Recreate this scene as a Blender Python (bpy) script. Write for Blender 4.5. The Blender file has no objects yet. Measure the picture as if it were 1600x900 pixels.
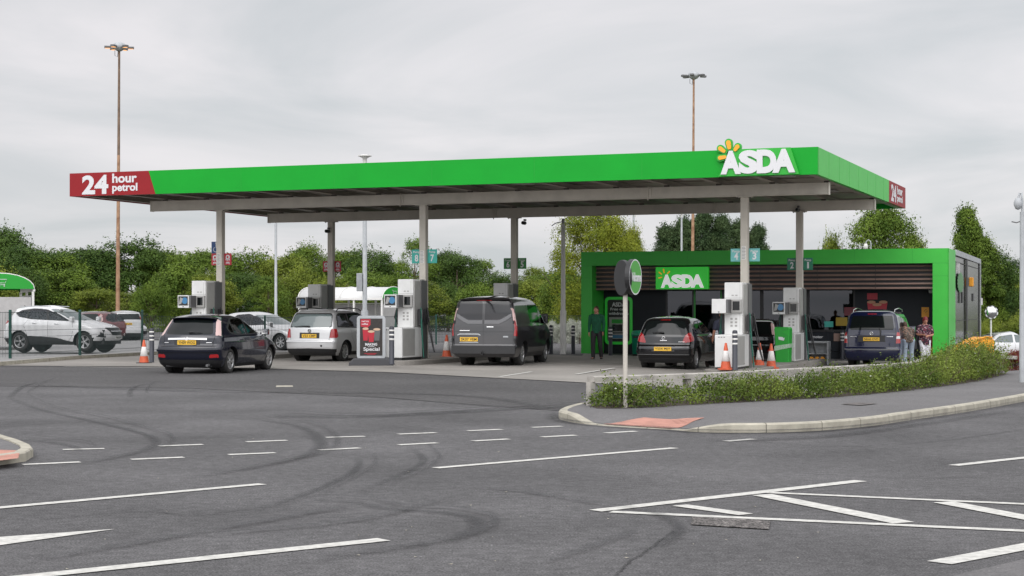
import bpy, bmesh, math, random
import numpy as np
from mathutils import Vector, Matrix
R = math.radians
scene = bpy.context.scene
COL = scene.collection
random.seed(7)

# ------------------------------------------------------------------ camera, sky, sun, exposure
FOC = 2600.0            # focal length in pixels of the 1600 px wide photograph
EYE = 1.6
HOR = 484.0             # horizon row in the photograph
cam_d = bpy.data.cameras.new('camera')
cam = bpy.data.objects.new('camera', cam_d)
COL.objects.link(cam)
cam.location = (0, 0, EYE)
cam.rotation_euler = (R(90), 0, 0)
cam_d.sensor_width = 36.0
cam_d.lens = 36.0 * FOC / 1600.0
cam_d.shift_y = (HOR - 450.0) / 1600.0
cam_d.clip_start = 0.1
cam_d.clip_end = 3000
scene.camera = cam

world = bpy.data.worlds.new("World")
scene.world = world
world.use_nodes = True
nt = world.node_tree
for n in list(nt.nodes): nt.nodes.remove(n)
def wn(t, **k):
    n = nt.nodes.new(t)
    for a, b in k.items(): setattr(n, a, b)
    return n
SUN_EL, SUN_ROT = R(40), R(208)
out = wn('ShaderNodeOutputWorld')
sky = wn('ShaderNodeTexSky', sky_type='NISHITA', sun_disc=False)
sky.sun_elevation = SUN_EL; sky.sun_rotation = SUN_ROT
bg1 = wn('ShaderNodeBackground'); bg1.inputs[1].default_value = 0.05
hs = wn('ShaderNodeHueSaturation'); hs.inputs['Saturation'].default_value = 0.22; hs.inputs['Value'].default_value = 0.55   # thick cloud greys the sky out
nt.links.new(sky.outputs[0], hs.inputs['Color']); nt.links.new(hs.outputs[0], bg1.inputs[0])
tc = wn('ShaderNodeTexCoord')
sep = wn('ShaderNodeSeparateXYZ'); nt.links.new(tc.outputs['Generated'], sep.inputs[0])
den = wn('ShaderNodeMath', operation='ADD'); den.inputs[1].default_value = 0.16
nt.links.new(sep.outputs[2], den.inputs[0])
absd = wn('ShaderNodeMath', operation='MAXIMUM'); absd.inputs[1].default_value = 0.05
nt.links.new(den.outputs[0], absd.inputs[0])
dx = wn('ShaderNodeMath', operation='DIVIDE'); dy = wn('ShaderNodeMath', operation='DIVIDE')
nt.links.new(sep.outputs[0], dx.inputs[0]); nt.links.new(absd.outputs[0], dx.inputs[1])
nt.links.new(sep.outputs[1], dy.inputs[0]); nt.links.new(absd.outputs[0], dy.inputs[1])
cmb = wn('ShaderNodeCombineXYZ')
nt.links.new(dx.outputs[0], cmb.inputs[0]); nt.links.new(dy.outputs[0], cmb.inputs[1])
cl = wn('ShaderNodeTexNoise'); cl.inputs['Scale'].default_value = 1.0
cl.inputs['Detail'].default_value = 7; cl.inputs['Roughness'].default_value = 0.52
cl.inputs['Distortion'].default_value = 0.6
nt.links.new(cmb.outputs[0], cl.inputs['Vector'])
cr = wn('ShaderNodeValToRGB')
cr.color_ramp.elements[0].position = 0.34; cr.color_ramp.elements[0].color = (0.430, 0.458, 0.480, 1)
cr.color_ramp.elements[1].position = 0.64; cr.color_ramp.elements[1].color = (0.665, 0.642, 0.660, 1)
nt.links.new(cl.outputs[0], cr.inputs[0])
mr = wn('ShaderNodeMapRange'); mr.inputs['From Min'].default_value = 0.21; mr.inputs['From Max'].default_value = 0.62
mr.inputs['To Min'].default_value = 1.0; mr.inputs['To Max'].default_value = 2.0
nt.links.new(sep.outputs[2], mr.inputs['Value'])
bg2 = wn('ShaderNodeBackground')
my = wn('ShaderNodeMapRange', interpolation_type='SMOOTHSTEP'); my.inputs['From Min'].default_value = 0.15; my.inputs['From Max'].default_value = -0.7
my.inputs['To Min'].default_value = 1.0; my.inputs['To Max'].default_value = 2.5      # the cloud is brighter on the sun's side
nt.links.new(sep.outputs[1], my.inputs['Value'])
mm_ = wn('ShaderNodeMath', operation='MULTIPLY'); nt.links.new(mr.outputs[0], mm_.inputs[0]); nt.links.new(my.outputs[0], mm_.inputs[1])
nt.links.new(cr.outputs[0], bg2.inputs[0]); nt.links.new(mm_.outputs[0], bg2.inputs[1])
addn = wn('ShaderNodeAddShader')
nt.links.new(bg1.outputs[0], addn.inputs[0]); nt.links.new(bg2.outputs[0], addn.inputs[1])
nt.links.new(addn.outputs[0], out.inputs[0])

sun_d = bpy.data.lights.new('sun', 'SUN'); sun_d.energy = 0.6; sun_d.angle = R(40); sun_d.color = (1.0, 0.96, 0.90)
sun = bpy.data.objects.new('sun', sun_d); COL.objects.link(sun)
sun_dir = Vector((math.sin(SUN_ROT) * math.cos(SUN_EL), math.cos(SUN_ROT) * math.cos(SUN_EL), math.sin(SUN_EL)))
sun.rotation_euler = sun_dir.to_track_quat('Z', 'Y').to_euler()
scene.view_settings.view_transform = 'Standard'
scene.view_settings.look = 'None'
scene.view_settings.exposure = 0.0
scene.view_settings.gamma = 1.0
scene.view_settings.use_curve_mapping = False
try:
    scene.cycles.use_denoising = True
    scene.cycles.max_bounces = 6
    scene.cycles.transparent_max_bounces = 12
except Exception: pass

# ------------------------------------------------------------------ helpers
def tag(o, label=None, cat=None, group=None, kind=None):
    if label: o['label'] = label
    if cat: o['category'] = cat
    if group: o['group'] = group
    if kind: o['kind'] = kind
    return o

def empty(name, loc=(0, 0, 0), rz=0.0, label=None, cat=None, group=None):
    o = bpy.data.objects.new(name, None); COL.objects.link(o)
    o.location = loc; o.rotation_euler = (0, 0, rz); o.empty_display_size = 0.2
    return tag(o, label, cat, group)

class MB:
    def __init__(s): s.v = []; s.f = []; s.sm = []
    def add(s, vs, fs, smooth=False):
        b = len(s.v); s.v += [tuple(p) for p in vs]; s.f += [tuple(b + i for i in f) for f in fs]
        s.sm += [smooth] * len(fs); return s
    def box(s, x0, x1, y0, y1, z0, z1, M=None):
        vs = [Vector((x, y, z)) for z in (z0, z1) for y in (y0, y1) for x in (x0, x1)]
        if M is not None: vs = [M @ p for p in vs]
        return s.add(vs, [(0, 2, 3, 1), (4, 5, 7, 6), (0, 1, 5, 4), (2, 6, 7, 3), (0, 4, 6, 2), (1, 3, 7, 5)])
    def prism(s, poly, h0, h1, f):
        """poly: 2D points; f(a,b,h) -> 3D point"""
        n = len(poly)
        vs = [f(a, b, h0) for a, b in poly] + [f(a, b, h1) for a, b in poly]
        fs = [tuple(range(n)), tuple(range(2 * n - 1, n - 1, -1))] + [(i, i + n, (i + 1) % n + n, (i + 1) % n) for i in range(n)]
        return s.add(vs, fs)
    def tube(s, pts, r, n=8, cap=True, smooth=True):
        pts = [Vector(p) for p in pts]
        rs = r if isinstance(r, (list, tuple)) else [r] * len(pts)
        vs = []; fs = []; prev = None
        for i, p in enumerate(pts):
            d = (pts[min(i + 1, len(pts) - 1)] - pts[max(i - 1, 0)])
            d = d.normalized() if d.length > 1e-9 else Vector((0, 0, 1))
            if prev is None:
                a = d.orthogonal().normalized()
            else:
                a = prev - d * prev.dot(d); a = a.normalized() if a.length > 1e-6 else d.orthogonal().normalized()
            prev = a; b = d.cross(a)
            for k in range(n):
                t = 2 * math.pi * k / n
                vs.append(p + (a * math.cos(t) + b * math.sin(t)) * rs[i])
        for i in range(len(pts) - 1):
            for k in range(n):
                fs.append((i * n + k, i * n + (k + 1) % n, (i + 1) * n + (k + 1) % n, (i + 1) * n + k))
        s.add(vs, fs, smooth)
        if cap:
            m = len(pts) - 1
            s.add(vs[:n], [tuple(range(n - 1, -1, -1))]); s.add(vs[m * n:], [tuple(range(n))])
        return s
    def lathe(s, prof, c=(0, 0, 0), axis='z', n=24, smooth=True):
        vs = []; fs = []; c = Vector(c)
        for r, h in prof:
            for k in range(n):
                t = 2 * math.pi * k / n; a, b = r * math.cos(t), r * math.sin(t)
                vs.append(c + (Vector((a, b, h)) if axis == 'z' else Vector((a, h, b)) if axis == 'y' else Vector((h, a, b))))
        for i in range(len(prof) - 1):
            for k in range(n):
                fs.append((i * n + k, i * n + (k + 1) % n, (i + 1) * n + (k + 1) % n, (i + 1) * n + k))
        return s.add(vs, fs, smooth)
    def build(s, name, m, parent=None, bevel=0, loc=None, fixn=True):
        me = bpy.data.meshes.new(name)
        me.from_pydata(s.v, [], s.f)
        if any(s.sm): me.polygons.foreach_set('use_smooth', s.sm)
        if fixn and len(s.f) < 6000:
            bm = bmesh.new(); bm.from_mesh(me)
            bmesh.ops.recalc_face_normals(bm, faces=bm.faces); bm.to_mesh(me); bm.free()
        me.update()
        if m: me.materials.append(m)
        o = bpy.data.objects.new(name, me); COL.objects.link(o)
        if parent: o.parent = parent
        if loc: o.location = loc
        if bevel:
            b = o.modifiers.new('bevel', 'BEVEL'); b.width = bevel; b.segments = 2; b.limit_method = 'ANGLE'; b.angle_limit = R(40)
            b.harden_normals = False
        return o

def copy_tree(o, parent=None):
    c = o.copy(); COL.objects.link(c); c.parent = parent
    for ch in o.children: copy_tree(ch, c)
    return c

def G(px, py, z=0.0):
    """ground point seen at a pixel of the photograph, for laying the plan out"""
    s = (py - HOR) / (EYE - z); Y = FOC / s
    return ((px - 800) / s, Y)

def smooth(a, b, x):
    t = min(1, max(0, (x - a) / (b - a))); return t * t * (3 - 2 * t)
WALLX = [-50, 1.2, 3.5, 5, 7, 8.8, 9.8, 11.5, 30]; WALLY = [25.5, 25.5, 27.1, 29.2, 31.7, 34.4, 37.3, 38.5, 45]
def gz(x, y):
    d = y - float(np.interp(x, WALLX, WALLY))
    z = -0.20 * smooth(1, 9, x) * smooth(.8, 4.5, d)
    z -= 0.62 * smooth(60, 74, y) * smooth(14, 19, x)
    return z

# ------------------------------------------------------------------ materials
def mat(name, col, rough=0.6, metal=0.0, var=0.0, scale=6.0, bump=0.0, bscale=40.0, spec=0.5, coat=0.0, emit=None, trans=0.0, rvar=0.0, detail=5, col2=None, contrast=(0.3, 0.7)):
    m = bpy.data.materials.new(name); m.use_nodes = True
    t = m.node_tree; b = t.nodes['Principled BSDF']
    b.inputs['Roughness'].default_value = rough; b.inputs['Metallic'].default_value = metal
    b.inputs['Specular IOR Level'].default_value = spec
    if coat: b.inputs['Coat Weight'].default_value = coat; b.inputs['Coat Roughness'].default_value = 0.04
    c = (*col, 1)
    tcn = t.nodes.new('ShaderNodeTexCoord')
    if var or col2:
        n = t.nodes.new('ShaderNodeTexNoise'); n.inputs['Scale'].default_value = scale; n.inputs['Detail'].default_value = detail
        n.inputs['Roughness'].default_value = 0.6
        t.links.new(tcn.outputs['Object'], n.inputs['Vector'])
        r = t.nodes.new('ShaderNodeValToRGB'); r.color_ramp.elements[0].position = contrast[0]; r.color_ramp.elements[1].position = contrast[1]
        r.color_ramp.elements[0].color = (*[x * (1 - var) for x in col], 1)
        r.color_ramp.elements[1].color = (*(col2 if col2 else [min(1, x * (1 + var)) for x in col]), 1)
        t.links.new(n.outputs[0], r.inputs[0]); t.links.new(r.outputs[0], b.inputs['Base Color'])
        if rvar:
            q = t.nodes.new('ShaderNodeMapRange'); q.inputs['To Min'].default_value = max(0, rough - rvar); q.inputs['To Max'].default_value = min(1, rough + rvar)
            t.links.new(n.outputs[0], q.inputs['Value']); t.links.new(q.outputs[0], b.inputs['Roughness'])
    else: b.inputs['Base Color'].default_value = c
    if bump:
        n2 = t.nodes.new('ShaderNodeTexNoise'); n2.inputs['Scale'].default_value = bscale; n2.inputs['Detail'].default_value = 4
        t.links.new(tcn.outputs['Object'], n2.inputs['Vector'])
        bp = t.nodes.new('ShaderNodeBump'); bp.inputs['Strength'].default_value = bump; bp.inputs['Distance'].default_value = 0.01
        t.links.new(n2.outputs[0], bp.inputs['Height']); t.links.new(bp.outputs[0], b.inputs['Normal'])
    if emit: b.inputs['Emission Color'].default_value = (*emit[0], 1); b.inputs['Emission Strength'].default_value = emit[1]
    if trans: b.inputs['Transmission Weight'].default_value = trans
    return m

def foliage(name, a, b_, tr=0.14):
    m = bpy.data.materials.new(name); m.use_nodes = True; t = m.node_tree
    for n in list(t.nodes): t.nodes.remove(n)
    o = t.nodes.new('ShaderNodeOutputMaterial'); g = t.nodes.new('ShaderNodeNewGeometry')
    tcn = t.nodes.new('ShaderNodeTexCoord')
    nz = t.nodes.new('ShaderNodeTexNoise'); nz.inputs['Scale'].default_value = 0.7; nz.inputs['Detail'].default_value = 3
    t.links.new(tcn.outputs['Object'], nz.inputs['Vector'])
    mx = t.nodes.new('ShaderNodeMath'); mx.operation = 'MULTIPLY_ADD'; mx.inputs[1].default_value = 0.30
    t.links.new(g.outputs['Random Per Island'], mx.inputs[0])
    mm = t.nodes.new('ShaderNodeMapRange'); mm.inputs['From Min'].default_value = .3; mm.inputs['From Max'].default_value = .7; mm.inputs['To Max'].default_value = 0.72
    t.links.new(nz.outputs[0], mm.inputs['Value']); t.links.new(mm.outputs[0], mx.inputs[2])
    r = t.nodes.new('ShaderNodeValToRGB'); r.color_ramp.elements[0].color = (*a, 1); r.color_ramp.elements[1].color = (*b_, 1)
    t.links.new(mx.outputs[0], r.inputs[0])
    d = t.nodes.new('ShaderNodeBsdfPrincipled'); d.inputs['Roughness'].default_value = 0.55; d.inputs['Specular IOR Level'].default_value = 0.12
    tl = t.nodes.new('ShaderNodeBsdfTranslucent')
    t.links.new(r.outputs[0], d.inputs['Base Color']); t.links.new(r.outputs[0], tl.inputs[0])
    ms = t.nodes.new('ShaderNodeMixShader'); ms.inputs[0].default_value = tr
    t.links.new(d.outputs[0], ms.inputs[1]); t.links.new(tl.outputs[0], ms.inputs[2]); t.links.new(ms.outputs[0], o.inputs[0])
    return m

def asphalt_mat(name, base, speck=0.5, patch=0.18, patchscale=0.25):
    m = bpy.data.materials.new(name); m.use_nodes = True; t = m.node_tree; b = t.nodes['Principled BSDF']
    b.inputs['Roughness'].default_value = 0.88; b.inputs['Specular IOR Level'].default_value = 0.3
    tcn = t.nodes.new('ShaderNodeTexCoord')
    def noise(sc, det, ro=.6):
        n = t.nodes.new('ShaderNodeTexNoise'); n.inputs['Scale'].default_value = sc; n.inputs['Detail'].default_value = det; n.inputs['Roughness'].default_value = ro
        t.links.new(tcn.outputs['Object'], n.inputs['Vector']); return n
    def rng(src, a, b2, lo, hi):
        q = t.nodes.new('ShaderNodeMapRange'); q.inputs['From Min'].default_value = a; q.inputs['From Max'].default_value = b2
        q.inputs['To Min'].default_value = lo; q.inputs['To Max'].default_value = hi; t.links.new(src, q.inputs['Value']); return q.outputs[0]
    def mul(a, c):
        q = t.nodes.new('ShaderNodeMath'); q.operation = 'MULTIPLY'; t.links.new(a, q.inputs[0]); t.links.new(c, q.inputs[1]); return q.outputs[0]
    v1 = rng(noise(62, 3, .8).outputs[0], .34, .66, 1 - speck * .9, 1 + speck)
    v4 = rng(noise(9, 3, .7).outputs[0], .3, .7, 1 - speck * .35, 1 + speck * .35)
    v2 = rng(noise(patchscale, 5, .6).outputs[0], .3, .7, 1 - patch, 1 + patch)
    vo = t.nodes.new('ShaderNodeTexVoronoi'); vo.inputs['Scale'].default_value = 22
    t.links.new(tcn.outputs['Object'], vo.inputs['Vector'])
    v3 = rng(vo.outputs['Distance'], 0.0, 0.22, 2.4, 1.0)
    sp = t.nodes.new('ShaderNodeSeparateColor'); t.links.new(vo.outputs['Color'], sp.inputs[0])
    gate = rng(sp.outputs[0], .80, .82, 0, 1)
    v3m = t.nodes.new('ShaderNodeMix'); v3m.data_type = 'FLOAT'; v3m.inputs[2].default_value = 1.0
    t.links.new(gate, v3m.inputs[0]); t.links.new(v3, v3m.inputs[3])
    k = mul(mul(mul(v1, v2), v4), v3m.outputs[0])
    mixc = t.nodes.new('ShaderNodeVectorMath'); mixc.operation = 'SCALE'; mixc.inputs[0].default_value = base
    t.links.new(k, mixc.inputs['Scale']); t.links.new(mixc.outputs[0], b.inputs['Base Color'])
    bp = t.nodes.new('ShaderNodeBump'); bp.inputs['Strength'].default_value = 0.5; bp.inputs['Distance'].default_value = 0.006
    t.links.new(v1, bp.inputs['Height']); t.links.new(bp.outputs[0], b.inputs['Normal'])
    return m

M = {}
M['asphalt'] = asphalt_mat('asphalt', (0.094, 0.091, 0.092), speck=.8, patch=.28, patchscale=.35)
M['asphalt_dark'] = asphalt_mat('asphalt_newer', (0.073, 0.070, 0.070), speck=.8)
M['footway'] = asphalt_mat('footway_asphalt', (0.135, 0.130, 0.130), .3, .12, .6)
M['concrete'] = asphalt_mat('forecourt_concrete', (0.235, 0.220, 0.200), .14, .22, .35)
M['paver'] = asphalt_mat('pale_pavers', (0.25, 0.245, 0.24), .16, .15, .4)
M['kerb'] = mat('kerb_concrete', (0.37, 0.345, 0.28), .85, var=.22, scale=5, bump=.3, bscale=60)
M['kerb_joint'] = mat('kerb_joint', (0.07, 0.065, 0.055), .9)
M['paint'] = mat('road_paint', (0.50, 0.49, 0.455), .75, var=.26, scale=14, bump=.2, bscale=90)
M['tactile'] = mat('tactile_paving', (0.40, 0.20, 0.155), .85, var=.2, scale=4, bump=.2, bscale=60)
M['soil'] = mat('soil', (0.06, 0.045, 0.032), .95, var=.4, scale=20, bump=.6, bscale=40)
M['grass'] = mat('grass_ground', (0.075, 0.10, 0.03), .95, var=.35, scale=3, bump=.6, bscale=30)
M['iron'] = mat('iron_cover', (0.112, 0.100, 0.094), .9, var=.5, scale=7, bump=.6, bscale=120)
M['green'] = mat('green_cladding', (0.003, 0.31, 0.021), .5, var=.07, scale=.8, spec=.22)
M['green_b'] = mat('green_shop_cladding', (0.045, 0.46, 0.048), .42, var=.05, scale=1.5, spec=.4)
M['green_sign'] = mat('sign_green', (0.012, 0.36, 0.022), .35)
M['red'] = mat('red_fascia', (0.26, 0.014, 0.018), .5, spec=.22, var=.05, scale=1.5)
M['white'] = mat('white_lettering', (0.62, 0.62, 0.63), .45)
M['white_metal'] = mat('white_metal', (0.66, 0.65, 0.62), .5, var=.06, scale=3)
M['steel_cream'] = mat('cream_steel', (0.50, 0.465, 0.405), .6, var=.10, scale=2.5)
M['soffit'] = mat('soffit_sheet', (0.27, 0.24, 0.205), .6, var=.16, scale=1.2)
M['soffit_dark'] = mat('soffit_dark', (0.08, 0.07, 0.06), .7)
M['yellow'] = mat('petal_yellow', (0.78, 0.36, 0.02), .45)
M['black'] = mat('black_plastic', (0.018, 0.018, 0.019), .5, var=.15, scale=8)
M['rubber'] = mat('tyre_rubber', (0.022, 0.021, 0.020), .82, var=.3, scale=9)
M['seal'] = mat('black_trim', (0.012, 0.012, 0.013), .45)
M['charcoal'] = mat('charcoal_panel', (0.016, 0.019, 0.024), .5, spec=.2, var=.12, scale=2)
M['charcoal_side'] = mat('charcoal_side_panel', (0.04, 0.043, 0.04), .22, var=.1, scale=1)
M['bronze'] = mat('bronze_louvre', (0.29, 0.185, 0.150), .5, metal=.0, var=.15, scale=3)
M['grey_metal'] = mat('galvanised', (0.36, 0.375, 0.385), .55, metal=.0, var=.12, scale=4)
M['grey_dark'] = mat('dark_grey_metal', (0.12, 0.12, 0.12), .5, metal=.3)
M['rust'] = mat('rusty_mast', (0.30, 0.145, 0.075), .85, col2=(0.42, 0.26, 0.16), scale=2.2, var=.35)
M['chrome'] = mat('bright_metal', (0.72, 0.72, 0.72), .18, metal=1)
M['alloy'] = mat('alloy_wheel', (0.42, 0.42, 0.42), .35, metal=.75)
M['alloy_dark'] = mat('wheel_recess', (0.02, 0.02, 0.02), .7)
M['glass'] = mat('car_glass', (0.006, 0.008, 0.008), .05, spec=.32)
M['glass_light'] = mat('car_glass_lit', (0.10, 0.125, 0.125), .04, spec=.75)  # paler copy of the car glass, light put into its base colour
M['glass_shop'] = mat('shop_glass', (0.010, 0.014, 0.018), .03, spec=.8)
M['lamp_red'] = mat('tail_lamp_red', (0.30, 0.008, 0.010), .12, spec=.6, coat=.6)
M['lamp_clear'] = mat('clear_lamp', (0.62, 0.62, 0.62), .12, spec=.7)
M['lamp_white_red'] = mat('pale_tail_lamp', (0.52, 0.36, 0.34), .15, spec=.6)
M['plate_y'] = mat('yellow_plate', (0.72, 0.43, 0.035), .45)
M['plate_w'] = mat('white_plate', (0.65, 0.65, 0.62), .45)
M['plate_text'] = mat('plate_text', (0.02, 0.018, 0.012), .5)
M['fence_green'] = mat('fence_green', (0.006, 0.062, 0.045), .45)
M['wire'] = mat('fence_wire', (0.03, 0.05, 0.05), .5)
M['rail'] = mat('rail_weathered', (0.34, 0.32, 0.29), .8, var=.35, scale=5)
M['cone'] = mat('cone_orange', (0.50, 0.085, 0.03), .55, var=.2, scale=9)
M['cone_white'] = mat('cone_sleeve', (0.62, 0.60, 0.58), .5, var=.12, scale=12)
M['bollard'] = mat('bollard_plastic', (0.030, 0.032, 0.042), .5)
M['trunk'] = mat('bark', (0.10, 0.075, 0.05), .9, var=.3, scale=6)
M['navy_sign'] = mat('blue_badge_sign', (0.012, 0.05, 0.16), .45)
M['red_sign'] = mat('red_pump_sign', (0.40, 0.014, 0.03), .45)
M['teal'] = mat('teal_pump_sign', (0.04, 0.36, 0.30), .45)
M['aqua'] = mat('pale_aqua_pump_sign', (0.13, 0.42, 0.40), .45)
M['mid_green'] = mat('green_pump_sign', (0.008, 0.17, 0.09), .45)
M['leaf_green'] = mat('grass_green_pump_sign', (0.012, 0.20, 0.028), .45)
M['pump_white'] = mat('pump_enamel', (0.60, 0.60, 0.585), .38, var=.06, scale=5)
M['pump_grey'] = mat('pump_grey', (0.30, 0.295, 0.28), .4, var=.08, scale=4)
M['hose_green'] = mat('green_hose', (0.006, 0.09, 0.06), .5)
M['blue'] = mat('screen_blue', (0.04, 0.17, 0.33), .3)
M['yellow_box'] = mat('yellow_plastic', (0.72, 0.30, 0.015), .5, var=.1, scale=5)
M['bin_green'] = mat('bin_green', (0.012, 0.30, 0.025), .4)
M['bin_teal'] = mat('bin_teal', (0.005, 0.24, 0.13), .45)

# ------------------------------------------------------------------ text
def text_mesh(s, offset=0.0, extrude=0.0, spacing=1.0):
    cu = bpy.data.curves.new('lettering', 'FONT'); cu.body = s
    cu.offset = offset; cu.extrude = extrude; cu.space_character = spacing
    cu.resolution_u = 4
    cu.align_x = 'LEFT'
    o = bpy.data.objects.new('lettering', cu); COL.objects.link(o)
    dg = bpy.context.evaluated_depsgraph_get()
    me = bpy.data.meshes.new_from_object(o.evaluated_get(dg))
    bpy.data.objects.remove(o); bpy.data.curves.remove(cu)
    return me

def text(name, s, x, z, w, h, y, m, parent, depth=0.006, offset=0.02, spacing=1.0, facing=0, rot=None):
    """lettering in the local xz plane, lower left at (x,z), fitted to w by h, front towards -y (or turned about z)"""
    me = text_mesh(s, offset, 0.05, spacing)
    n = len(me.vertices); a = np.zeros(n * 3); me.vertices.foreach_get('co', a); a = a.reshape(-1, 3)
    lo = a.min(0); hi = a.max(0); sz = hi - lo; sz[sz < 1e-6] = 1
    b = np.zeros_like(a)
    b[:, 0] = (a[:, 0] - lo[0]) / sz[0] * w; b[:, 2] = (a[:, 1] - lo[1]) / sz[1] * h
    b[:, 1] = -(a[:, 2] - lo[2]) / sz[2] * depth
    me.vertices.foreach_set('co', b.ravel()); me.update(); me.name = name
    me.materials.clear(); me.materials.append(m)
    o = bpy.data.objects.new(name, me); COL.objects.link(o)
    o.parent = parent
    o.location = (x, y, z); o.rotation_euler = (0, 0, facing)
    if rot: o.rotation_euler = rot
    return o
M['cup_top'] = mat('coffee_brown', (0.42, 0.22, 0.12), .5)
def pane_mat(name, tint, refl_rough=.02):
    m = bpy.data.materials.new(name); m.use_nodes = True; t = m.node_tree
    for n in list(t.nodes): t.nodes.remove(n)
    o = t.nodes.new('ShaderNodeOutputMaterial'); tr = t.nodes.new('ShaderNodeBsdfTransparent'); tr.inputs[0].default_value = (*tint, 1)
    g = t.nodes.new('ShaderNodeBsdfGlossy'); g.inputs['Roughness'].default_value = refl_rough; g.inputs[0].default_value = (.9, .93, 1, 1)
    f = t.nodes.new('ShaderNodeFresnel'); f.inputs[0].default_value = 1.46 if name == 'shop_pane' else 1.5
    mx = t.nodes.new('ShaderNodeMixShader'); t.links.new(f.outputs[0], mx.inputs[0]); t.links.new(tr.outputs[0], mx.inputs[1]); t.links.new(g.outputs[0], mx.inputs[2]); t.links.new(mx.outputs[0], o.inputs[0])
    return m
M['shop_pane'] = pane_mat('shop_pane', (.10, .13, .16), .015)
M['car_pane'] = pane_mat('car_pane', (.42, .46, .45))
M['car_pane_dark'] = pane_mat('privacy_pane', (.06, .065, .07))
M['clear_sheet'] = pane_mat('clear_sheet', (.75, .78, .78), .15)
# ------------------------------------------------------------------ ground
def grid_mesh(name, xs, ys, zf, m, off=0.0):
    xs = list(xs); ys = list(ys); nx = len(xs)
    mb = MB()
    mb.v = [(x, y, zf(x, y) + off) for y in ys for x in xs]
    mb.f = [(j * nx + i, j * nx + i + 1, (j + 1) * nx + i + 1, (j + 1) * nx + i) for j in range(len(ys) - 1) for i in range(nx - 1)]
    mb.sm = [True] * len(mb.f)
    return mb.build(name, m, fixn=False)
xs = [-900, -500, -200, -100, -60, -30, -15] + [x * .5 for x in range(0, 50)] + [26, 30, 40, 60, 120, 300, 900]
ys = [-60, -20, 0, 10, 20] + [25 + i * .5 for i in range(112)] + [82, 90, 105, 120, 150, 200, 300, 500, 1000, 2500]
tag(grid_mesh('ground', xs, ys, gz, M['asphalt']), kind='structure')

def sheet(name, poly, m, off, cell=0.0, base=None, kind='structure', parent=None):
    bm = bmesh.new()
    vs = [bm.verts.new((x, y, 0)) for x, y in poly]
    bm.faces.new(vs)
    if cell:
        bmesh.ops.triangulate(bm, faces=bm.faces)
        x0 = min(p[0] for p in poly); x1 = max(p[0] for p in poly); y0 = min(p[1] for p in poly); y1 = max(p[1] for p in poly)
        k = math.ceil(max(x0, 0) / cell)
        while k * cell < x1:
            bmesh.ops.bisect_plane(bm, geom=bm.verts[:] + bm.edges[:] + bm.faces[:], plane_co=(k * cell, 0, 0), plane_no=(1, 0, 0)); k += 1
        k = math.ceil(y0 / cell)
        while k * cell < y1:
            bmesh.ops.bisect_plane(bm, geom=bm.verts[:] + bm.edges[:] + bm.faces[:], plane_co=(0, k * cell, 0), plane_no=(0, 1, 0)); k += 1
    for v in bm.verts: v.co.z = (gz(v.co.x, v.co.y) if base is None else base) + off
    bmesh.ops.recalc_face_normals(bm, faces=bm.faces)
    if sum(f.normal.z * f.calc_area() for f in bm.faces) < 0: bmesh.ops.reverse_faces(bm, faces=bm.faces)
    me = bpy.data.meshes.new(name); bm.to_mesh(me); bm.free(); me.materials.append(m)
    o = bpy.data.objects.new(name, me); COL.objects.link(o); tag(o, kind=kind)
    if parent: o.parent = parent
    return o

fc = [G(-260, 571), G(0, 572), G(240, 573.5), G(430, 577), G(600, 582), G(750, 590), G(925, 599),
      (4.6, 33.6), (8.2, 35.6), (10.0, 38.4), (12.5, 40.0), (16.5, 48), (18.6, 56), (2.6, 60.6), (2.45, 58.0), (-4, 61.6), (-11.7, 61), (-12.9, 58.2), (-14.1, 53.6), (-18, 50.5)]
sheet('forecourt', fc, M['concrete'], 0.014, cell=0.5)
# darker newer asphalt in front of the forecourt
ap = [G(-260, 571.6), G(240, 574), G(430, 577.5), G(600, 582.6), G(750, 590.6), G(925, 599.6), G(925, 640), G(870, 642), G(800, 637), G(600, 622), G(300, 607), G(-260, 600)]
sheet('apron_road', ap, M['asphalt_dark'], 0.005)
# pale car park beyond the fence
sheet('car_park', [(-80, 57), (-15.9, 50.9), (-14.55, 54.3), (-13.35, 58.6), (-12.1, 61.2), (-4, 61.4), (-6, 78), (-40, 100), (-120, 100)], M['paver'], 0.008)
sheet('rear_path', [(-6, 77.5), (2.5, 80.5), (3.5, 84.5), (-8, 81.5)], M['paver'], 0.008)
sheet('grass_verge', [(-200, 100.5), (-40, 100.5), (-6, 92), (3, 90), (12, 90), (14, 400), (-400, 400)], M['grass'], 0.010)
sheet('grass_bank', [(12.5, 84), (60, 84), (260, 400), (14.2, 400)], M['grass'], 0.015, cell=0)

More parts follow.
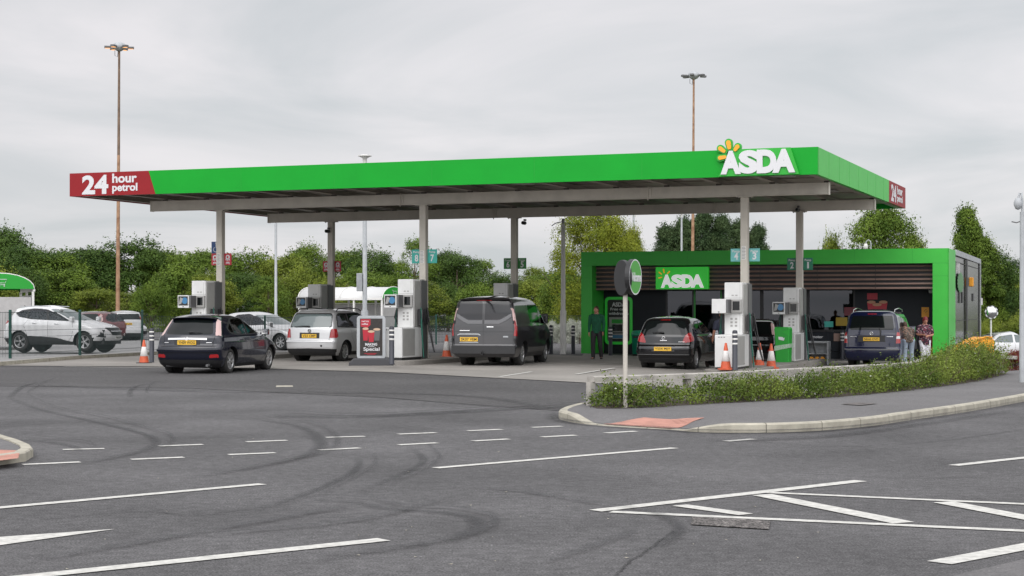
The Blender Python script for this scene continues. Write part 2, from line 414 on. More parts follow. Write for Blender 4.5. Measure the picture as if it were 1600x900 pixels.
def kerb_line(name, pts, w=0.125, h=0.12, base=0.0, joint=0.9, drop=None):
    """pts: outline on the road side, left side of travel is the raised side; drop(i)->height factor"""
    mb = MB(); jb = MB()
    P = [Vector((x, y, 0)) for x, y in pts]
    # resample
    Q = [P[0]]
    for a, b in zip(P, P[1:]):
        n = max(1, int((b - a).length / 0.3))
        for i in range(1, n + 1): Q.append(a.lerp(b, i / n))
    prof = lambda hh: [(0, -0.02), (0, hh - .02), (0.02, hh), (w, hh), (w, -0.02)]
    rows = []
    cum = 0; s = [0]
    for a, b in zip(Q, Q[1:]): cum += (b - a).length; s.append(cum)
    for i, p in enumerate(Q):
        d = (Q[min(i + 1, len(Q) - 1)] - Q[max(i - 1, 0)]).normalized(); n = Vector((-d.y, d.x, 0))
        hh = h * (drop(s[i]) if drop else 1)
        rows.append([p + n * a + Vector((0, 0, b + base)) for a, b in prof(max(hh, .012))])
    m = len(rows[0]); vs = [q for r in rows for q in r]
    fs = [(i * m + k, i * m + k + 1, (i + 1) * m + k + 1, (i + 1) * m + k) for i in range(len(rows) - 1) for k in range(m - 1)]
    mb.add(vs, fs)
    mb.add(rows[0], [(0, 1, 2, 3, 4)]); mb.add(rows[-1], [(4, 3, 2, 1, 0)])
    o = mb.build(name, M['kerb']); tag(o, kind='structure')
    t = joint
    while t < cum - .2:
        i = int(np.searchsorted(s, t)) - 1; i = max(0, min(i, len(Q) - 2))
        p = Q[i].lerp(Q[i + 1], (t - s[i]) / (s[i + 1] - s[i])); d = (Q[i + 1] - Q[i]).normalized(); n = Vector((-d.y, d.x, 0))
        hh = max(h * (drop(t) if drop else 1), .012)
        for dd in (-.004,):
            a = [p + n * q[0] * 1 + n * (-.0025 if q[0] < .05 else 0) + Vector((0, 0, q[1] + base + .0025)) for q in prof(hh)[:4]]
            jb.add([q - d * .005 for q in a] + [q + d * .005 for q in a], [(k, k + 1, k + 5, k + 4) for k in range(3)])
        t += joint
    j = jb.build('kerb_joint', M['kerb_joint'], o)
    return Q

# right pavement: tip, front kerb along the road
front = [G(905, 641, 0), G(884, 647), G(873, 653.5), G(885, 658), G(905, 661.5), G(931, 664.5), G(980, 668), G(1047, 671.6), G(1100, 675.5), G(1200, 676), G(1286, 672.5),
         G(1366, 665), G(1425, 656), G(1517, 642.5), G(1600, 627.5), G(1700, 608), (16.5, 40.5), (22, 50)]
front = [Vector((x, y)) for x, y in front]
def catmull(P, k=5):
    out = []
    for i in range(len(P) - 1):
        p0 = P[max(i - 1, 0)]; p1 = P[i]; p2 = P[i + 1]; p3 = P[min(i + 2, len(P) - 1)]
        for j in range(k):
            t = j / k
            out.append(0.5 * ((2 * p1) + (p2 - p0) * t + (2 * p0 - 5 * p1 + 4 * p2 - p3) * t * t + (3 * p1 - p0 - 3 * p2 + p3) * t ** 3))
    out.append(P[-1]); return out
fr = catmull(front, 4)
cum = [0]
for a, b in zip(fr, fr[1:]): cum.append(cum[-1] + (b - a).length)
sA = cum[4 * 5]; sB = cum[4 * 7]
def dropf(s):
    if s < sA - .9: return 1 - 0.0
    if s < sA: return 1 - smooth(sA - .9, sA, s)
    if s < sB: return 0
    return smooth(sB, sB + 1.0, s)
kerb_line('kerb', [(p.x, p.y) for p in fr], drop=dropf)
# pavement surface follows the kerb, dropping at the crossing
def pave():
    inner = []
    for i, p in enumerate(fr):
        d = (fr[min(i + 1, len(fr) - 1)] - fr[max(i - 1, 0)]).normalized(); n = Vector((-d.y, d.x)); inner.append(p + n * .124)
    back = [Vector(G(*q)) for q in ((905, 640), (932, 637))] + [Vector((1.3, 25.9))] + [Vector(p) for p in ((3.5, 28.0), (5, 30.0), (7, 32.4), (8.8, 35), (9.9, 37.8), (11.6, 39.6), (16, 46), (20, 52))]
    # resample back to same count by nearest param
    bc = [0]
    for a, b in zip(back, back[1:]): bc.append(bc[-1] + (b - a).length)
    L = bc[-1]; N = len(inner); rows = []
    M_ = 8
    mb = MB()
    for i, p in enumerate(inner):
        t = max(0, (cum[i] - cum[8]) / (cum[-1] - cum[8])) * L
        k = min(len(back) - 2, max(0, int(np.searchsorted(bc, t)) - 1)); q = back[k].lerp(back[k + 1], (t - bc[k]) / max(1e-6, bc[k + 1] - bc[k]))
        for j in range(M_ + 1):
            f = j / M_; r = p.lerp(q, f); z0 = 0.12 * max(dropf(cum[i]), .1)
            z = z0 + (0.12 - z0) * smooth(0, .45, f)
            mb.v.append((r.x, r.y, z - .001))
    for i in range(N - 1):
        for j in range(M_):
            a = i * (M_ + 1) + j; mb.f.append((a, a + M_ + 1, a + M_ + 2, a + 1)); mb.sm.append(True)
    return mb.build('pavement', M['footway'], fixn=True)
PAVE = tag(pave(), kind='structure')
from mathutils.bvhtree import BVHTree
PB = BVHTree.FromPolygons([v.co.copy() for v in PAVE.data.vertices], [tuple(p.vertices) for p in PAVE.data.polygons])
def pz_at(x, y):
    h = PB.ray_cast(Vector((x, y, 5)), Vector((0, 0, -1)))
    return (h[0].z if h[0] else .015) + .005
# tactile slabs on the dropped crossing: domes in a sheet
def tactile(name, corners, nu, nv, z, hole=0.028):
    mb = MB(); c = [Vector((*p, 0)) for p in corners]
    P = lambda u, v: c[0].lerp(c[1], u).lerp(c[3].lerp(c[2], u), v)
    zf = (lambda u, v: pz_at(P(u, v).x, P(u, v).y)) if z is None else (lambda u, v: z)
    K = 14
    for i in range(K + 1):
        for j in range(K + 1):
            q = P(i / K, j / K); mb.v.append((q.x, q.y, zf(i / K, j / K)))
    mb.f = [(i * (K + 1) + j, (i + 1) * (K + 1) + j, (i + 1) * (K + 1) + j + 1, i * (K + 1) + j + 1) for i in range(K) for j in range(K)]; mb.sm = [False] * len(mb.f)
    for i in range(nu):
        for j in range(nv):
            u, v = (i + .5) / nu, (j + .5) / nv; q = P(u, v); zz = zf(u, v)
            ring = [(q.x + .024 * math.cos(a), q.y + .024 * math.sin(a), zz + .001) for a in [k * math.pi / 3 for k in range(6)]]
            top = [(q.x + .013 * math.cos(a), q.y + .013 * math.sin(a), zz + .006) for a in [k * math.pi / 3 for k in range(6)]]
            mb.add(ring + top, [(k, (k + 1) % 6, 6 + (k + 1) % 6, 6 + k) for k in range(6)] + [(6, 7, 8, 9, 10, 11)])
    o = tag(mb.build(name, M['tactile'], fixn=False), kind='structure'); j = MB(); gl = (nu // 6, nv // 6)
    for ax in (0, 1):
        for i in range(1, gl[ax]):
            f = i / gl[ax]; pts = [(P(f, q / 16) if ax == 0 else P(q / 16, f), (f, q / 16) if ax == 0 else (q / 16, f)) for q in range(17)]; vs = []
            for k, (a, uv) in enumerate(pts):
                b = pts[min(k + 1, 16)][0]; c0 = pts[max(k - 1, 0)][0]; d = (b - c0).normalized()
                for sg in (-1, 1): vs.append((a.x - d.y * .006 * sg, a.y + d.x * .006 * sg, zf(*uv) + .0025))
            j.add(vs, [(2 * k, 2 * k + 2, 2 * k + 3, 2 * k + 1) for k in range(16)])
    j.build('slab_joint', M['kerb_joint'], o, fixn=False)
    return o
tz = lambda u, v: 0.012 + 0.012 + (0.075) * v
tactile('tactile_paving', [G(943, 663.2, .015), G(1049, 669.8, .015), G(1100, 659.5, .06), G(1006, 655, .06)], 40, 30, None)
# left traffic island corner
isl = [G(-160, 655), G(-40, 680), G(0, 690.5), G(30, 700), G(48, 708), G(52, 713.5), G(40, 721), G(0, 727), G(-120, 739)]
kerb_line('kerb', isl[::-1], h=.10)
sheet('traffic_island', isl, M['footway'], 0.085, base=0)
tactile('tactile_paving', [G(-60, 729, .08), G(27, 718, .08), G(31, 706, .08), G(-60, 703, .08)], 26, 16, 0.092)
# concrete strip and kerb that carry the left fence
lk = [G(-420, 592), G(-200, 585), G(0, 572), (-13.95, 53.6), (-12.75, 58.2), (-11.6, 60.9)]
lb = [(-12.1, 61.2), (-13.35, 58.6), (-14.55, 54.3), (-15.9, 50.9), (-20.2, 46.6), (-27, 41.5)]
kerb_line('kerb', lk, h=.12)
sheet('fence_strip', lk + lb, M['paver'], 0.118, base=0)

# road markings
def quad_line(mb, a, b, w, w2=None, z=0.006):
    A = Vector((*a, z)); B = Vector((*b, z)); d = (B - A).normalized(); n = Vector((-d.y, d.x, 0)); w2 = w if w2 is None else w2
    N = max(1, int((B - A).length / .35)); vs = []; rnd = random.Random(int(A.x * 100))
    for i in range(N + 1):
        t = i / N; ww = (w + (w2 - w) * t) / 2; p = A.lerp(B, t)
        vs += [p - n * (ww + rnd.uniform(-.003, .003)), p + n * (ww + rnd.uniform(-.003, .003))]
    mb.add(vs, [(2 * i, 2 * i + 2, 2 * i + 3, 2 * i + 1) for i in range(N)])
mk = MB()
dashes = [((98, 703), (163, 701.5)), ((248, 697.5), (317, 695)), ((385, 691), (448, 688.5)), ((509, 684), (570, 682.3)), ((622, 679), (681, 676.5)), ((731, 673.6), (784, 671.4)), ((831, 668.3), (878, 666.5)),
          ((35, 726.5), (125, 722.5)), ((205, 718.5), (287, 715)), ((357, 711), (430, 708)), ((498, 703.8), (562, 700.5)), ((623, 695.7), (683, 692.5)), ((739, 689.6), (795, 686.5)), ((847, 683.3), (900, 680.5)), ((946, 677.2), (993, 674.3)), ((1134, 690), (1178, 686.5))]
for a, b in dashes: quad_line(mk, G(*a), G(*b), .13)
longs = [((-160, 808.5), (410, 757), .13), ((-40, 911), (600, 844), .16), ((680, 732), (1055, 700.5), .13), ((1490, 728), (1690, 706), .13), ((1468, 880.5), (1680, 840), .18),
         ((930, 799), (1345, 752), .15), ((955, 800.5), (1720, 836), .12), ((1200, 770.5), (1700, 793), .11)]
for a, b, w in longs: quad_line(mk, G(*a), G(*b), w, z=.0065)
for a, b, w in [((1062, 790.5), (1166, 805), .16), ((1190, 774), (1412, 818), .20), ((1474, 785.5), (1720, 832), .20)]:
    quad_line(mk, G(*a), G(*b), w, z=.0075)
pz = lambda p: (*G(*p), .006)
mk.add([pz((-120, 852)), pz((0, 840)), pz((181, 827.5)), pz((0, 853)), pz((-120, 868))], [(4, 3, 2, 1, 0)])
tag(mk.build('road_markings', M['paint']), kind='structure')
mk = MB()
quad_line(mk, G(900, 586), G(960, 576), .1, z=.022); quad_line(mk, G(780, 590), G(830, 582), .1, z=.022)
quad_line(mk, G(100, 574), G(330, 577), .1, z=.022)
for i in range(5):
    quad_line(mk, (-2 + i * 1.2, 46), (-.2 + i * 1.2, 50.6), .02, z=.022)
tag(mk.build('bay_lines', M['paint']), kind='structure')
M['cover'] = asphalt_mat('worn_cover', (0.118, 0.108, 0.102), 1.5, .3, 1.5)
sheet('pale_paving', [G(1478, 905), G(1500, 899), G(1620, 871), G(1760, 850), G(1760, 905)], M['footway'], .009, base=0)
for nm, c, e in [('access_cover', (1082, 808), [(1082, 808.5), (1204, 814.5), (1201.5, 828.5), (1079.5, 821)]), ('access_cover', 0, [(431, 605.2), (458, 604.8), (457, 602.8), (432, 603)]),
                 ('access_cover', 0, [(1005 + 308, 632), (1345, 634), (1372, 631), (1340, 629.5)])]:
    zz = .122 if e[0][0] > 1300 else 0
    sheet(nm, [G(x, y, zz) for x, y in e], (M['cover'] if e[0][0] < 1200 else M['iron']) if e[0][0] > 1000 else M['kerb'], .0085 + zz, base=0)

# tyre marks: thin worn rubber ribbons
tm = bpy.data.materials.new('tyre_rubber_marks'); tm.use_nodes = True; t = tm.node_tree; b = t.nodes['Principled BSDF']
b.inputs['Base Color'].default_value = (.022, .022, .024, 1); b.inputs['Roughness'].default_value = .7
uvn = t.nodes.new('ShaderNodeUVMap'); spx = t.nodes.new('ShaderNodeSeparateXYZ'); t.links.new(uvn.outputs[0], spx.inputs[0])
def mth(op, a, c=None):
    q = t.nodes.new('ShaderNodeMath'); q.operation = op
    for i, x in enumerate((a, c)):
        if x is None: continue
        if isinstance(x, (int, float)): q.inputs[i].default_value = x
        else: t.links.new(x, q.inputs[i])
    return q.outputs[0]
v_ = mth('SUBTRACT', 1, mth('POWER', mth('ABSOLUTE', mth('SUBTRACT', mth('MULTIPLY', spx.outputs[1], 2), 1)), 2.0))
u_ = mth('MULTIPLY', mth('MULTIPLY', spx.outputs[0], mth('SUBTRACT', 1, spx.outputs[0])), 4)
nz = t.nodes.new('ShaderNodeTexNoise'); nz.inputs['Scale'].default_value = 3; nz.inputs['Detail'].default_value = 6; tcx = t.nodes.new('ShaderNodeTexCoord'); t.links.new(tcx.outputs['Object'], nz.inputs[0])
al = mth('MULTIPLY', mth('MULTIPLY', v_, mth('POWER', u_, .6)), mth('MULTIPLY', nz.outputs[0], .66))
t.links.new(al, b.inputs['Alpha'])
def ribbon(pts, w, k=0, world=False):
    P = catmull([Vector(p) if world else Vector(G(*p)) for p in pts], 14 if not world else 3); n = len(P); vs = []; uv = []
    for i, p in enumerate(P):
        d = (P[min(i + 1, n - 1)] - P[max(i - 1, 0)]).normalized(); q = Vector((-d.y, d.x)) * w / 2
        vs += [(p.x - q.x, p.y - q.y, .0096 + k * .0011), (p.x + q.x, p.y + q.y, .0096 + k * .0011)]; uv += [(i / (n - 1), 0), (i / (n - 1), 1)]
    me = bpy.data.meshes.new('tyre_mark'); me.from_pydata(vs, [], [(2 * i, 2 * i + 2, 2 * i + 3, 2 * i + 1) for i in range(n - 1)])
    ul = me.uv_layers.new(name='UVMap')
    for l in me.loops: ul.data[l.index].uv = uv[l.vertex_index]
    me.materials.append(tm); o = bpy.data.objects.new('tyre_mark', me); COL.objects.link(o); tag(o, kind='structure')
marks = [([(480, 880), (620, 858), (700, 845), (742, 830), (745, 815), (720, 806), (680, 801), (600, 795), (560, 787), (480, 781)], .34),
         ([(400, 800), (480, 772), (540, 745), (560, 730), (558, 716)], .2), ([(560, 770), (620, 745), (655, 728), (660, 715), (640, 700)], .2),
         ([(15, 622), (35, 605), (60, 598)], .25), ([(15, 622), (60, 640), (140, 658), (200, 672), (240, 686), (235, 700), (180, 716), (100, 730)], .26),
         ([(0, 688), (60, 690), (110, 698), (125, 706)], .2), ([(205, 622), (203, 613), (215, 604), (240, 600)], .22),
         ([(400, 655), (470, 668), (500, 690), (490, 708), (430, 725), (300, 748)], .35), ([(420, 650), (560, 652), (800, 640), (1000, 632)], .9),
         ([(730, 762), (800, 768), (870, 778), (940, 790)], .2), ([(40, 880), (250, 845), (450, 810), (560, 790)], .26), ([(980, 870), (1040, 850), (1060, 825), (1010, 800), (900, 785)], .2),
         ([(1100, 690), (1240, 686), (1350, 676), (1600, 640)], .5), ([(300, 840), (560, 815), (700, 780)], .22), ([(860, 880), (1000, 830)], .16), ([(0, 600), (300, 612), (700, 618), (860, 640)], .5)]
for k, (p, w) in enumerate(marks): ribbon(p, w * (.62 if w < .45 else .8), k)
for k, (p, w) in enumerate(marks[:9]): ribbon([(x + 26, y - 5 + 2 * (i % 2)) for i, (x, y) in enumerate(p)], w * .3, k + 16)

# gutter dirt along the kerbs and sealed seams in the road
gd = []
for i in range(0, len(fr) - 4, 2):
    d = (fr[min(i + 1, len(fr) - 1)] - fr[max(i - 1, 0)]).normalized(); gd.append((fr[i].x + d.y * .10, fr[i].y - d.x * .10))
ribbon(gd, .30, 30, True); ribbon([(x, y - .05) for x, y in gd[2:-6]], .14, 31, True)
M['seam'] = mat('bitumen_seam', (0.030, 0.029, 0.029), .8, var=.3, scale=6)
def seam(pts, w, z=.0092):
    P = catmull([Vector(G(*p)) for p in pts], 30); q = MB(); vs = []; rnd = random.Random(4)
    off = 0
    for i, p in enumerate(P):
        d = (P[min(i + 1, len(P) - 1)] - P[max(i - 1, 0)]).normalized(); off = off * .8 + rnd.uniform(-.012, .012); ww = w * rnd.uniform(.5, 1.3) / 2
        vs += [(p.x - d.y * (off - ww), p.y + d.x * (off - ww), z), (p.x - d.y * (off + ww), p.y + d.x * (off + ww), z)]
    q.add(vs, [(2 * i, 2 * i + 2, 2 * i + 3, 2 * i + 1) for i in range(len(P) - 1)])
    tag(q.build('road_seam', M['seam'], fixn=False), kind='structure')
for pts, w in (([(380, 604), (560, 618), (700, 630), (810, 640)], .022), ([(0, 668), (120, 660), (230, 664)], .014), ([(1180, 690), (1300, 698), (1460, 690), (1600, 672)], .014), ([(960, 900), (1010, 862), (1050, 830)], .012), ([(60, 812), (230, 800), (300, 806), (420, 792)], .010), ([(1240, 740), (1420, 748), (1600, 742)], .012)):
    seam(pts, w)
# worn patches of relaid tarmac
M['patch'] = asphalt_mat('relaid_tarmac', (0.060, 0.058, 0.058), .8)
# ------------------------------------------------------------------ canopy
TH = R(21.4)
CX, CY = 7.67, 41.74
K = 1.03      # size of the canopy group
U = Vector((math.cos(TH), -math.sin(TH), 0)); V = Vector((math.sin(TH), math.cos(TH), 0))
def CW(a, b, z=0.0): return Vector((CX * K, CY * K, EYE + (z - EYE) * K)) + U * a * K + V * b * K
CL, CWD, ZB, ZT = 22.5, 15.2, 5.0, 5.69
canopy = empty('canopy', CW(0, 0), -TH, 'long flat green canopy with red ends standing on cream columns over the petrol pumps', 'canopy')
canopy.scale = (K, K, K)
t_ = .10
RS = -19.6
xz = lambda a, b, h: (a, h, b)
MB().prism([(-CL, ZB), (RS + .12, ZB), (RS - .12, ZT), (-CL, ZT)], 0, t_, xz).build('fascia', M['red'], canopy)['label'] = 'dark red fascia end panel reading 24 hour petrol'
gf = MB().prism([(RS + .123, ZB), (0, ZB), (0, ZT), (RS - .117, ZT)], 0, t_, xz).build('fascia', M['green'], canopy)
for k in range(1, 7):
    x = RS + k * 3.0
    MB().box(x, x + .005, -.0025, 0, ZB + .01, ZT - .01).build('panel_joint', M['bin_green'], gf)
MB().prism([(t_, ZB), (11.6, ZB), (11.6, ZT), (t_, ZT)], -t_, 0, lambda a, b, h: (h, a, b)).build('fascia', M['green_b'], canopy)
MB().prism([(11.603, ZB), (CWD, ZB), (CWD, ZT), (11.603, ZT)], -t_, 0, lambda a, b, h: (h, a, b)).build('fascia', M['red'], canopy)['label'] = 'red fascia panel at the far end of the right side'
for k in range(1, 8): MB().box(0, .0025, k * 1.5, k * 1.5 + .008, ZB + .01, ZT - .01).build('panel_joint', M['bin_green'], canopy)
MB().box(-CL, -CL + t_, t_, CWD, ZB, ZT).build('fascia', M['red'], canopy)
MB().box(-CL + t_, -t_, CWD - t_, CWD, ZB, ZT).build('fascia', M['green'], canopy)
MB().box(-CL + t_, -t_, t_, CWD - t_, 5.22, 5.3).build('roof_deck', M['soffit_dark'], canopy)
# soffit sheets with gaps, purlins
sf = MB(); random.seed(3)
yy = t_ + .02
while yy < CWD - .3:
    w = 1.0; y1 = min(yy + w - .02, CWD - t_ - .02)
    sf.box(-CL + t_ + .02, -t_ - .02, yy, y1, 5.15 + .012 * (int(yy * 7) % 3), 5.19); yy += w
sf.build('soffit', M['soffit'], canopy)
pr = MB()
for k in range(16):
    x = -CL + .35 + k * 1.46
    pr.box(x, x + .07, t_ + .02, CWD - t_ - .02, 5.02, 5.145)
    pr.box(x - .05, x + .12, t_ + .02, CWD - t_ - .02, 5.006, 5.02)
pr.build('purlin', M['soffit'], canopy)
lf = MB()
for k in range(9):
    for y in (1.25, 5.0, 7.4, 12.2):
        x = -CL + 1.35 + k * 2.45
        MB().box(x, x + .62, y, y + .62, 5.10, 5.15).build('canopy_light', M['pump_grey'], canopy, bevel=.01)
for by in (2.33, 9.57):
    bm_ = MB()
    x0, x1 = (-21.13, -.16) if by < 5 else (-21.13, -.12)
    bm_.box(x0, x1, by - .09, by + .09, 4.65, 4.668); bm_.box(x0, x1, by - .09, by + .09, 4.94, 4.958)
    bm_.box(x0, x1, by - .075, by + .075, 4.668, 4.94)
    bm_.box(x0 - .02, x0, by - .1, by + .1, 4.64, 4.97); bm_.box(x1, x1 + .02, by - .1, by + .1, 4.64, 4.97)
    beam = bm_.build('beam', M['steel_cream'], canopy)
    for k in range(16):
        x = -CL + .35 + k * 1.46
        if x0 < x < x1: MB().box(x - .03, x + .10, by - .05, by + .05, 4.958, 5.006).build('packer', M['soffit_dark'], canopy)
    for x in (-12.6, -5.1):
        jj = MB(); jj.box(x - .09, x + .09, by - .1, by - .076, 4.67, 4.93); jj.box(x - .012, x + .012, by - .13, by - .10, 4.60, 4.98)
        jj.build('splice_plate', M['steel_cream'], beam)
COLX = (-18.69, -11.90, -2.42)
for i, cx in enumerate(COLX):
    for cy in (2.33, 9.57):
        c_ = MB(); c_.box(cx - .1, cx + .1, cy - .1, cy + .1, -.3, 4.625)
        co = c_.build('column', M['steel_cream'], canopy, bevel=.012)
        MB().box(cx - .2, cx + .2, cy - .15, cy + .15, 4.625, 4.648).build('cap_plate', M['steel_cream'], co)
        b = MB()
        for a in (-.17, .17): b.lathe([(0, 4.60), (.02, 4.60), (.02, 4.625), (0, 4.625)], (cx + a, cy - .1, 0), n=8)
        b.build('bolt', M['grey_dark'], co)
for (cx, cy, sx) in ((COLX[1] + 7.0, 9.4, 1), (COLX[1] - .3, 2.2, -1)):
    pass
# security cameras under the canopy
def cam_unit(x, y, z, label, big=False):
    t = empty('security_camera', CW(x, y, z), -TH, label, 'camera'); t.scale = (K, K, K)
    MB().box(-.03, .03, -.02, .10, -.03, .03).build('bracket', M['grey_dark'], t)
    b = MB(); b.lathe([(.0, -.16), (.05, -.16), (.06, -.14), (.06, .06), (.045, .09), (0, .09)], (0, -.02, -.10), 'y', 12)
    b.build('housing', M['black'] if not big else M['grey_dark'], t)
    MB().lathe([(0, -.175), (.04, -.175), (.04, -.16)], (0, -.02, -.10), 'y', 12).build('lens', M['glass'], t)
cam_unit(COLX[0], 9.34, 4.40, 'small dark security camera at the top of the rear left canopy column')
cam_unit(COLX[2], 9.34, 4.78, 'dark security camera on top of the rear right canopy column by the beam', True)
cam_unit(COLX[1] + .42, 9.4, 4.55, 'tiny security camera under the beam beside the rear middle canopy column')

# lettering on the fascia
text('lettering', '24', -22.05, 5.045, .93, .57, -.002, M['white'], canopy, offset=.035)
text('lettering', 'hour', -20.98, 5.36, .86, .28, -.002, M['white'], canopy, offset=.03)
text('lettering', 'petrol', -20.98, 5.045, .88, .30, -.002, M['white'], canopy, offset=.03)
def side_text(s, y, z, w, h, off):
    o = text('lettering', s, .002, z, w, h, y, M['white'], canopy, offset=off, facing=R(90))
side_text('24', 12.05, 5.07, 1.05, .54, .035)
side_text('hour', 13.3, 5.36, 1.2, .27, .03)
side_text('petrol', 13.3, 5.06, 1.2, .29, .03)

def capsule(mb, cx, cz, ang, L, w, y0, y1, n=8):
    pts = []
    for k in range(n + 1):
        a = -math.pi / 2 + math.pi * k / n; pts.append((L / 2 - w / 2 + w / 2 * math.cos(a), w / 2 * math.sin(a)))
    for k in range(n + 1):
        a = math.pi / 2 + math.pi * k / n; q = .8; pts.append((-L / 2 + w * q / 2 + w * q / 2 * math.cos(a), w * q / 2 * math.sin(a)))
    c, s = math.cos(ang), math.sin(ang)
    mb.prism([(cx + a * c - b * s, cz + a * s + b * c) for a, b in pts], y0, y1, xz)
def logo(parent, x, z, w, h, y, petals, backing=True, k=1.0):
    """white heavy capitals with yellow petals fanning from the top left"""
    sg = MB()
    m_ = .07 * k
    if backing:
        sg.prism([(x - m_, z - .045), (x + w + .09 * k, z - .045), (x + w - .13 * k, z + h + .035), (x + .32 * k, z + h + .035)], y - .10, y - .003, xz)
        for (cx, cz, a, L, wd) in petals: capsule(sg, cx, cz, a, L + .09 * k, wd + .08 * k, y - .10 + .001 * len(sg.f) * .01, y - .003)
        board = sg.build('sign_board', M['green_sign'], parent)
        y = y - .10
    else: board = parent
    ww = [.275, .262, .262, .305]; xx = [0, .245, .488, .695]
    for ch, a, b in zip('ASDA', xx, ww):
        text('letter', ch, x + a * w, z, b * w, h, y - .003 - .002 * xx.index(a), M['white'], board, depth=.035, offset=.062)
    pm = []
    for (cx, cz, a, L, wd) in petals:
        q = MB(); capsule(q, cx, cz, a, L, wd, y - .04, y - .002); q.build('petal', M['yellow'], board)
    return board
def petal(cx, cz, dx, dz, L, w):
    return (cx + dx, cz + dz, math.atan2(dz, dx), L, w)
logo(canopy, -2.46, 5.055, 1.92, .60, -.002, [petal(-2.2, 5.52, -.05, .285, .24, .12), petal(-2.2, 5.52, .15, .20, .19, .11), petal(-2.2, 5.52, -.23, .17, .22, .11), petal(-2.2, 5.52, -.22, -.03, .22, .105)])

# ------------------------------------------------------------------ islands and pumps
def island(cx, label):
    pts = []
    for k in range(13):
        a = math.pi + math.pi * k / 12; pts.append((cx + .62 * math.cos(a), .55 + .62 * math.sin(a)))
    for k in range(13):
        a = math.pi * k / 12; pts.append((cx + .62 * math.cos(a), 10.9 + .62 * math.sin(a)))
    _c = CW(cx, 0); _c.z = 0; base = empty('pump_island', _c, -TH, label, 'kerbed island'); base.scale = (K, K, 1)
    m = MB(); pl = [(a - cx, b) for a, b in pts]; g0 = gz(*CW(cx, 1)[:2])
    m.prism(pl, g0 - .06, g0 + .15, lambda a, b, h: (a, b, h)); m.build('kerb', M['concrete'], base, bevel=.02)
    return g0
gI = [island(COLX[0], 'long raised concrete island under the left pair of canopy columns'), island(COLX[1], 'long raised concrete island under the middle pair of canopy columns'),
      island(COLX[2], 'long raised concrete island under the right pair of canopy columns')]
def poster_bits(mb_par, x0, x1, z0, z1, y):
    MB().box(x0, x1, y - .004, y, z0, z1).build('advert', M['black'], mb_par)
    w, h = x1 - x0, z1 - z0
    q = MB(); q.lathe([(0, 0), (h * .36, 0)], (x0 + w * .68, y - .006, z0 + h * .52), 'y', 16); q.build('advert_print', M['blue'], mb_par)
    q = MB(); q.prism([(x0 + .01, z0 + h * .1), (x0 + w * .30, z0 + h * .18), (x0 + w * .5, z0 + h * .75), (x0 + w * .2, z0 + h * .9)], y - .008, y - .005, xz); q.build('advert_print', M['pump_grey'], mb_par)
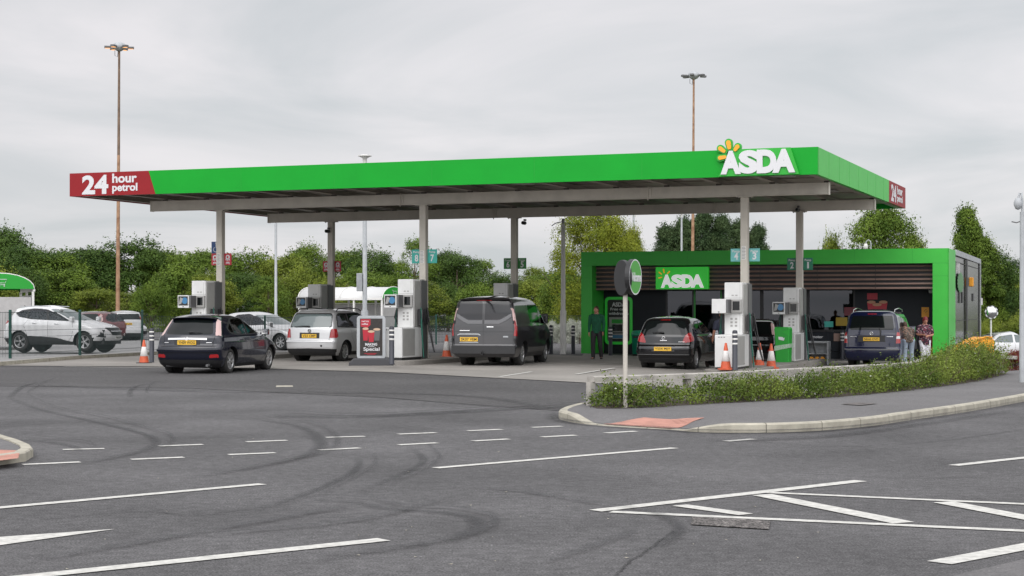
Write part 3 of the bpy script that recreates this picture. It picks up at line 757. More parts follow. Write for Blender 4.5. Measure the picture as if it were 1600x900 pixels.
def pump(cx, cy, label, flip=False, mast=True):
    p = CW(cx, cy); g = gz(p.x, p.y) + .15
    _c = CW(cx, cy - 2.1); _c.z = g; t = empty('fuel_pump', _c, -TH, label, 'fuel pump', 'petrol pumps on the islands'); t.scale = (K, K, 1.04)
    # lower cabinet with chamfered lid
    MB().box(-.27, .27, .02, 1.33, 0, .07).build('plinth', M['black'], t)
    low = MB(); low.box(-.29, .29, 0, 1.35, .07, .90); lo = low.build('lower_cabinet', M['pump_white'], t, bevel=.015)
    MB().box(.291, .297, .06, .85, .12, .86).build('cabinet_door', M['pump_grey'], t); MB().box(-.297, -.291, .06, .85, .12, .86).build('cabinet_door', M['pump_grey'], t)
    q = MB()
    for zz in (.83,):
        for k in range(3): q.box(-.2 + k * .07, -.16 + k * .07, -.003, 0, zz, zz + .02)
    q.build('warning_label', M['grey_dark'], lo)
    tw = MB(); tw.box(-.25, .23, .87, 1.35, .90, 2.25); to = tw.build('tower', M['pump_white'], t, bevel=.012)
    q = MB()
    for k in range(2): q.box(-.06 + k * .10, 0 + k * .10, .866, .87, 1.90, 1.93)
    for a in range(2):
        for b in range(3): q.box(-.09 + a * .12, -.03 + a * .12, .866, .87, 1.10 + b * .09, 1.15 + b * .09)
    q.box(-.25, .23, .867, .87, 1.84, 1.85); q.box(.16, .165, .867, .87, .95, 2.2)
    q.build('notice', M['pump_grey'], to)
    MB().box(.232, .262, .90, 1.33, .92, 2.2).build('side_panel', M['pump_grey'], t)
    # media box and display
    mb_ = MB().box(-.50, -.12, .50, .95, 1.45, 1.82).build('media_box', M['pump_white'], t, bevel=.01)
    if not flip: poster_bits(mb_, -.47, -.15, 1.52, 1.79, .497)
    q = MB().box(-.33, -.29, .494, .498, 1.475, 1.495); q.build('keyhole', M['black'], mb_)
    MB().box(-.118, -.06, .52, .9, 1.46, 1.81).build('media_box_side', M['grey_dark'], t)
    d = MB().box(-.055, .225, .80, .87, 1.46, 1.81).build('display_housing', M['pump_grey'], t, bevel=.008)
    MB().box(-.01, .17, .794, .80, 1.53, 1.76).build('screen', M['glass'], d)
    MB().box(-.15, .26, 1.351, 1.60, .02, 2.25).build('hose_channel', M['pump_grey'], t)
    q = MB()
    for a in (-.13, .0, .13, .24): q.box(a, a + .045, 1.34, 1.72, .02, 2.22)
    q.build('hose_rail', M['grey_dark'], t)
    for s in (-1, 1):
        x = .30 * s
        for k, yy in enumerate((1.05, 1.45)):
            n_ = MB(); n_.box(min(x, x + .07 * s), max(x, x + .07 * s), yy, yy + .13, .98, 1.42)
            n_.tube([(x + .1 * s, yy + .06, 1.38), (x + .13 * s, yy + .02, 1.2), (x + .10 * s, yy + .06, 1.05)], .03, 6)
            n_.build('nozzle', M['black'], t)
            h_ = MB(); pts = []
            for j in range(25):
                a = j / 24
                pts.append((x + (.06 + .30 * math.sin(math.pi * a) * (.5 + .5 * k)) * s, yy + .05 - .12 * math.sin(math.pi * a), 1.3 - 1.25 * math.sin(math.pi * min(1, a * 1.05)) ** .8 * (1 - .12 * k) + .5 * max(0, a - .7)))
            h_.tube(pts, .017, 6); h_.build('hose', M['hose_green'] if k == 0 else M['black'], t)
    return t
pump(COLX[0], 2.33, 'fuel pump nearest the blue disabled badge sign, behind the dark hatchback')
pump(COLX[0], 9.57, 'fuel pump behind the silver people carrier at the rear left column')
pump(COLX[1], 2.33, 'tall fuel pump with a blue advert screen right of the coffee board')
pump(COLX[1], 9.57, 'fuel pump whose top shows above the dark grey van')
pump(COLX[2], 2.33, 'white fuel pump beside the black hatchback below signs 4 and 3', flip=True)
pump(COLX[2], 9.57, 'fuel pump behind the green bin below signs 2 and 1')

# pump number signs on the columns
def numsign(cx, cy, z, h, left, right, m, word, label, gl, wl=.30, extra=None):
    t = empty('pump_sign', CW(cx, cy + .06, 0), -TH, label, 'sign', gl); t.scale = (K, K, K)
    for s, n_ in ((-1, left), (1, right)):
        x0, x1 = (-.1 - wl, -.1) if s < 0 else (.1, .1 + wl)
        pn = MB().box(x0, x1, -.02, 0, z, z + h).build('panel', m, t, bevel=.004)
        if n_:
            text('lettering', word, x0 + .05, z + h - .12, wl - .10, .08, -.021, M['white'], pn, depth=.003, offset=.02)
            text('number', n_, x0 + wl * (.33 if n_ != '1' else .42), z + .05, wl * (.36 if n_ != '1' else .18), .20, -.021, M['white'], pn, depth=.003, offset=.03)
        else:
            q = MB(); q.lathe([(.035, 0), (.075, 0), (.075, -.004), (.035, -.004)], (x0 + wl / 2, -.021, z + h - .12), 'y', 20); q.build('roundel', M['white'], pn)
            text('lettering', 'Pay at', x0 + .05, z + .12, wl - .1, .08, -.021, M['white'], pn, depth=.003, offset=.02)
            text('lettering', 'pump', x0 + .06, z + .02, wl - .12, .08, -.021, M['white'], pn, depth=.003, offset=.02)
    if extra:
        x0 = -.1 - wl
        pn = MB().box(x0, -.1, -.021, -.001, z + h + .003, z + h + .36).build('panel', M['navy_sign'], t, bevel=.004)
        q = MB(); yy = -.022
        q.lathe([(.0, 0), (.028, 0), (.028, -.004), (0, -.004)], (x0 + .16, yy, z + h + .31), 'y', 12)
        q.tube([(x0 + .16, yy, z + h + .28), (x0 + .165, yy, z + h + .17), (x0 + .23, yy, z + h + .16), (x0 + .25, yy, z + h + .08)], .012, 6)
        q.tube([(x0 + .15 + .075 * math.cos(a), yy, z + h + .12 + .075 * math.sin(a)) for a in [R(120 + 20 * k) for k in range(12)]], .01, 6)
        q.build('wheelchair_symbol', M['white'], pn)
numsign(COLX[0], 2.33, 2.96, .36, None, None, M['red_sign'], '', 'red pay at pump sign with a blue wheelchair badge panel on top', 'signs on the canopy columns', wl=.25, extra=True)
numsign(COLX[0], 9.57, 2.92, .36, None, None, M['red_sign'], '', 'plain red pay at pump sign on the rear left column', 'signs on the canopy columns', wl=.25)
numsign(COLX[1], 2.33, 2.95, .40, '8', '7', M['teal'], 'Pump', 'teal sign with numbers 8 and 7 on a column', 'signs on the canopy columns')
numsign(COLX[1], 9.57, 2.95, .36, '6', '5', M['leaf_green'], 'Pump', 'green sign with numbers 6 and 5 on a column', 'signs on the canopy columns')
numsign(COLX[2], 2.33, 2.90, .35, '4', '3', M['aqua'], 'Pump', 'pale aqua sign with numbers 4 and 3 on a column', 'signs on the canopy columns')
numsign(COLX[2], 9.57, 2.83, .38, '2', '1', M['mid_green'], 'Pump', 'dark green sign with numbers 2 and 1 on a column', 'signs on the canopy columns')
# small notices stuck on columns
for cx, z in ((COLX[0], 2.95), (COLX[1], 2.95), (COLX[2], 2.95)):
    nb = empty('column_notice', CW(cx, 2.33 - .102, z), -TH, 'small printed notice on the ' + {COLX[0]: 'front left column beside the red signs', COLX[1]: 'middle column beside the teal number sign', COLX[2]: 'right column beside the pale aqua number sign'}[cx], 'notice'); nb.scale = (K, K, K)
    MB().box(-.07, .05, -.004, 0, 0, .36).build('sheet', M['white_metal'], nb)
    q = MB()
    for k in range(9): q.box(-.06, .03 + .01 * (k % 2), -.006, -.0045, .02 + k * .038, .034 + k * .038)
    q.build('print', M['grey_dark'], nb)
    nb.location = nb.location
M['dim_yellow'] = mat('poster_yellow_dimmed', (0.30, 0.20, 0.01), .5)  # poster colours darkened to stand for dim light
M['dim_red'] = mat('poster_pink_dimmed', (0.14, 0.02, 0.03), .5)  # dim light put into the base colour here too
# ------------------------------------------------------------------ shop
SB = Vector((2.505, 60.3, 0)); SA = R(17.5)
sU = Vector((math.cos(SA), -math.sin(SA), 0)); sV = Vector((math.sin(SA), math.cos(SA), 0))
SL = 12.89; SZ = 3.69
def sx(px, d=0.0):
    k = (px - 800) / FOC; o = SB + sV * d
    return (k * o.y - o.x) / (sU.x - k * sU.y)
def szv(py, t, d=0.0):
    p = SB + sU * t + sV * d; return EYE + (HOR - py) * p.y / FOC
KS = 1.03
def shop_at(v): return Vector((v.x * KS, v.y * KS, EYE + (v.z - EYE) * KS))
shop = empty('shop_building', shop_at(SB), -SA, 'low petrol station shop with a bright green frame, brown louvre and dark glazed front', 'building')
shop.scale = (KS, KS, KS)
LP = .41; RP = .52; TB = .5; D0 = 1.7; GB = -.9
MB().box(0, LP, 0, D0, GB, SZ - TB - .002).build('wall_pier', M['green_b'], shop)
MB().box(SL - RP, SL, 0, D0, GB, SZ - TB - .002).build('wall_pier', M['green_b'], shop)
MB().box(0, SL, 0, D0, SZ - TB, SZ).build('roof_band', M['green_b'], shop)
for k in range(1, 7): MB().box(k * 1.95, k * 1.95 + .008, -.0025, 0, SZ - TB + .01, SZ).build('panel_joint', M['bin_green'], shop)
q = MB()
q.box(0, LP, -.0025, 0, 2.75, 2.758); q.box(SL - RP, SL, -.0025, 0, 2.75, 2.758); q.box(0, LP, -.0026, 0, SZ - TB - .006, SZ - TB + .004); q.box(SL - RP, SL, -.0026, 0, SZ - TB - .006, SZ - TB + .004)
q.build('panel_joint', M['bin_green'], shop)
# side and back walls (the side splays 2.2 degrees)
sd = Vector((.0384, .9993))
def sp(t, z, o=0.0): return (SL + sd.x * t + o, sd.y * t, z)
DEP = 14.6
MB().prism([(SL - .2, D0 + .003), (SL, D0 + .003), (SL + sd.x * DEP, DEP), (SL + sd.x * DEP - .2, DEP)], GB, SZ - .01, lambda a, b, h: (a, b, h)).build('side_wall', M['charcoal_side'], shop)
q = MB()
def sidebox(mb, t0, t1, z0, z1, o0, o1):
    mb.add([sp(t0, z0, o0), sp(t1, z0, o0), sp(t1, z1, o0), sp(t0, z1, o0), sp(t0, z0, o1), sp(t1, z0, o1), sp(t1, z1, o1), sp(t0, z1, o1)], [(0, 1, 2, 3), (7, 6, 5, 4), (0, 4, 5, 1), (1, 5, 6, 2), (2, 6, 7, 3), (3, 7, 4, 0)])
sidebox(q, .0, 2.6, GB, SZ - .001, -.02, .012); q.build('corner_cladding', M['green_b'], shop)
q = MB(); sidebox(q, 2.6, DEP + .1, SZ - .16, SZ + .04, -.02, .05); sidebox(q, DEP - .15, DEP + .1, GB, SZ - .163, -.02, .05)
q.build('edge_trim', M['grey_metal'], shop)
q = MB(); sidebox(q, 7.3, 7.9, GB, SZ - .17, .001, .03); sidebox(q, DEP - .6, DEP - .16, GB, SZ - .17, .001, .03); q.build('dark_strip', M['seal'], shop)
q = MB(); sidebox(q, 2.7, 7.2, 1.2, 1.22, .0, .012); sidebox(q, 8, DEP - .7, 1.2, 1.22, 0, .012); sidebox(q, 2.7, 7.2, 3.3, 3.32, .0, .012); sidebox(q, 8, DEP - .7, 3.3, 3.32, 0, .012); q.build('panel_joint', M['seal'], shop)
q = MB(); sidebox(q, 8.8, 9.2, 2.5, 2.86, .0, .16); q.build('alarm_box', M['yellow_box'], shop, bevel=.03)
q = MB(); sidebox(q, 5.0, 5.5, 1.85, 2.25, .0, .05); q.build('vent', M['black'], shop)
q = MB(); sidebox(q, 10.7, 11.2, 1.95, 2.25, .0, .03); q.build('vent', M['grey_dark'], shop)
q = MB(); sidebox(q, DEP + .1, DEP + .3, 1.8, 2.1, .0, .10); q.build('wall_lamp', M['white_metal'], shop)
# green starburst shape with white strokes above it on the side wall
q = MB(); pts = []
for k in range(36):
    a = 2 * math.pi * k / 36; r = 1.0 if k % 2 else .8
    pts.append((4.9 + 1.5 * r * math.cos(a), 2.6 + .40 * r * math.sin(a)))
q.prism(pts, .001, .006, lambda a, b, h: sp(a, b, h)); q.build('wall_shape', mat('starburst_green', (0.03, 0.20, 0.04), .4), shop)
q = MB()
for k in range(3): q.prism([(3.1 + k * .6, 2.9), (3.25 + k * .6, 2.9), (3.5 + k * .5, 3.3), (3.3 + k * .5, 3.3)], .007, .010, lambda a, b, h: sp(a, b, h))
q.build('wall_shape', M['white_metal'], shop)
MB().box(0, .2, D0 + .003, DEP, GB, SZ - .01).build('side_wall', M['charcoal'], shop)
MB().box(.2, SL + .35, DEP - .2, DEP, GB, SZ - .012).build('back_wall', M['charcoal'], shop)
MB().box(.2, SL - .2, D0 + .2, DEP - .2, SZ - .35, SZ - .2).build('flat_roof', M['grey_dark'], shop)
# reveal, ceiling, louvre
MB().box(LP, SL - RP, .9, D0 + .001, 2.34, 2.40).build('porch_ceiling', M['charcoal'], shop)
MB().box(LP, SL - RP, .62, .66, 2.3, SZ - TB).build('louvre_backing', M['seal'], shop)
lv = MB(); nS = 6
for k in range(nS):
    z = 2.33 + k * .152
    lv.prism([(.50, z), (.515, z - .012), (.62, z + .048), (.62, z + .060), (.52, z + .046)], LP + .003, SL - RP - .003, lambda a, b, h: (h, a, b))
lv.build('louvre', M['bronze'], shop)
for k in range(1, 6): MB().box(LP + k * 2.0, LP + k * 2.0 + .012, .495, .51, 2.32, SZ - TB - .01).build('louvre_joint', M['seal'], shop)
# back wall of the porch: solid, window, solid
W0, W1 = sx(1040, D0), sx(1336, D0)
MB().box(LP, W0, D0, D0 + .2, GB, SZ - .4).build('porch_wall', M['charcoal'], shop)
MB().box(W1, SL - RP, D0, D0 + .2, GB, SZ - .4).build('porch_wall', M['charcoal'], shop)
MB().box(W0, W1, D0, D0 + .2, GB, .10).build('plinth_wall', M['charcoal'], shop)
xs_ = [W0, sx(1084, D0), sx(1128, D0), sx(1190, D0), sx(1262, D0), W1]
kinds = ['glass_shop'] * 5
for i in range(5):
    a, b = xs_[i] + .03, xs_[i + 1] - .03
    z0 = .82 if i == 4 else .12
    fr_ = MB()
    fr_.box(a - .03, a + .03, D0, D0 + .08, z0, 2.38); fr_.box(b - .03, b + .03, D0, D0 + .08, z0, 2.38)
    fr_.box(a + .03, b - .03, D0, D0 + .08, 2.31, 2.38); fr_.box(a + .03, b - .03, D0, D0 + .08, z0, z0 + .07)
    f = fr_.build('window_frame', M['seal'] if i != 1 else M['bin_green'], shop)
    MB().box(a + .03, b - .03, D0 + .035, D0 + .045, z0 + .07, 2.31).build('window_pane', M['shop_pane'] if 'shop_pane' in M else M['glass_shop'], f)
MB().box(xs_[4], W1, D0 - .02, D0 + .1, .12, .81).build('counter_panel', M['charcoal'], shop)
# interior seen through the glass
inner = MB(); inner.box(W0 - .5, W1 + .3, D0 + 4.0, D0 + 4.1, 0, 2.9); inner.build('inner_wall', M['charcoal'], shop)
MB().box(W0 - .5, W1 + .3, D0 + .21, D0 + 4, -.02, .05).build('inner_floor', M['charcoal'], shop)
random.seed(11)
for k in range(5):
    x = W0 + .4 + k * 1.15
    sh = MB().box(x, x + .9, D0 + 1.4, D0 + 1.8, .05, 1.35).build('shelf_unit', M['pump_grey'], shop)
    for j in range(4):
        c = random.choice(['blue', 'white_metal', 'bin_green', 'yellow_box', 'red', 'teal'])
        MB().box(x + .05, x + .85, D0 + 1.32, D0 + 1.39, .2 + j * .3, .38 + j * .3).build('goods', M[c], sh)
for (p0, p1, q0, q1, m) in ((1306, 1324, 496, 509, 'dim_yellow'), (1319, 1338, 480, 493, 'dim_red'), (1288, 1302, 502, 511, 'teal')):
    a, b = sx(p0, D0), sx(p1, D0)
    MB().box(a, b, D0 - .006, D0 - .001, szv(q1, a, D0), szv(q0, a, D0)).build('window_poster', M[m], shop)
a, b = sx(1303, D0), sx(1327, D0)
MB().box(a, b, D0 - .06, D0 - .021, szv(533, a, D0), szv(521, a, D0)).build('wall_hatch', M['bronze'], shop)
# coffee cup artwork, yellow notice
a, b = sx(1355, D0), sx(1371, D0)
MB().box(a, b, D0 - .012, D0 - .001, szv(468, a, D0), szv(458, a, D0)).build('red_panel', M['red_sign'], shop)
for (p, y0, y1, hw) in ((1361.5, 487, 472, 6.5), (1380, 487, 472, 6.5), (1370.5, 492, 476, 7)):
    a = sx(p, D0); w = hw / 44.; z0 = szv(y0, a, D0); z1 = szv(y1, a, D0)
    yo = D0 - .01 - (.012 if p == 1370.5 else 0)
    c = MB().prism([(a - w * .7, z0), (a + w * .7, z0), (a + w, z1), (a - w, z1)], yo, yo + .008, xz).build('cup_artwork', M['red_sign'], shop)
    q = MB(); q.prism([(a + w * math.cos(t), z1 + .055 * math.sin(t)) for t in [k * math.pi / 8 for k in range(16)]], yo - .004, yo - .001, xz); q.build('coffee_top', M['cup_top'] if 'cup_top' in M else M['bronze'], c)
a, b = sx(1440, D0), sx(1451.5, D0)
c = MB().box(a, b, D0 - .012, D0 - .001, szv(495.5, a, D0), szv(480, a, D0)).build('yellow_notice', M['yellow_box'], shop)
q = MB(); z = szv(487, a, D0); q.tube([(a + .08, D0 - .016, z), (a + .15, D0 - .016, z + .09), (a + .2, D0 - .016, z + .02), (a + .12, D0 - .016, z - .03)], .008, 5); q.build('notice_print', M['black'], c)
a = sx(1452, D0); MB().box(a, a + .25, D0 - .12, D0 - .001, 0 - .3, .75).build('red_box', M['red'], shop)
a = sx(1455, D0); MB().lathe([(0, -.1), (.07, -.08), (.09, 0), (.09, .04), (0, .04)], (a, D0 - .15, 2.27), 'z', 12).build('porch_light', M['white_metal'], shop)
# name board on the louvre
a, b = sx(1026, .45), sx(1108, .45); z0, z1 = szv(452, a, .45), szv(417.5, a, .45)
M['lit_green'] = mat('lit_sign_green', (0.02, 0.45, 0.03), .35, emit=((.02, .6, .03), .30)); M['lit_white'] = mat('lit_lettering', (.8, .8, .8), .4, emit=((1, 1, 1), .38))
M['lit_yellow'] = mat('lit_petal', (.78, .36, .02), .4, emit=((1, .45, .02), .35)); M['lit_ring'] = mat('lit_surround', (0.02, 0.42, 0.03), .35, emit=((.03, .6, .05), .12))
nb = MB().box(a, b, .30, .49, z0, z1).build('sign_board', M['lit_green'], shop)
h = z1 - z0; w = b - a
logo(nb, a + w * .10, z0 + h * .06, w * .82, h * .60, .298, [petal(a + .33, z1 - .34, -.03, .20, .16, .045), petal(a + .33, z1 - .34, .14, .14, .14, .045), petal(a + .33, z1 - .34, -.16, .12, .14, .045), petal(a + .33, z1 - .34, -.16, -.04, .14, .045)], backing=False)
for c_ in nb.children:
    c_.data.materials[0] = M['lit_yellow'] if c_.name.startswith('petal') else M['lit_white']
# cash machine
a, b = sx(945.5, D0), sx(988.5, D0); z0, z1 = szv(538, a, D0), szv(464, a, D0)
atm = empty('cash_machine', shop_at(SB + sU * a + sV * D0), -SA, 'cash machine in a black panel with a rounded green frame beside the left shop pier', 'cash machine')
atm.scale = (KS, KS, KS)
w = b - a
def rrect(x0, x1, z0, z1, r, n=6):
    P = []
    for cx, cz, a0 in ((x1 - r, z0 + r, -90), (x1 - r, z1 - r, 0), (x0 + r, z1 - r, 90), (x0 + r, z0 + r, 180)):
        for k in range(n + 1): t = R(a0 + 90 * k / n); P.append((cx + r * math.cos(t), cz + r * math.sin(t)))
    return P
MB().prism(rrect(0, w, z0, z1, .16), -.05, -.001, xz).build('surround', M['lit_ring'], atm)
MB().prism(rrect(.10, w - .10, z0 + .1, z1 - .1, .10), -.056, -.051, xz).build('panel', M['seal'], atm)
text('lettering', 'ASDA', .27, z1 - .36, .52, .16, -.057, M['white'], atm, offset=.04)
text('lettering', 'Free cash', .22, z1 - .50, .62, .10, -.057, M['white'], atm, offset=.02)
text('lettering', 'withdrawals', .16, z1 - .66, .74, .10, -.057, M['white'], atm, offset=.02)
MB().box(.17, w - .17, -.11, -.057, z0 + .20, z1 - .75).build('machine_face', M['pump_grey'], atm, bevel=.02)
MB().box(.28, w - .28, -.116, -.111, z1 - .98, z1 - .83).build('header', M['bin_green'], atm)
MB().box(.30, w - .36, -.118, -.111, z0 + .50, z0 + .74).build('screen', M['glass_shop'], atm)
MB().box(.25, w - .30, -.13, -.111, z0 + .40, z0 + .47).build('keypad', M['grey_dark'], atm)
MB().box(.22, w - .25, -.113, -.1105, z0 + .23, z0 + .35).build('blue_strip', M['blue'], atm)
# rooftop bits
p = SB + sU * sx(1357, 3) + sV * 3
rc = empty('roof_camera', shop_at(Vector((p.x, p.y, SZ - .2))), -SA, 'small hooked camera post standing on the green shop roof', 'camera')
MB().tube([(.09, 0, 0), (.09, 0, .5), (.07, 0, .6), (0, 0, .66), (-.08, 0, .6), (-.1, 0, .5)], .022, 8).build('post', M['grey_metal'], rc)
MB().lathe([(0, .52), (.05, .52), (.08, .42), (.08, .36), (.05, .30), (0, .28)], (-.1, 0, 0), n=12).build('dome', M['white_metal'], rc)
MB().box(.0, .06, -.06, 0, 0.1, .22).build('bracket', M['white_metal'], rc)
# ------------------------------------------------------------------ trees
F = {
 'mid': foliage('leaves_mid', (0.030, 0.068, 0.009), (0.175, 0.250, 0.036)),
 'dark': foliage('leaves_dark', (0.018, 0.046, 0.010), (0.095, 0.155, 0.030)),
 'olive': foliage('leaves_olive', (0.042, 0.078, 0.010), (0.250, 0.295, 0.042)),
 'lime': foliage('leaves_yellow', (0.075, 0.115, 0.010), (0.300, 0.325, 0.035), .22),
 'poplar': foliage('leaves_poplar', (0.022, 0.048, 0.020), (0.085, 0.125, 0.048)),
 'hedge': foliage('hedge_leaves', (0.034, 0.070, 0.010), (0.215, 0.270, 0.050)),
 'silver': foliage('silver_leaves', (0.20, 0.22, 0.16), (0.55, 0.56, 0.50)),
 'redleaf': foliage('red_leaves', (0.10, 0.02, 0.02), (0.22, 0.06, 0.04)),
}
for _n in F['hedge'].node_tree.nodes:
    if _n.type == 'VALTORGB':
        _n.color_ramp.elements[0].position = .10; _e = _n.color_ramp.elements.new(0.0); _e.color = (.10, .055, .022, 1); _e = _n.color_ramp.elements.new(.07); _e.color = (.07, .06, .02, 1)
def leaves_mesh(name, centres, normals, size, m, rng, jitter=.6, aspect=.6):
    n = len(centres)
    nr = normals + rng.normal(0, jitter, (n, 3)); nr /= np.linalg.norm(nr, axis=1)[:, None] + 1e-9
    a = np.cross(nr, rng.normal(0, 1, (n, 3))); a /= np.linalg.norm(a, axis=1)[:, None] + 1e-9
    b = np.cross(nr, a)
    s = (size * rng.uniform(.6, 1.35, n))[:, None]
    v = np.stack([centres - a * s * .5, centres + b * s * aspect * .5 + nr * s * .08, centres + a * s * .5, centres - b * s * aspect * .5 + nr * s * .08], 1).reshape(-1, 3)
    me = bpy.data.meshes.new(name); me.vertices.add(4 * n); me.vertices.foreach_set('co', v.ravel())
    me.loops.add(4 * n); me.loops.foreach_set('vertex_index', np.arange(4 * n, dtype=np.int32))
    me.polygons.add(n); me.polygons.foreach_set('loop_start', np.arange(0, 4 * n, 4, dtype=np.int32))
    try: me.polygons.foreach_set('loop_total', np.full(n, 4, dtype=np.int32))
    except Exception: pass
    me.update(calc_edges=True); me.validate(); me.materials.append(m)
    return me
def crown_points(rng, W, H, z0, nb, nl, shape='round', gap=0.0):
    """leaf centres on a heap of uneven clumps filling an envelope W wide, from z0 to H"""
    C = []; Nn = []
    hh = (H - z0)
    for k in range(nb):
        f = rng.uniform(0, 1) ** .8
        if shape == 'round': rad = math.sqrt(max(0, 1 - (2 * f - .85) ** 2 / 1.35))
        elif shape == 'tall': rad = math.sin(math.pi * min(1, .12 + .88 * f) ** 1.0) ** .55 * (1 - .25 * f)
        elif shape == 'wide': rad = math.sqrt(max(0, 1 - f ** 2.4))
        else: rad = max(.1, 1 - f)
        a = rng.uniform(0, 2 * math.pi); r = rad * W / 2 * (rng.uniform(.25, 1) ** .5) * .84
        br = (W * .5) * (rng.uniform(.20, .38) if shape != 'tall' else rng.uniform(.26, .44))
        c = np.array([r * math.cos(a), r * math.sin(a), z0 + f * hh * .93])
        n = int(nl * (br / (W * .13)) ** 2 / nb) + 8
        d = rng.normal(0, 1, (n, 3)); d /= np.linalg.norm(d, axis=1)[:, None]
        d[:, 2] = np.where(d[:, 2] < -.35, -d[:, 2], d[:, 2])
        rr = br * rng.uniform(.62, 1.12, n)
        if gap: rr *= 1 + .35 * (rng.uniform(0, 1, n) < gap)
        C.append(c + d * rr[:, None] * np.array([1, 1, .78])); Nn.append(d + np.array([0, 0, .5]))
        # twigs breaking the outline
        m = max(2, n // 60)
        for _ in range(m):
            dd = rng.normal(0, 1, 3); dd[2] = abs(dd[2]) + .3; dd /= np.linalg.norm(dd)
            t = rng.uniform(.9, 1.5, 7)
            C.append(c + dd * (br * t)[:, None] + rng.normal(0, .05, (7, 3))); Nn.append(np.tile(dd, (7, 1)))
    return np.concatenate(C), np.concatenate(Nn)
def trunk_mb(rng, H, W, r0):
    t = MB(); x = rng.uniform(-.15, .15); t.tube([(0, 0, -.6), (x * .3, 0, H * .25), (x, x * .5, H * .55), (x * 1.5, x, H * .82)], [r0 * 1.15, r0, r0 * .6, r0 * .18], 8)
    for k in range(7):
        a = rng.uniform(0, 6.28); z = H * rng.uniform(.18, .6); l = W * rng.uniform(.25, .42)
        t.tube([(x * z / H, 0, z), (l * .5 * math.cos(a), l * .5 * math.sin(a), z + l * .35), (l * math.cos(a), l * math.sin(a), z + l * .8)], [r0 * .45, r0 * .3, r0 * .08], 6)
    return t
proto = {}
def tree_kind(key, W, H, z0, nb, nl, size, shape, seed, gap=0.0, r0=.14):
    rng = np.random.default_rng(seed)
    c, n = crown_points(rng, W, H, z0, nb, nl, shape, gap)
    me = leaves_mesh('crown', c, n, size, F['mid'], rng)
    tb = trunk_mb(rng, H, W, r0); o = tb.build('trunk', M['trunk']); tm_ = o.data; bpy.data.objects.remove(o)
    proto[key] = (me, tm_, W, H)
tree_kind('roundA', 6, 7, .6, 64, 22000, .15, 'round', 1)
tree_kind('roundB', 6.4, 7, .5, 74, 23000, .15, 'round', 2, .15)
tree_kind('roundC', 5.6, 7.4, .4, 58, 20000, .145, 'round', 3, .3)
tree_kind('looseA', 4.6, 6.5, .6, 34, 9000, .13, 'round', 4, .4)
tree_kind('bushA', 4.6, 3.4, -.2, 44, 16000, .115, 'wide', 5)
tree_kind('bushB', 5.0, 3.2, -.2, 50, 17000, .11, 'wide', 6, .2)
tree_kind('limeA', 5.4, 6.6, .7, 100, 44000, .09, 'round', 7, .1)
tree_kind('poplarA', 3.6, 9, .5, 70, 20000, .13, 'tall', 8, .1)
tree_kind('columnA', 2.9, 7.6, .3, 70, 22000, .11, 'tall', 9, .1)
tree_kind('domeA', 7, 8, .4, 90, 28000, .14, 'wide', 10, .1)
cache = {}
def tree(kind, px, Y, top, width, colour, label, cat='tree', group=None, name='tree', rz=None, z=0.0):
    me, tm_, W, H = proto[kind]
    X = (px - 800) * Y / FOC; h = EYE + (HOR - top) * Y / FOC - z; w = width * Y / FOC
    if (kind, colour) not in cache:
        if me.materials[0] is F[colour]: cache[(kind, colour)] = me
        else:
            m2 = me.copy(); m2.materials.clear(); m2.materials.append(F[colour]); cache[(kind, colour)] = m2
    t = empty(name, (X, Y, z), 0, label, cat, group)
    t.rotation_euler[2] = rz if rz is not None else (px * .37) % 6.28
    t.scale = (w / W, w / W, h / H)
    for nm, d in (('crown', cache[(kind, colour)]), ('trunk', tm_)):
        o = bpy.data.objects.new(nm, d); COL.objects.link(o); o.parent = t
    return t
BG = 'hedgerow trees behind the car park'
back = [(-60, 380, 150, 'roundA', 'dark'), (5, 366, 150, 'roundB', 'dark'), (40, 384, 110, 'roundC', 'dark'), (80, 399, 130, 'roundA', 'mid'), (118, 388, 130, 'roundC', 'dark'), (150, 398, 110, 'roundB', 'dark'), (213, 377, 130, 'roundA', 'dark'),
        (262, 398, 120, 'roundB', 'mid'), (303, 392, 110, 'roundC', 'mid'), (335, 399, 90, 'looseA', 'mid'), (385, 396, 120, 'roundA', 'mid'), (440, 400, 100, 'roundC', 'olive'), (478, 390, 90, 'roundB', 'mid'), (538, 392, 90, 'roundC', 'mid'), (580, 391, 100, 'roundA', 'dark'),
        (618, 412, 80, 'looseA', 'mid'), (648, 376, 70, 'looseA', 'mid'), (700, 400, 100, 'roundB', 'dark'), (715, 402, 90, 'looseA', 'dark'), (752, 408, 80, 'looseA', 'mid'), (790, 430, 80, 'roundA', 'dark'), (838, 420, 70, 'looseA', 'olive'), (862, 425, 90, 'roundC', 'mid')]
desc = {'dark': 'dark green', 'mid': 'mid green', 'olive': 'olive green', 'lime': 'yellow green'}
where = ['at the far left edge', 'tallest dome above the trolley shelter at the left', 'beside the tallest dome at the left', 'behind the white off roader roof', 'left of the rusty mast, behind the off roader', 'just left of the rusty mast', 'just right of the rusty mast',
         'above the left cone', 'just left of the front left canopy column', 'directly behind the front left canopy column', 'right of the front left canopy column', 'behind the thin lamp post', 'left of the rear left canopy column', 'right of the rear left canopy column',
         'behind the lamp post with the grey box', 'left of the column numbered 8', 'spindly, its tip rising behind the sign with 8 and 7', 'right of the column numbered 7', 'between numbers 7 and 6', 'above the dark van roof', 'behind the column numbered 6 and 5', 'wispy, right of number 5', 'left of the yellow green tree']
for (px, top, w, k, c), wh in zip(back, where):
    tree(k, px, 150 + (px * 7) % 9, top, w * 1.12, c, f'{desc[c]} tree {wh}', group=BG)
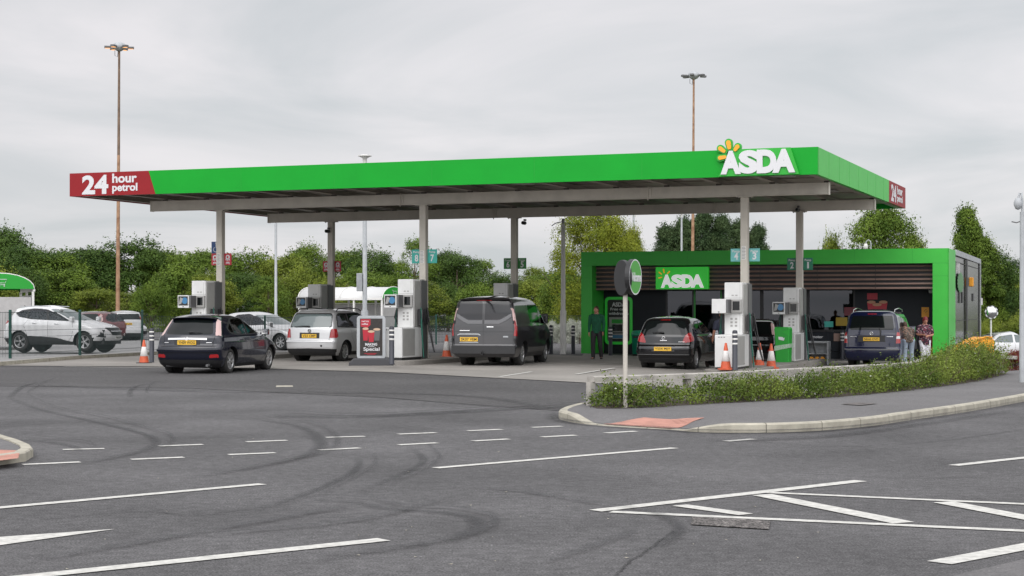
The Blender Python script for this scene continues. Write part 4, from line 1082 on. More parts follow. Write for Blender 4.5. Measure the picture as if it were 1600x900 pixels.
bush = [(-30, 420, 120, 'olive'), (40, 428, 120, 'olive'), (95, 422, 110, 'olive'), (150, 448, 100, 'mid'), (195, 452, 80, 'olive'), (235, 440, 90, 'olive'), (285, 420, 110, 'olive'), (330, 430, 100, 'mid'), (375, 425, 90, 'olive'), (420, 430, 100, 'olive'), (470, 420, 100, 'olive'), (520, 430, 90, 'mid'),
        (565, 425, 100, 'olive'), (610, 430, 90, 'olive'), (660, 440, 80, 'olive'), (700, 444, 90, 'olive'), (745, 440, 90, 'mid'), (790, 455, 90, 'olive'), (835, 440, 80, 'mid'), (868, 430, 80, 'mid')]
bw = ['at the left edge', 'behind the left trolley shelter', 'above the white off roader', 'left of the rusty mast foot', 'right of the rusty mast foot', 'above the white hatchback', 'above the dark hatchback', 'behind the left fuel pump', 'right of the left fuel pump', 'behind the thin lamp post', 'left of the rear left pump', 'above the long trolley shelter', 'behind the grey box on the lamp post', 'above the green end of the long shelter', 'right of the tall pump', 'above the cone beside the van', 'over the van roof', 'behind the pump above the van', 'right of the van', 'beside the tall pale lamp column']
for i, ((px, top, w, c), wh) in enumerate(zip(bush, bw)):
    c = ['olive', 'mid', 'olive', 'dark', 'mid', 'olive', 'mid'][(i * 3) % 7]
    tree(['bushB', 'roundC', 'bushA', 'looseA', 'roundA'][(i * 2) % 5], px, 117 + (i * 5) % 11, top + (i * 37) % 17 - 6, w * [1.1, .82, 1.25, .95][i % 4], c, f'low {desc[c]} bushy shrub {wh}', 'shrub', 'low bushes along the car park edge', 'shrub')
tree('limeA', 928, 86, 326, 152, 'lime', 'large yellow green tree rising behind the left end of the shop')
tree('bushA', 888, 92, 425, 110, 'mid', 'dense mid green shrub filling under the large yellow green tree', 'shrub', name='shrub')
tree('roundB', 985, 95, 365, 60, 'lime', 'smaller yellow tree at the right shoulder of the large yellow green tree')
for px, top, w, wh in ((1042, 352, 52, 'leftmost'), (1068, 340, 50, 'left of the rusty mast'), (1098, 330, 54, 'right of the rusty mast'), (1128, 336, 50, 'tall, left of the column numbered 4'), (1155, 345, 48, 'behind the column numbered 4'), (1183, 352, 44, 'rightmost')):
    tree('poplarA', px, 132, top, w * 1.15, 'poplar', f'dark grey green poplar, {wh} of the row behind the shop' if wh in ('leftmost', 'rightmost') else f'dark grey green poplar {wh}', group='poplars behind the shop')
tree('domeA', 1380, 110, 326, 160, 'mid', 'broad domed green tree behind the shop roof at the right', z=-.5)
tree('bushA', 1300, 112, 378, 60, 'olive', 'small olive tree left of the broad domed tree above the shop roof', 'shrub', name='shrub', z=-.5)
tree('roundA', 1430, 116, 368, 60, 'olive', 'small olive tree right of the broad domed tree', z=-.5)
tree('columnA', 1514, 90, 314, 62, 'mid', 'tall narrow green tree right behind the shop corner', z=-.7)
tree('columnA', 1538, 92, 362, 70, 'mid', 'narrow green tree stepping down behind the traffic mirror', z=-.7, rz=2)
tree('roundA', 1556, 93, 398, 84, 'dark', 'dark rounded tree above the white saloon', z=-.7)
tree('roundC', 1588, 100, 430, 80, 'olive', 'olive green tree at the right edge beside the grey pole', z=-.7)
tree('looseA', 1588, 150, 408, 60, 'poplar', 'distant dark tree top left of the grey pole', z=-.7)
tree('roundB', 1640, 105, 400, 120, 'mid', 'green tree partly cut by the right edge', z=-.7)
for i, (px, w) in enumerate(((1545, 50), (1590, 60))):
    tree('bushB', px, 84, 500 if i else 505, w * 1.5, 'olive', ['low clipped bush left of the white saloon roof', 'low clipped bush above the white saloon roof'][i], 'shrub', name='shrub', z=-.9)
# pale flowering bushes beside the shop
for i, px in enumerate((846, 862, 878, 893, 906)):
    tree('bushB', px, 80 + i % 2, 503 + 2 * (i % 3), 30, 'silver', f'pale silvery flowering bush {["behind the van bonnet", "left of the first dark bollard", "between the bollard and the lamp column", "right of the lamp column base", "against the shop corner"][i]}', 'bush', 'silvery bushes beside the shop', 'bush')
tree('bushB', 1588, 42, 551, 60, 'redleaf', 'dark red leaved shrub behind the white rail at the right edge', 'shrub', name='shrub')

# ------------------------------------------------------------------ front hedge
def hedge():
    base = [(932, 638), (1000, 637), (1100, 631), (1200, 626), (1330, 618), (1440, 607), (1520, 596), (1572, 584)]
    P = catmull([Vector(G(x, y, .12)) for x, y in base], 8)
    n = len(P); L = [0]
    for a, b in zip(P, P[1:]): L.append(L[-1] + (b - a).length)
    rng = np.random.default_rng(21)
    def at(s):
        i = min(n - 2, max(0, int(np.searchsorted(L, s)) - 1)); t = (s - L[i]) / (L[i + 1] - L[i]); p = P[i].lerp(P[i + 1], t); d = (P[i + 1] - P[i]).normalized(); return p, Vector((-d.y, d.x))
    LT = L[-1]
    o0 = empty('hedge', (P[0].x, P[0].y, .12), 0, 'long loose leafy hedge between the pavement and the low pale rail', 'hedge')
    C = []; N = []; st = MB(); fl = []
    NS = 4600
    for k in range(NS):
        s = rng.uniform(0, LT); f = s / LT; p, q = at(s)
        dw = .78 + .35 * f; off = rng.uniform(0.0, dw)
        top = .31 + .06 * smooth(0, .35, f) + .05 * math.sin(s * 2.3) + .06 * math.sin(s * 5.1) + .30 * smooth(.45, .95, f) + .04 * f
        top *= (1 - .35 * ((off / dw - .5) * 2) ** 4) * smooth(-.1, .5, s) ** .3
        h = top * rng.uniform(.35, 1.0) ** .5
        if rng.uniform() < .10: h = top * rng.uniform(1.05, 1.35)
        if off < .1: h *= .8
        if rng.uniform() > .40 + .70 * (.5 + .5 * math.sin(s * 1.9 + 1.3 * math.sin(s * .7))) + .35 * f: continue
        x, y = p.x + q.x * off, p.y + q.y * off
        le = rng.normal(0, .07, 2) + np.array([-q.x, -q.y]) * (.16 if off < .35 else .03)
        pts = [(x - P[0].x, y - P[0].y, 0), (x - P[0].x + le[0] * .4, y - P[0].y + le[1] * .4, h * .5), (x - P[0].x + le[0], y - P[0].y + le[1], h)]
        if k % 4 == 0 and h > .3: st.tube(pts, [.006, .005, .003], 3, cap=False, smooth=False)
        m = int(8 + h * 22)
        t = rng.uniform(.10 if off < .3 else .3, 1.02, m) ** .8
        a0, a1, a2 = map(np.array, pts)
        cc = (1 - t)[:, None] ** 2 * a0 + 2 * (t * (1 - t))[:, None] * a1 + (t ** 2)[:, None] * a2
        rad = rng.normal(0, .042, (m, 3)); C.append(cc + rad); N.append(rad * 8 + np.array([0, 0, .6]))
        if rng.uniform() < .05: fl.append(cc[-1] + rad[-1])
    me = leaves_mesh('foliage', np.concatenate(C), np.concatenate(N), .042, F['hedge'], rng, .7, .55)
    o = bpy.data.objects.new('foliage', me); COL.objects.link(o); o.parent = o0
    st.build('stems', M['trunk'], o0, fixn=False)['kind'] = 'stuff'
    fl = np.array(fl); me = leaves_mesh('blossom', fl, np.tile([0, -.4, 1.], (len(fl), 1)), .030, M['white_metal'], rng, .5, .9)
    o = bpy.data.objects.new('blossom', me); COL.objects.link(o); o.parent = o0; o['kind'] = 'stuff'
    # soil bed
    inn = [(at(s)[0] - at(s)[1] * (.05 + .03 * math.sin(s * 7))) for s in np.linspace(0, LT, 60)]; outr = [(at(s)[0] + at(s)[1] * 1.25) for s in np.linspace(LT, 0, 30)]
    sheet('hedge_bed', [(p.x, p.y) for p in inn + outr], M['soil'], .1235, base=0)
hedge()

# ------------------------------------------------------------------ low pale rail behind the hedge
rp = [(923, 588, 25.7), (1110, 582, 27.6), (1250, 575, 29.6), (1378, 568.5, 31.9), (1425, 565, 33.6), (1452, 558, 35.3), (1475, 555, 36.9), (1515, 553.5, 38.4), (1580, 556, 41.5), (1640, 558, 44)]
RPT = [Vector(((x - 800) * Y / FOC, Y, EYE - (y - HOR) * Y / FOC)) for x, y, Y in rp]
rl = empty('low_rail', (RPT[0].x, RPT[0].y, 0), 0, 'low pale rail on short posts running behind the hedge', 'railing')
o_ = Vector((RPT[0].x, RPT[0].y, 0))
def rail_sweep(P, w, h):
    mb = MB(); rows = []
    for i, p in enumerate(P):
        d = (P[min(i + 1, len(P) - 1)] - P[max(i - 1, 0)]); d.z = 0; d.normalize(); n = Vector((-d.y, d.x, 0)) * w / 2
        rows.append([p - n - Vector((0, 0, h)), p - n - Vector((0, 0, .012)), p - n * .8, p + n * .8, p + n - Vector((0, 0, .012)), p + n - Vector((0, 0, h))])
    m = 6; mb.add([q - o_ for r in rows for q in r], [(i * m + k, i * m + (k + 1) % m, (i + 1) * m + (k + 1) % m, (i + 1) * m + k) for i in range(len(rows) - 1) for k in range(m)])
    mb.add([q - o_ for q in rows[0]], [(0, 1, 2, 3, 4, 5)]); mb.add([q - o_ for q in rows[-1]], [(5, 4, 3, 2, 1, 0)])
    return mb
PP = catmull(RPT, 5)
rail_sweep(PP, .16, .085).build('rail', M['rail'] if 'rail' in M else M['white_metal'], rl)
acc = 0; last = -9
for i, p in enumerate(PP[:-1]):
    if acc - last > 1.9:
        last = acc; d = (PP[i + 1] - p).normalized(); q = MB()
        q.box(-.05, .05, -.05, .05, (-.3 if p.y > 27 else 0), p.z - .087, Matrix.Translation(p * 1 - o_ - Vector((0, 0, p.z))) @ Matrix.Rotation(math.atan2(d.y, d.x), 4, 'Z'))
        q.build('post', M['rail'], rl)
    acc += (PP[i + 1] - p).length

# ------------------------------------------------------------------ mesh fences
def fence(name, pts, z0s, h, spacing, wire, label, horizontals, post_w=.06, posts=True):
    P = [Vector((x, y, z)) for (x, y), z in zip(pts, z0s)]; O = P[0].copy()
    t = empty(name, P[0], 0, label, 'fence')
    for p in P:
        q = MB(); q.box(-post_w / 2, post_w / 2, -post_w / 2, post_w / 2, -.05, h + .06, Matrix.Translation(p - O)); q.build('post', M['fence_green'], t)
    for a, b in zip(P, P[1:]):
        q = MB(); L = (b - a).length; n = int(L / spacing); d = (b - a) / L; off = Vector((-d.y, d.x, 0)) * -(post_w / 2 + .004)
        for i in range(n + 1):
            p = a + d * (i * spacing) + off - O; q.tube([p + Vector((0, 0, .04)), p + Vector((0, 0, h))], wire, 3, cap=False, smooth=False)
        for z in horizontals:
            q.tube([a + off * 1.15 - O + Vector((0, 0, z)), b + off * 1.15 - O + Vector((0, 0, z))], wire * 1.25, 3, cap=False, smooth=False)
        q.build('mesh_panel', M['wire'], t, fixn=False)
    return t
fence('mesh_fence', [(-18.9, 45.0), (-17.0, 47.5), G(16, 560, .12), G(125, 555, .12), (-13.0, 58.5)], [.12] * 5, 1.42, .062, .0060, 'green wire mesh fence with dark green posts in front of the white off roader', (.15, .65, .85, 1.4), .075)
bp_ = [(-13.0, 58.5), (-11.6, 61.2), (-9.4, 63.3), (-7.9, 66.6), (-6.4, 70), (-4.9, 73.4), (-3.5, 76.8), (-1.2, 79.5), (1.6, 82), (4.4, 84.5), (7, 87)]
fence('mesh_fence', bp_, [.12] + [.02] * 10, 1.30, .10, .0065, 'long green wire mesh fence running back behind the pumps', (.1, .45, .8, 1.28), .07)
# low pale kerb wall behind the rear fence
# ------------------------------------------------------------------ lamp columns and masts
def lamp_column(px, Y, ztop, r0, r1, label, head=True, name='lamp_column', base_z=0.0, thick=None):
    X = (px - 800) * Y / FOC
    t = empty(name, (X, Y, base_z), 0, label, 'lamp post')
    q = MB()
    th = thick or 1.3
    q.tube([(0, 0, -.1), (0, 0, th), (0, 0, th + .05), (0, 0, ztop - .2)], [r0, r0, r1 * 1.15, r1], 12); q.build('pole', M['grey_metal'] if px != 880 else M['white_metal'], t)
    if head:
        q = MB(); q.lathe([(r1, ztop - .35), (r1 * 1.1, ztop - .10), (.20, ztop - .03), (.30, ztop), (.29, ztop + .03), (.10, ztop + .06), (0, ztop + .065)], n=24); q.build('lamp_head', M['white_metal'], t)
    return t, X
t, X = lamp_column(570, 70, EYE + 240 * 70 / FOC, .15, .085, 'tall lamp post with a disc top and a grey box, left of the tall fuel pump', thick=1.55)
q = MB(); q.box(-.34, -.10, -.12, .12, EYE + (484 - 455) * 70 / FOC, EYE + (484 - 427) * 70 / FOC); q.build('equipment_box', M['grey_metal'], t, bevel=.02)
q = MB(); q.box(-.11, -.08, -.03, .03, 2.5, 2.55); q.box(-.11, -.08, -.03, .03, 2.9, 2.95); q.build('bracket', M['grey_dark'], t)
lamp_column(431, 95, 7.4, .12, .07, 'thin lamp post rising behind the canopy, left of the rear left column')
lamp_column(990, 98, 7.6, .10, .06, 'thin lamp post above the left part of the shop roof, right of the yellow green tree')
lamp_column(1065, 105, 7.8, .10, .06, 'thin lamp post just left of the rusty mast above the shop roof')
t, X = lamp_column(880, 60, EYE + 143 * 60 / FOC, .115, .075, 'pale lamp column with a short arm left of the shop', head=False, thick=1.55)
q = MB(); q.tube([(0, 0, 4.78), (-.28, -.02, 4.72), (-.42, -.04, 4.62)], .018, 6); q.tube([(-.05, 0, 4.80), (.05, 0, 4.80)], .09, 8); q.tube([(.0, 0, 4.75), (.42, .02, 4.62)], .015, 6); q.build('arm', M['grey_metal'], t)
t, X = lamp_column(1597.5, 34, 3.80, .062, .050, 'stout grey pole with a hooked camera at the right edge', head=False, thick=1.4)
q = MB(); q.tube([(0, 0, 3.5), (0, 0, 3.85), (-.02, 0, 3.98), (-.06, 0, 3.98), (-.09, 0, 3.86)], .025, 8); q.build('hook', M['grey_metal'], t)
q = MB(); q.lathe([(0, 3.89), (.05, 3.88), (.085, 3.80), (.085, 3.74), (.05, 3.66), (0, 3.64)], (-.09, 0, 0), n=14); q.build('camera_dome', M['grey_metal'], t)
q = MB(); q.tube([(0, 0, 3.42), (-.12, 0, 3.38), (-.22, 0, 3.40)], .012, 6); q.build('arm', M['grey_dark'], t)
def mast(px, Y, top, label, lit):
    X = (px - 800) * Y / FOC; zt = EYE + (HOR - top) * Y / FOC
    t = empty('light_mast', (X, Y, 0), 0, label, 'light mast')
    q = MB(); q.tube([(0, 0, -.1), (-.03 + .05, 0, zt * .33), (0.06, 0, zt * .62)], [.15, .125, .10], 10); q.build('mast_pole', M['rust'], t)
    q = MB(); q.tube([(0.06, 0, zt * .62), (0.10, 0, zt - .2)], [.10, .075], 10); q.build('mast_pole', M['rust_dark'] if lit else M['rust'], t)
    cx = .10
    q = MB(); q.lathe([(0, zt - .35), (.15, zt - .35), (.42, zt - .15), (.46, zt), (.36, zt + .18), (.12, zt + .27), (0, zt + .28)], (cx, 0, 0), n=16); q.build('head_hub', M['grey_metal'], t)
    for k in range(6):
        a = k * math.pi / 3 + .25
        c, s = math.cos(a), math.sin(a)
        q = MB(); q.tube([(cx, 0, zt - .05), (cx + 1.0 * c, 1.0 * s, zt - .08)], .03, 6); q.build('arm', M['grey_dark'], t)
        f = MB(); Mx = Matrix.Translation((cx + .78 * c, .78 * s, zt - .08)) @ Matrix.Rotation(a, 4, 'Z')
        f.box(-.22, .22, -.14, .14, -.09, .06, Mx); fo = f.build('floodlight', M['grey_dark'], t, bevel=.02)
        if lit:
            g = MB(); g.box(-.17, .17, -.11, .11, -.105, -.092, Mx); g.build('lamp_glass', M['amber'], fo)
    q = MB(); q.tube([(cx - .3, 0, zt - .3), (cx - .3, 0, zt - .65), (cx - .12, 0, zt - .75), (cx - .08, 0, zt - .35)], .018, 5); q.build('cable', M['black'], t)
M['amber'] = mat('amber_lamp', (0.6, 0.25, 0.08), .4, emit=((1, .5, .2), 1.2))
M['rust_dark'] = mat('dark_rusty_mast', (0.17, 0.115, 0.08), .85, var=.3, scale=2)
mast(184, 115, 72, 'very tall rusty floodlight mast with six heads left of the canopy', True)
mast(1082, 128, 117, 'tall rusty floodlight mast rising behind the shop', False)
M['shelter_white'] = mat('roof_sheet', (0.56, 0.56, 0.55), .4)
M['shelter_pane'] = mat('frosted_panel', (0.42, 0.41, 0.40), .35, var=.08)
M['tape'] = mat('tape', (0.35, 0.50, 0.36), .4, var=.5, scale=30)
M['sign_disc'] = mat('sign_face_green', (0.05, 0.30, 0.03), .4)
M['poster'] = mat('poster_brown', (0.028, 0.022, 0.020), .4, var=.4, scale=12)
M['cup_cream'] = mat('cup_cream', (0.55, 0.38, 0.26), .5)
# ------------------------------------------------------------------ street furniture
def GP(px, py, dz=0.0):
    x, y = G(px, py, dz)
    for _ in range(6): x, y = G(px, py, gz(x, y) + dz)
    return x, y, gz(x, y) + dz
def bollard(px, py, label, dz=0.0, h=1.05):
    x, y, z = GP(px, py, dz)
    if px == 1145: c_ = CW(-2.42 + .37, .23 - .52); x, y, z = c_.x, c_.y, gz(c_.x, c_.y) + .15
    t = empty('bollard', (x, y, z), 0, label, 'bollard', 'striped bollards around the forecourt')
    q = MB(); q.lathe([(0, 0), (.085, 0), (.085, .02), (.072, .03), (.070, h - .05), (.055, h - .01), (0, h)], n=20); q.build('post', M['bollard'], t)
    for k in range(3):
        zz = h - .14 - k * .12; q = MB(); q.lathe([(.0705, zz), (.0725, zz), (.0725, zz + .045), (.0705, zz + .045)], n=20); q.build('reflective_band', M['white_metal'], t)
    return t
for px, py, dz, lb in ((237, 567, 0, 'dark bollard with white bands beside the leftmost cone'), (612, 569.5, .10, 'dark bollard with white bands just right of the coffee board'), (861, 553, 0, 'dark bollard just right of the van, before the silvery bushes'),
                       (895.5, 553, 0, 'dark bollard between the lamp column and the shop corner'), (954, 556, 0, 'dark bollard in front of the cash machine'), (1088, 575, 0, 'dark bollard at the right rear corner of the small black hatchback'),
                       (1145, 578, .12, 'dark bollard in front of the white pump, right of a worn cone'), (1316, 561, 0, 'dark bollard at the left side of the blue small van')):
    bollard(px, py, lb, dz)
def cone(px, py, label, dz=0.0, h=.70, rz=0):
    x, y, z = GP(px, py, dz)
    if px == 1133: c_ = CW(-2.42 + .11, .23 - .42); x, y, z = c_.x, c_.y, gz(c_.x, c_.y) + .15
    t = empty('traffic_cone', (x, y, z), rz, label, 'traffic cone', 'orange and white traffic cones')
    q = MB(); q.prism(rrect(-.20, .20, -.20, .20, .05), 0, .035, lambda a, b, c: (a, b, c)); q.build('base', M['black'] if dz == 0 else M['cone'], t)
    f = lambda z_: .145 - (.145 - .028) * (z_ - .035) / (h - .035)
    q = MB(); q.lathe([(f(.035), .035), (f(.22), .22)], n=24); q.build('cone_skirt', M['cone'], t); q = MB(); q.lathe([(f(.50), .50), (f(h), h), (f(h) - .01, h + .005), (.0, h + .005)], n=24); q.build('cone_body', M['cone'], t)
    q = MB(); q.lathe([(f(.22), .22), (f(.22) + .004, .222), (f(.50) + .004, .498), (f(.50), .50)], n=24); q.build('sleeve', M['cone_white'], t)
for px, py, dz, lb in ((225, 568, 0, 'orange and white cone left of a bollard near the left fence'), (603.5, 562, .10, 'cone half hidden behind the coffee board'), (698, 558.5, .12, 'cone standing left of the dark van'),
                       (1133, 577.5, .12, 'worn cone leaning against the front of the white pump'), (1187, 574, .12, 'left one of the two clean cones beside the green bin'), (1205, 576, .12, 'right one of the two clean cones beside the green bin'), (1173, 567, .12, 'cone mostly hidden behind the white pump')):
    cone(px, py, lb, dz)
# coffee board
x, y, z = GP(580, 571.5)
ab = empty('advert_board', (x, y, z), R(4), 'grey framed coffee poster board on a dark weighted base, saying making special', 'advert board')
q = MB(); q.prism([(-.64, 0), (.64, 0), (.62, .10), (.50, .22), (-.50, .22), (-.62, .10)], -.30, .30, xz); q.build('base', mat('board_base_grey', (0.055, 0.055, 0.06), .7), ab, bevel=.03)
q = MB(); q.prism(rrect(-.41, .41, .19, 1.43, .10), -.04, .04, xz); fr_ = q.build('frame', M['grey_metal'], ab, bevel=.012)
q = MB()
for a in (-.25, .25): q.box(a - .03, a + .03, -.02, .02, .14, .2)
q.build('spring_foot', M['grey_dark'], ab)
ps = MB().box(-.32, .32, -.046, -.041, .29, 1.35).build('poster', M['poster'] if 'poster' in M else M['seal'], ab)
q = MB(); q.prism([(-.30, 1.12), (-.10, 1.09), (-.02, 1.17), (-.02, 1.33), (-.30, 1.33)], -.050, -.047, xz); q.build('red_flash', M['red_sign'], ps)
text('lettering', 'real hot', -.27, 1.25, .2, .05, -.051, M['white'], ps, depth=.002); text('lettering', 'coffee', -.27, 1.17, .18, .05, -.051, M['white'], ps, depth=.002)
for (a, b, w, h_, c) in ((-.16, .72, .085, .34, 'red_sign'), (.16, .72, .10, .32, 'grey_dark'), (.0, .68, .095, .30, 'red_sign')):
    q = MB(); yo = -.050 - (.004 if a == 0 else 0)
    q.prism([(a - w * .7, b), (a + w * .7, b), (a + w, b + h_), (a - w, b + h_)], yo - .003, yo, xz); c_ = q.build('cup_print', M[c], ps)
    q = MB(); q.prism([(a + w * math.cos(t), b + h_ + .035 * math.sin(t)) for t in [k * math.pi / 8 for k in range(16)]], yo - .006, yo - .0035, xz); q.build('coffee_print', M['cup_cream'] if 'cup_cream' in M else M['cup_top'], c_)
text('lettering', 'MAKING', -.17, .575, .34, .075, -.047, M['white'], ps, depth=.003, offset=.03)
text('lettering', 'COFFEE', -.09, .535, .18, .025, -.047, M['white'], ps, depth=.003)
text('lettering', 'Special', -.22, .40, .46, .13, -.047, M['white'], ps, depth=.003, offset=.02)
q = MB(); q.box(-.20, .15, -.049, -.047, .345, .36); q.box(-.12, .12, -.049, -.047, .315, .328); q.build('red_print', M['red_sign'], ps)
# bins
x, y, z = GP(997, 556.5)
t = empty('litter_bin', (x, y, z), -R(15), 'teal green litter bin with a domed top beside the cash machine', 'bin')
q = MB(); q.lathe([(0, .08), (.20, .08), (.235, .75), (.25, .76), (.25, .80), (.235, .88), (.17, .93), (0, .94)], n=24); q.build('bin_body', M['bin_teal'], t)
q = MB(); q.lathe([(0, 0), (.19, 0), (.20, .08)], n=24); q.build('foot', M['black'], t)
MB().box(-.13, .13, -.255, -.20, .66, .74).build('opening', M['black'], t, bevel=.02)
q = MB(); q.box(-.03, .03, -.235, -.20, .14, .22); q.build('lock', M['black'], t)
c_ = CW(-2.35, 6.9); x, y, z = c_.x, c_.y, gz(c_.x, c_.y) + .15
t = empty('waste_bin', (x, y, z), -TH, 'tall bright green bin wrapped in white tape beside the right pump', 'bin')
q = MB(); q.prism([(-.20, 0), (.20, 0), (.225, .95), (.225, 1.06), (.20, 1.12), (-.22, 1.12), (-.245, 1.06), (-.225, .9)], -.22, .22, xz); q.build('bin_body', M['bin_green'], t, bevel=.025)
q = MB(); q.prism([(.20, .86), (.226, 1.05), (.0, .98)], -.226, -.222, xz); q.build('chute_edge', M['green_sign'], t)
q = MB(); q.prism([(-.232, .40), (.235, .50), (.24, .62), (-.235, .55)], -.232, .232, xz); q.build('tape', M['tape'], t)
q = MB(); q.prism([(-.10, .74), (.06, .71), (.08, .80), (.03, .79), (.02, .82), (-.11, .83)], -.232, -.2215, xz); q.build('paper', M['white'], t)
# welcome sign
x, y = G(977, 637, .12)
t = empty('welcome_sign', (x, y, .12), 0, 'round green welcome sign with two discs on a pale post standing in the hedge', 'sign')
top = EYE - (405 - HOR) * y / FOC - .12
q = MB(); q.tube([(0, 0, 0), (0, 0, top - .06)], .036, 12); q.build('post', mat('cream_post', (.46, .43, .38), .6, var=.1), t)
def disc(cx, cz, rz, front):
    Mx = Matrix.Translation((cx, 0, cz)) @ Matrix.Rotation(rz, 4, 'Z'); r = .27
    q = MB(); n = 36; vs = []
    for yy in ((-.055, .02) if front else (-.03, .03)):
        for k in range(n): a = 2 * math.pi * k / n; vs.append(Mx @ Vector((r * math.cos(a), yy, r * math.sin(a))))
    q.add(vs, [tuple(range(n - 1, -1, -1)), tuple(range(n, 2 * n))] + [(k, (k + 1) % n, n + (k + 1) % n, n + k) for k in range(n)]); d = q.build('disc', M['black'], t, bevel=.006)
    if front:
        q = MB(); vs = [Mx @ Vector((rr * math.cos(2 * math.pi * k / n), -.058, rr * math.sin(2 * math.pi * k / n))) for rr in (r * .93, r * .995) for k in range(n)]
        q.add(vs, [(k, (k + 1) % n, n + (k + 1) % n, n + k) for k in range(n)]); q.build('rim', M['white'], d)
        q = MB(); q.add([Mx @ Vector((r * .93 * math.cos(2 * math.pi * k / n), -.0575, r * .93 * math.sin(2 * math.pi * k / n))) for k in range(n)], [tuple(range(n))]); q.build('face', M['sign_disc'], d)
        tx = text('lettering', 'Welcome', 0, 0, .46, .14, 0, M['white'], d, depth=.004, offset=.03)
        p = Mx @ Vector((-.23, -.060, -.07)); tx.location = p; tx.rotation_euler = (0, 0, rz)
cz = top - .27
disc(.10, cz + .0, R(65), True)
disc(-.035, cz - .01, R(111), False)
# traffic mirror
x, y = G(1549, 545, 0)
Y = 62.0; X = (1549 - 800) * Y / FOC; zc = EYE - (488 - HOR) * Y / FOC
t = empty('traffic_mirror', (X, Y, -.7), 0, 'round convex traffic mirror with a chequered rim on a pale post', 'traffic mirror')
q = MB(); q.tube([(0, .06, 0), (0, .06, zc + .7 - .1)], .035, 10); q.build('post', M['white_metal'], t)
q = MB(); q.lathe([(0, -.10), (.10, -.09), (.17, -.06), (.205, -.03)], (0, 0, zc + .7), 'y', 32); q.build('mirror', M['chrome'], t)
for k in range(16):
    a0 = 2 * math.pi * k / 16; q = MB(); n = 3; vs = []
    for rr, yy in ((.205, -.03), (.245, -.03), (.245, .03), (.205, .03)):
        for j in range(n + 1): a = a0 + 2 * math.pi / 16 * j / n; vs.append((rr * math.cos(a), yy, zc + .7 + rr * math.sin(a)))
    m = n + 1; q.add(vs, [(r * m + j, r * m + j + 1, ((r + 1) % 4) * m + j + 1, ((r + 1) % 4) * m + j) for r in range(4) for j in range(n)]); q.build('rim_segment', M['white'] if k % 2 else M['grey_dark'], t)
# yellow grit bin
Y = 45.5; X = (1516 - 800) * Y / FOC
t = empty('grit_bin', (X, Y, gz(X, Y)), R(12), 'yellow plastic grit bin with a sloping curved lid behind the hedge', 'grit bin')
q = MB(); prof = [(-.52, .0), (.42, 0), (.52, .50), (.54, .98), (.44, 1.05), (.26, 1.06), (.0, .98), (-.25, .84), (-.45, .66), (-.60, .48), (-.60, .44), (-.56, .42)]
q.prism(prof, -.35, .35, xz); q.build('bin_body', M['yellow_box'], t, bevel=.03)
q = MB(); q.tube([(-.60, -.37, .47), (-.45, -.37, .665), (-.25, -.37, .845), (0, -.37, .985), (.26, -.37, 1.065), (.46, -.37, 1.05)], .022, 6); q.build('lid_rim', M['yellow_box'], t)
q = MB(); q.box(.50, .64, -.2, .2, .72, .80); q.box(.50, .64, -.2, .2, .88, .94); q.build('latch', M['black'], t, bevel=.01)
# oil and screenwash stand beyond the right pump
x, y, z = GP(1279, 563)
y = 54.0; x = (1279 - 800) * y / FOC; z = gz(x, y)
t = empty('product_stand', (x, y, z), -TH, 'silver display stand holding yellow cans beside the pump numbered 1', 'display stand')
q = MB(); q.box(-.36, -.30, -.2, .2, 0, .72); q.box(.30, .36, -.2, .2, 0, .72); q.box(-.36, .36, -.2, .2, .72, .78); q.box(-.30, .30, -.18, .2, .36, .39); q.box(-.30, .30, .17, .2, 0, .72); q.build('frame', M['grey_metal'], t, bevel=.008)
h_ = MB().box(-.25, .25, -.12, -.06, .80, 1.04).build('header', M['charcoal'], t); text('lettering', 'motor', -.17, .88, .34, .08, -.121, M['white'], h_, depth=.003)
for k, (a, zz) in enumerate(((-.2, .0), (-.02, .0), (.16, .0), (-.12, .0))):
    if k == 3: continue
    q = MB(); q.prism([(a - .07, zz + .02), (a + .07, zz + .02), (a + .07, zz + .22), (a + .03, zz + .28), (a - .04, zz + .28), (a - .07, zz + .24)], -.16, -.04, xz); o = q.build('oil_can', M['yellow_box'], None, bevel=.01)
    o.location = (x, y, z); o.rotation_euler = (0, 0, -TH); tag(o, ['yellow oil can at the left of the display stand shelf', 'yellow oil can in the middle of the display stand shelf', 'yellow oil can at the right of the display stand shelf'][k], 'can', 'yellow cans on the display stand')

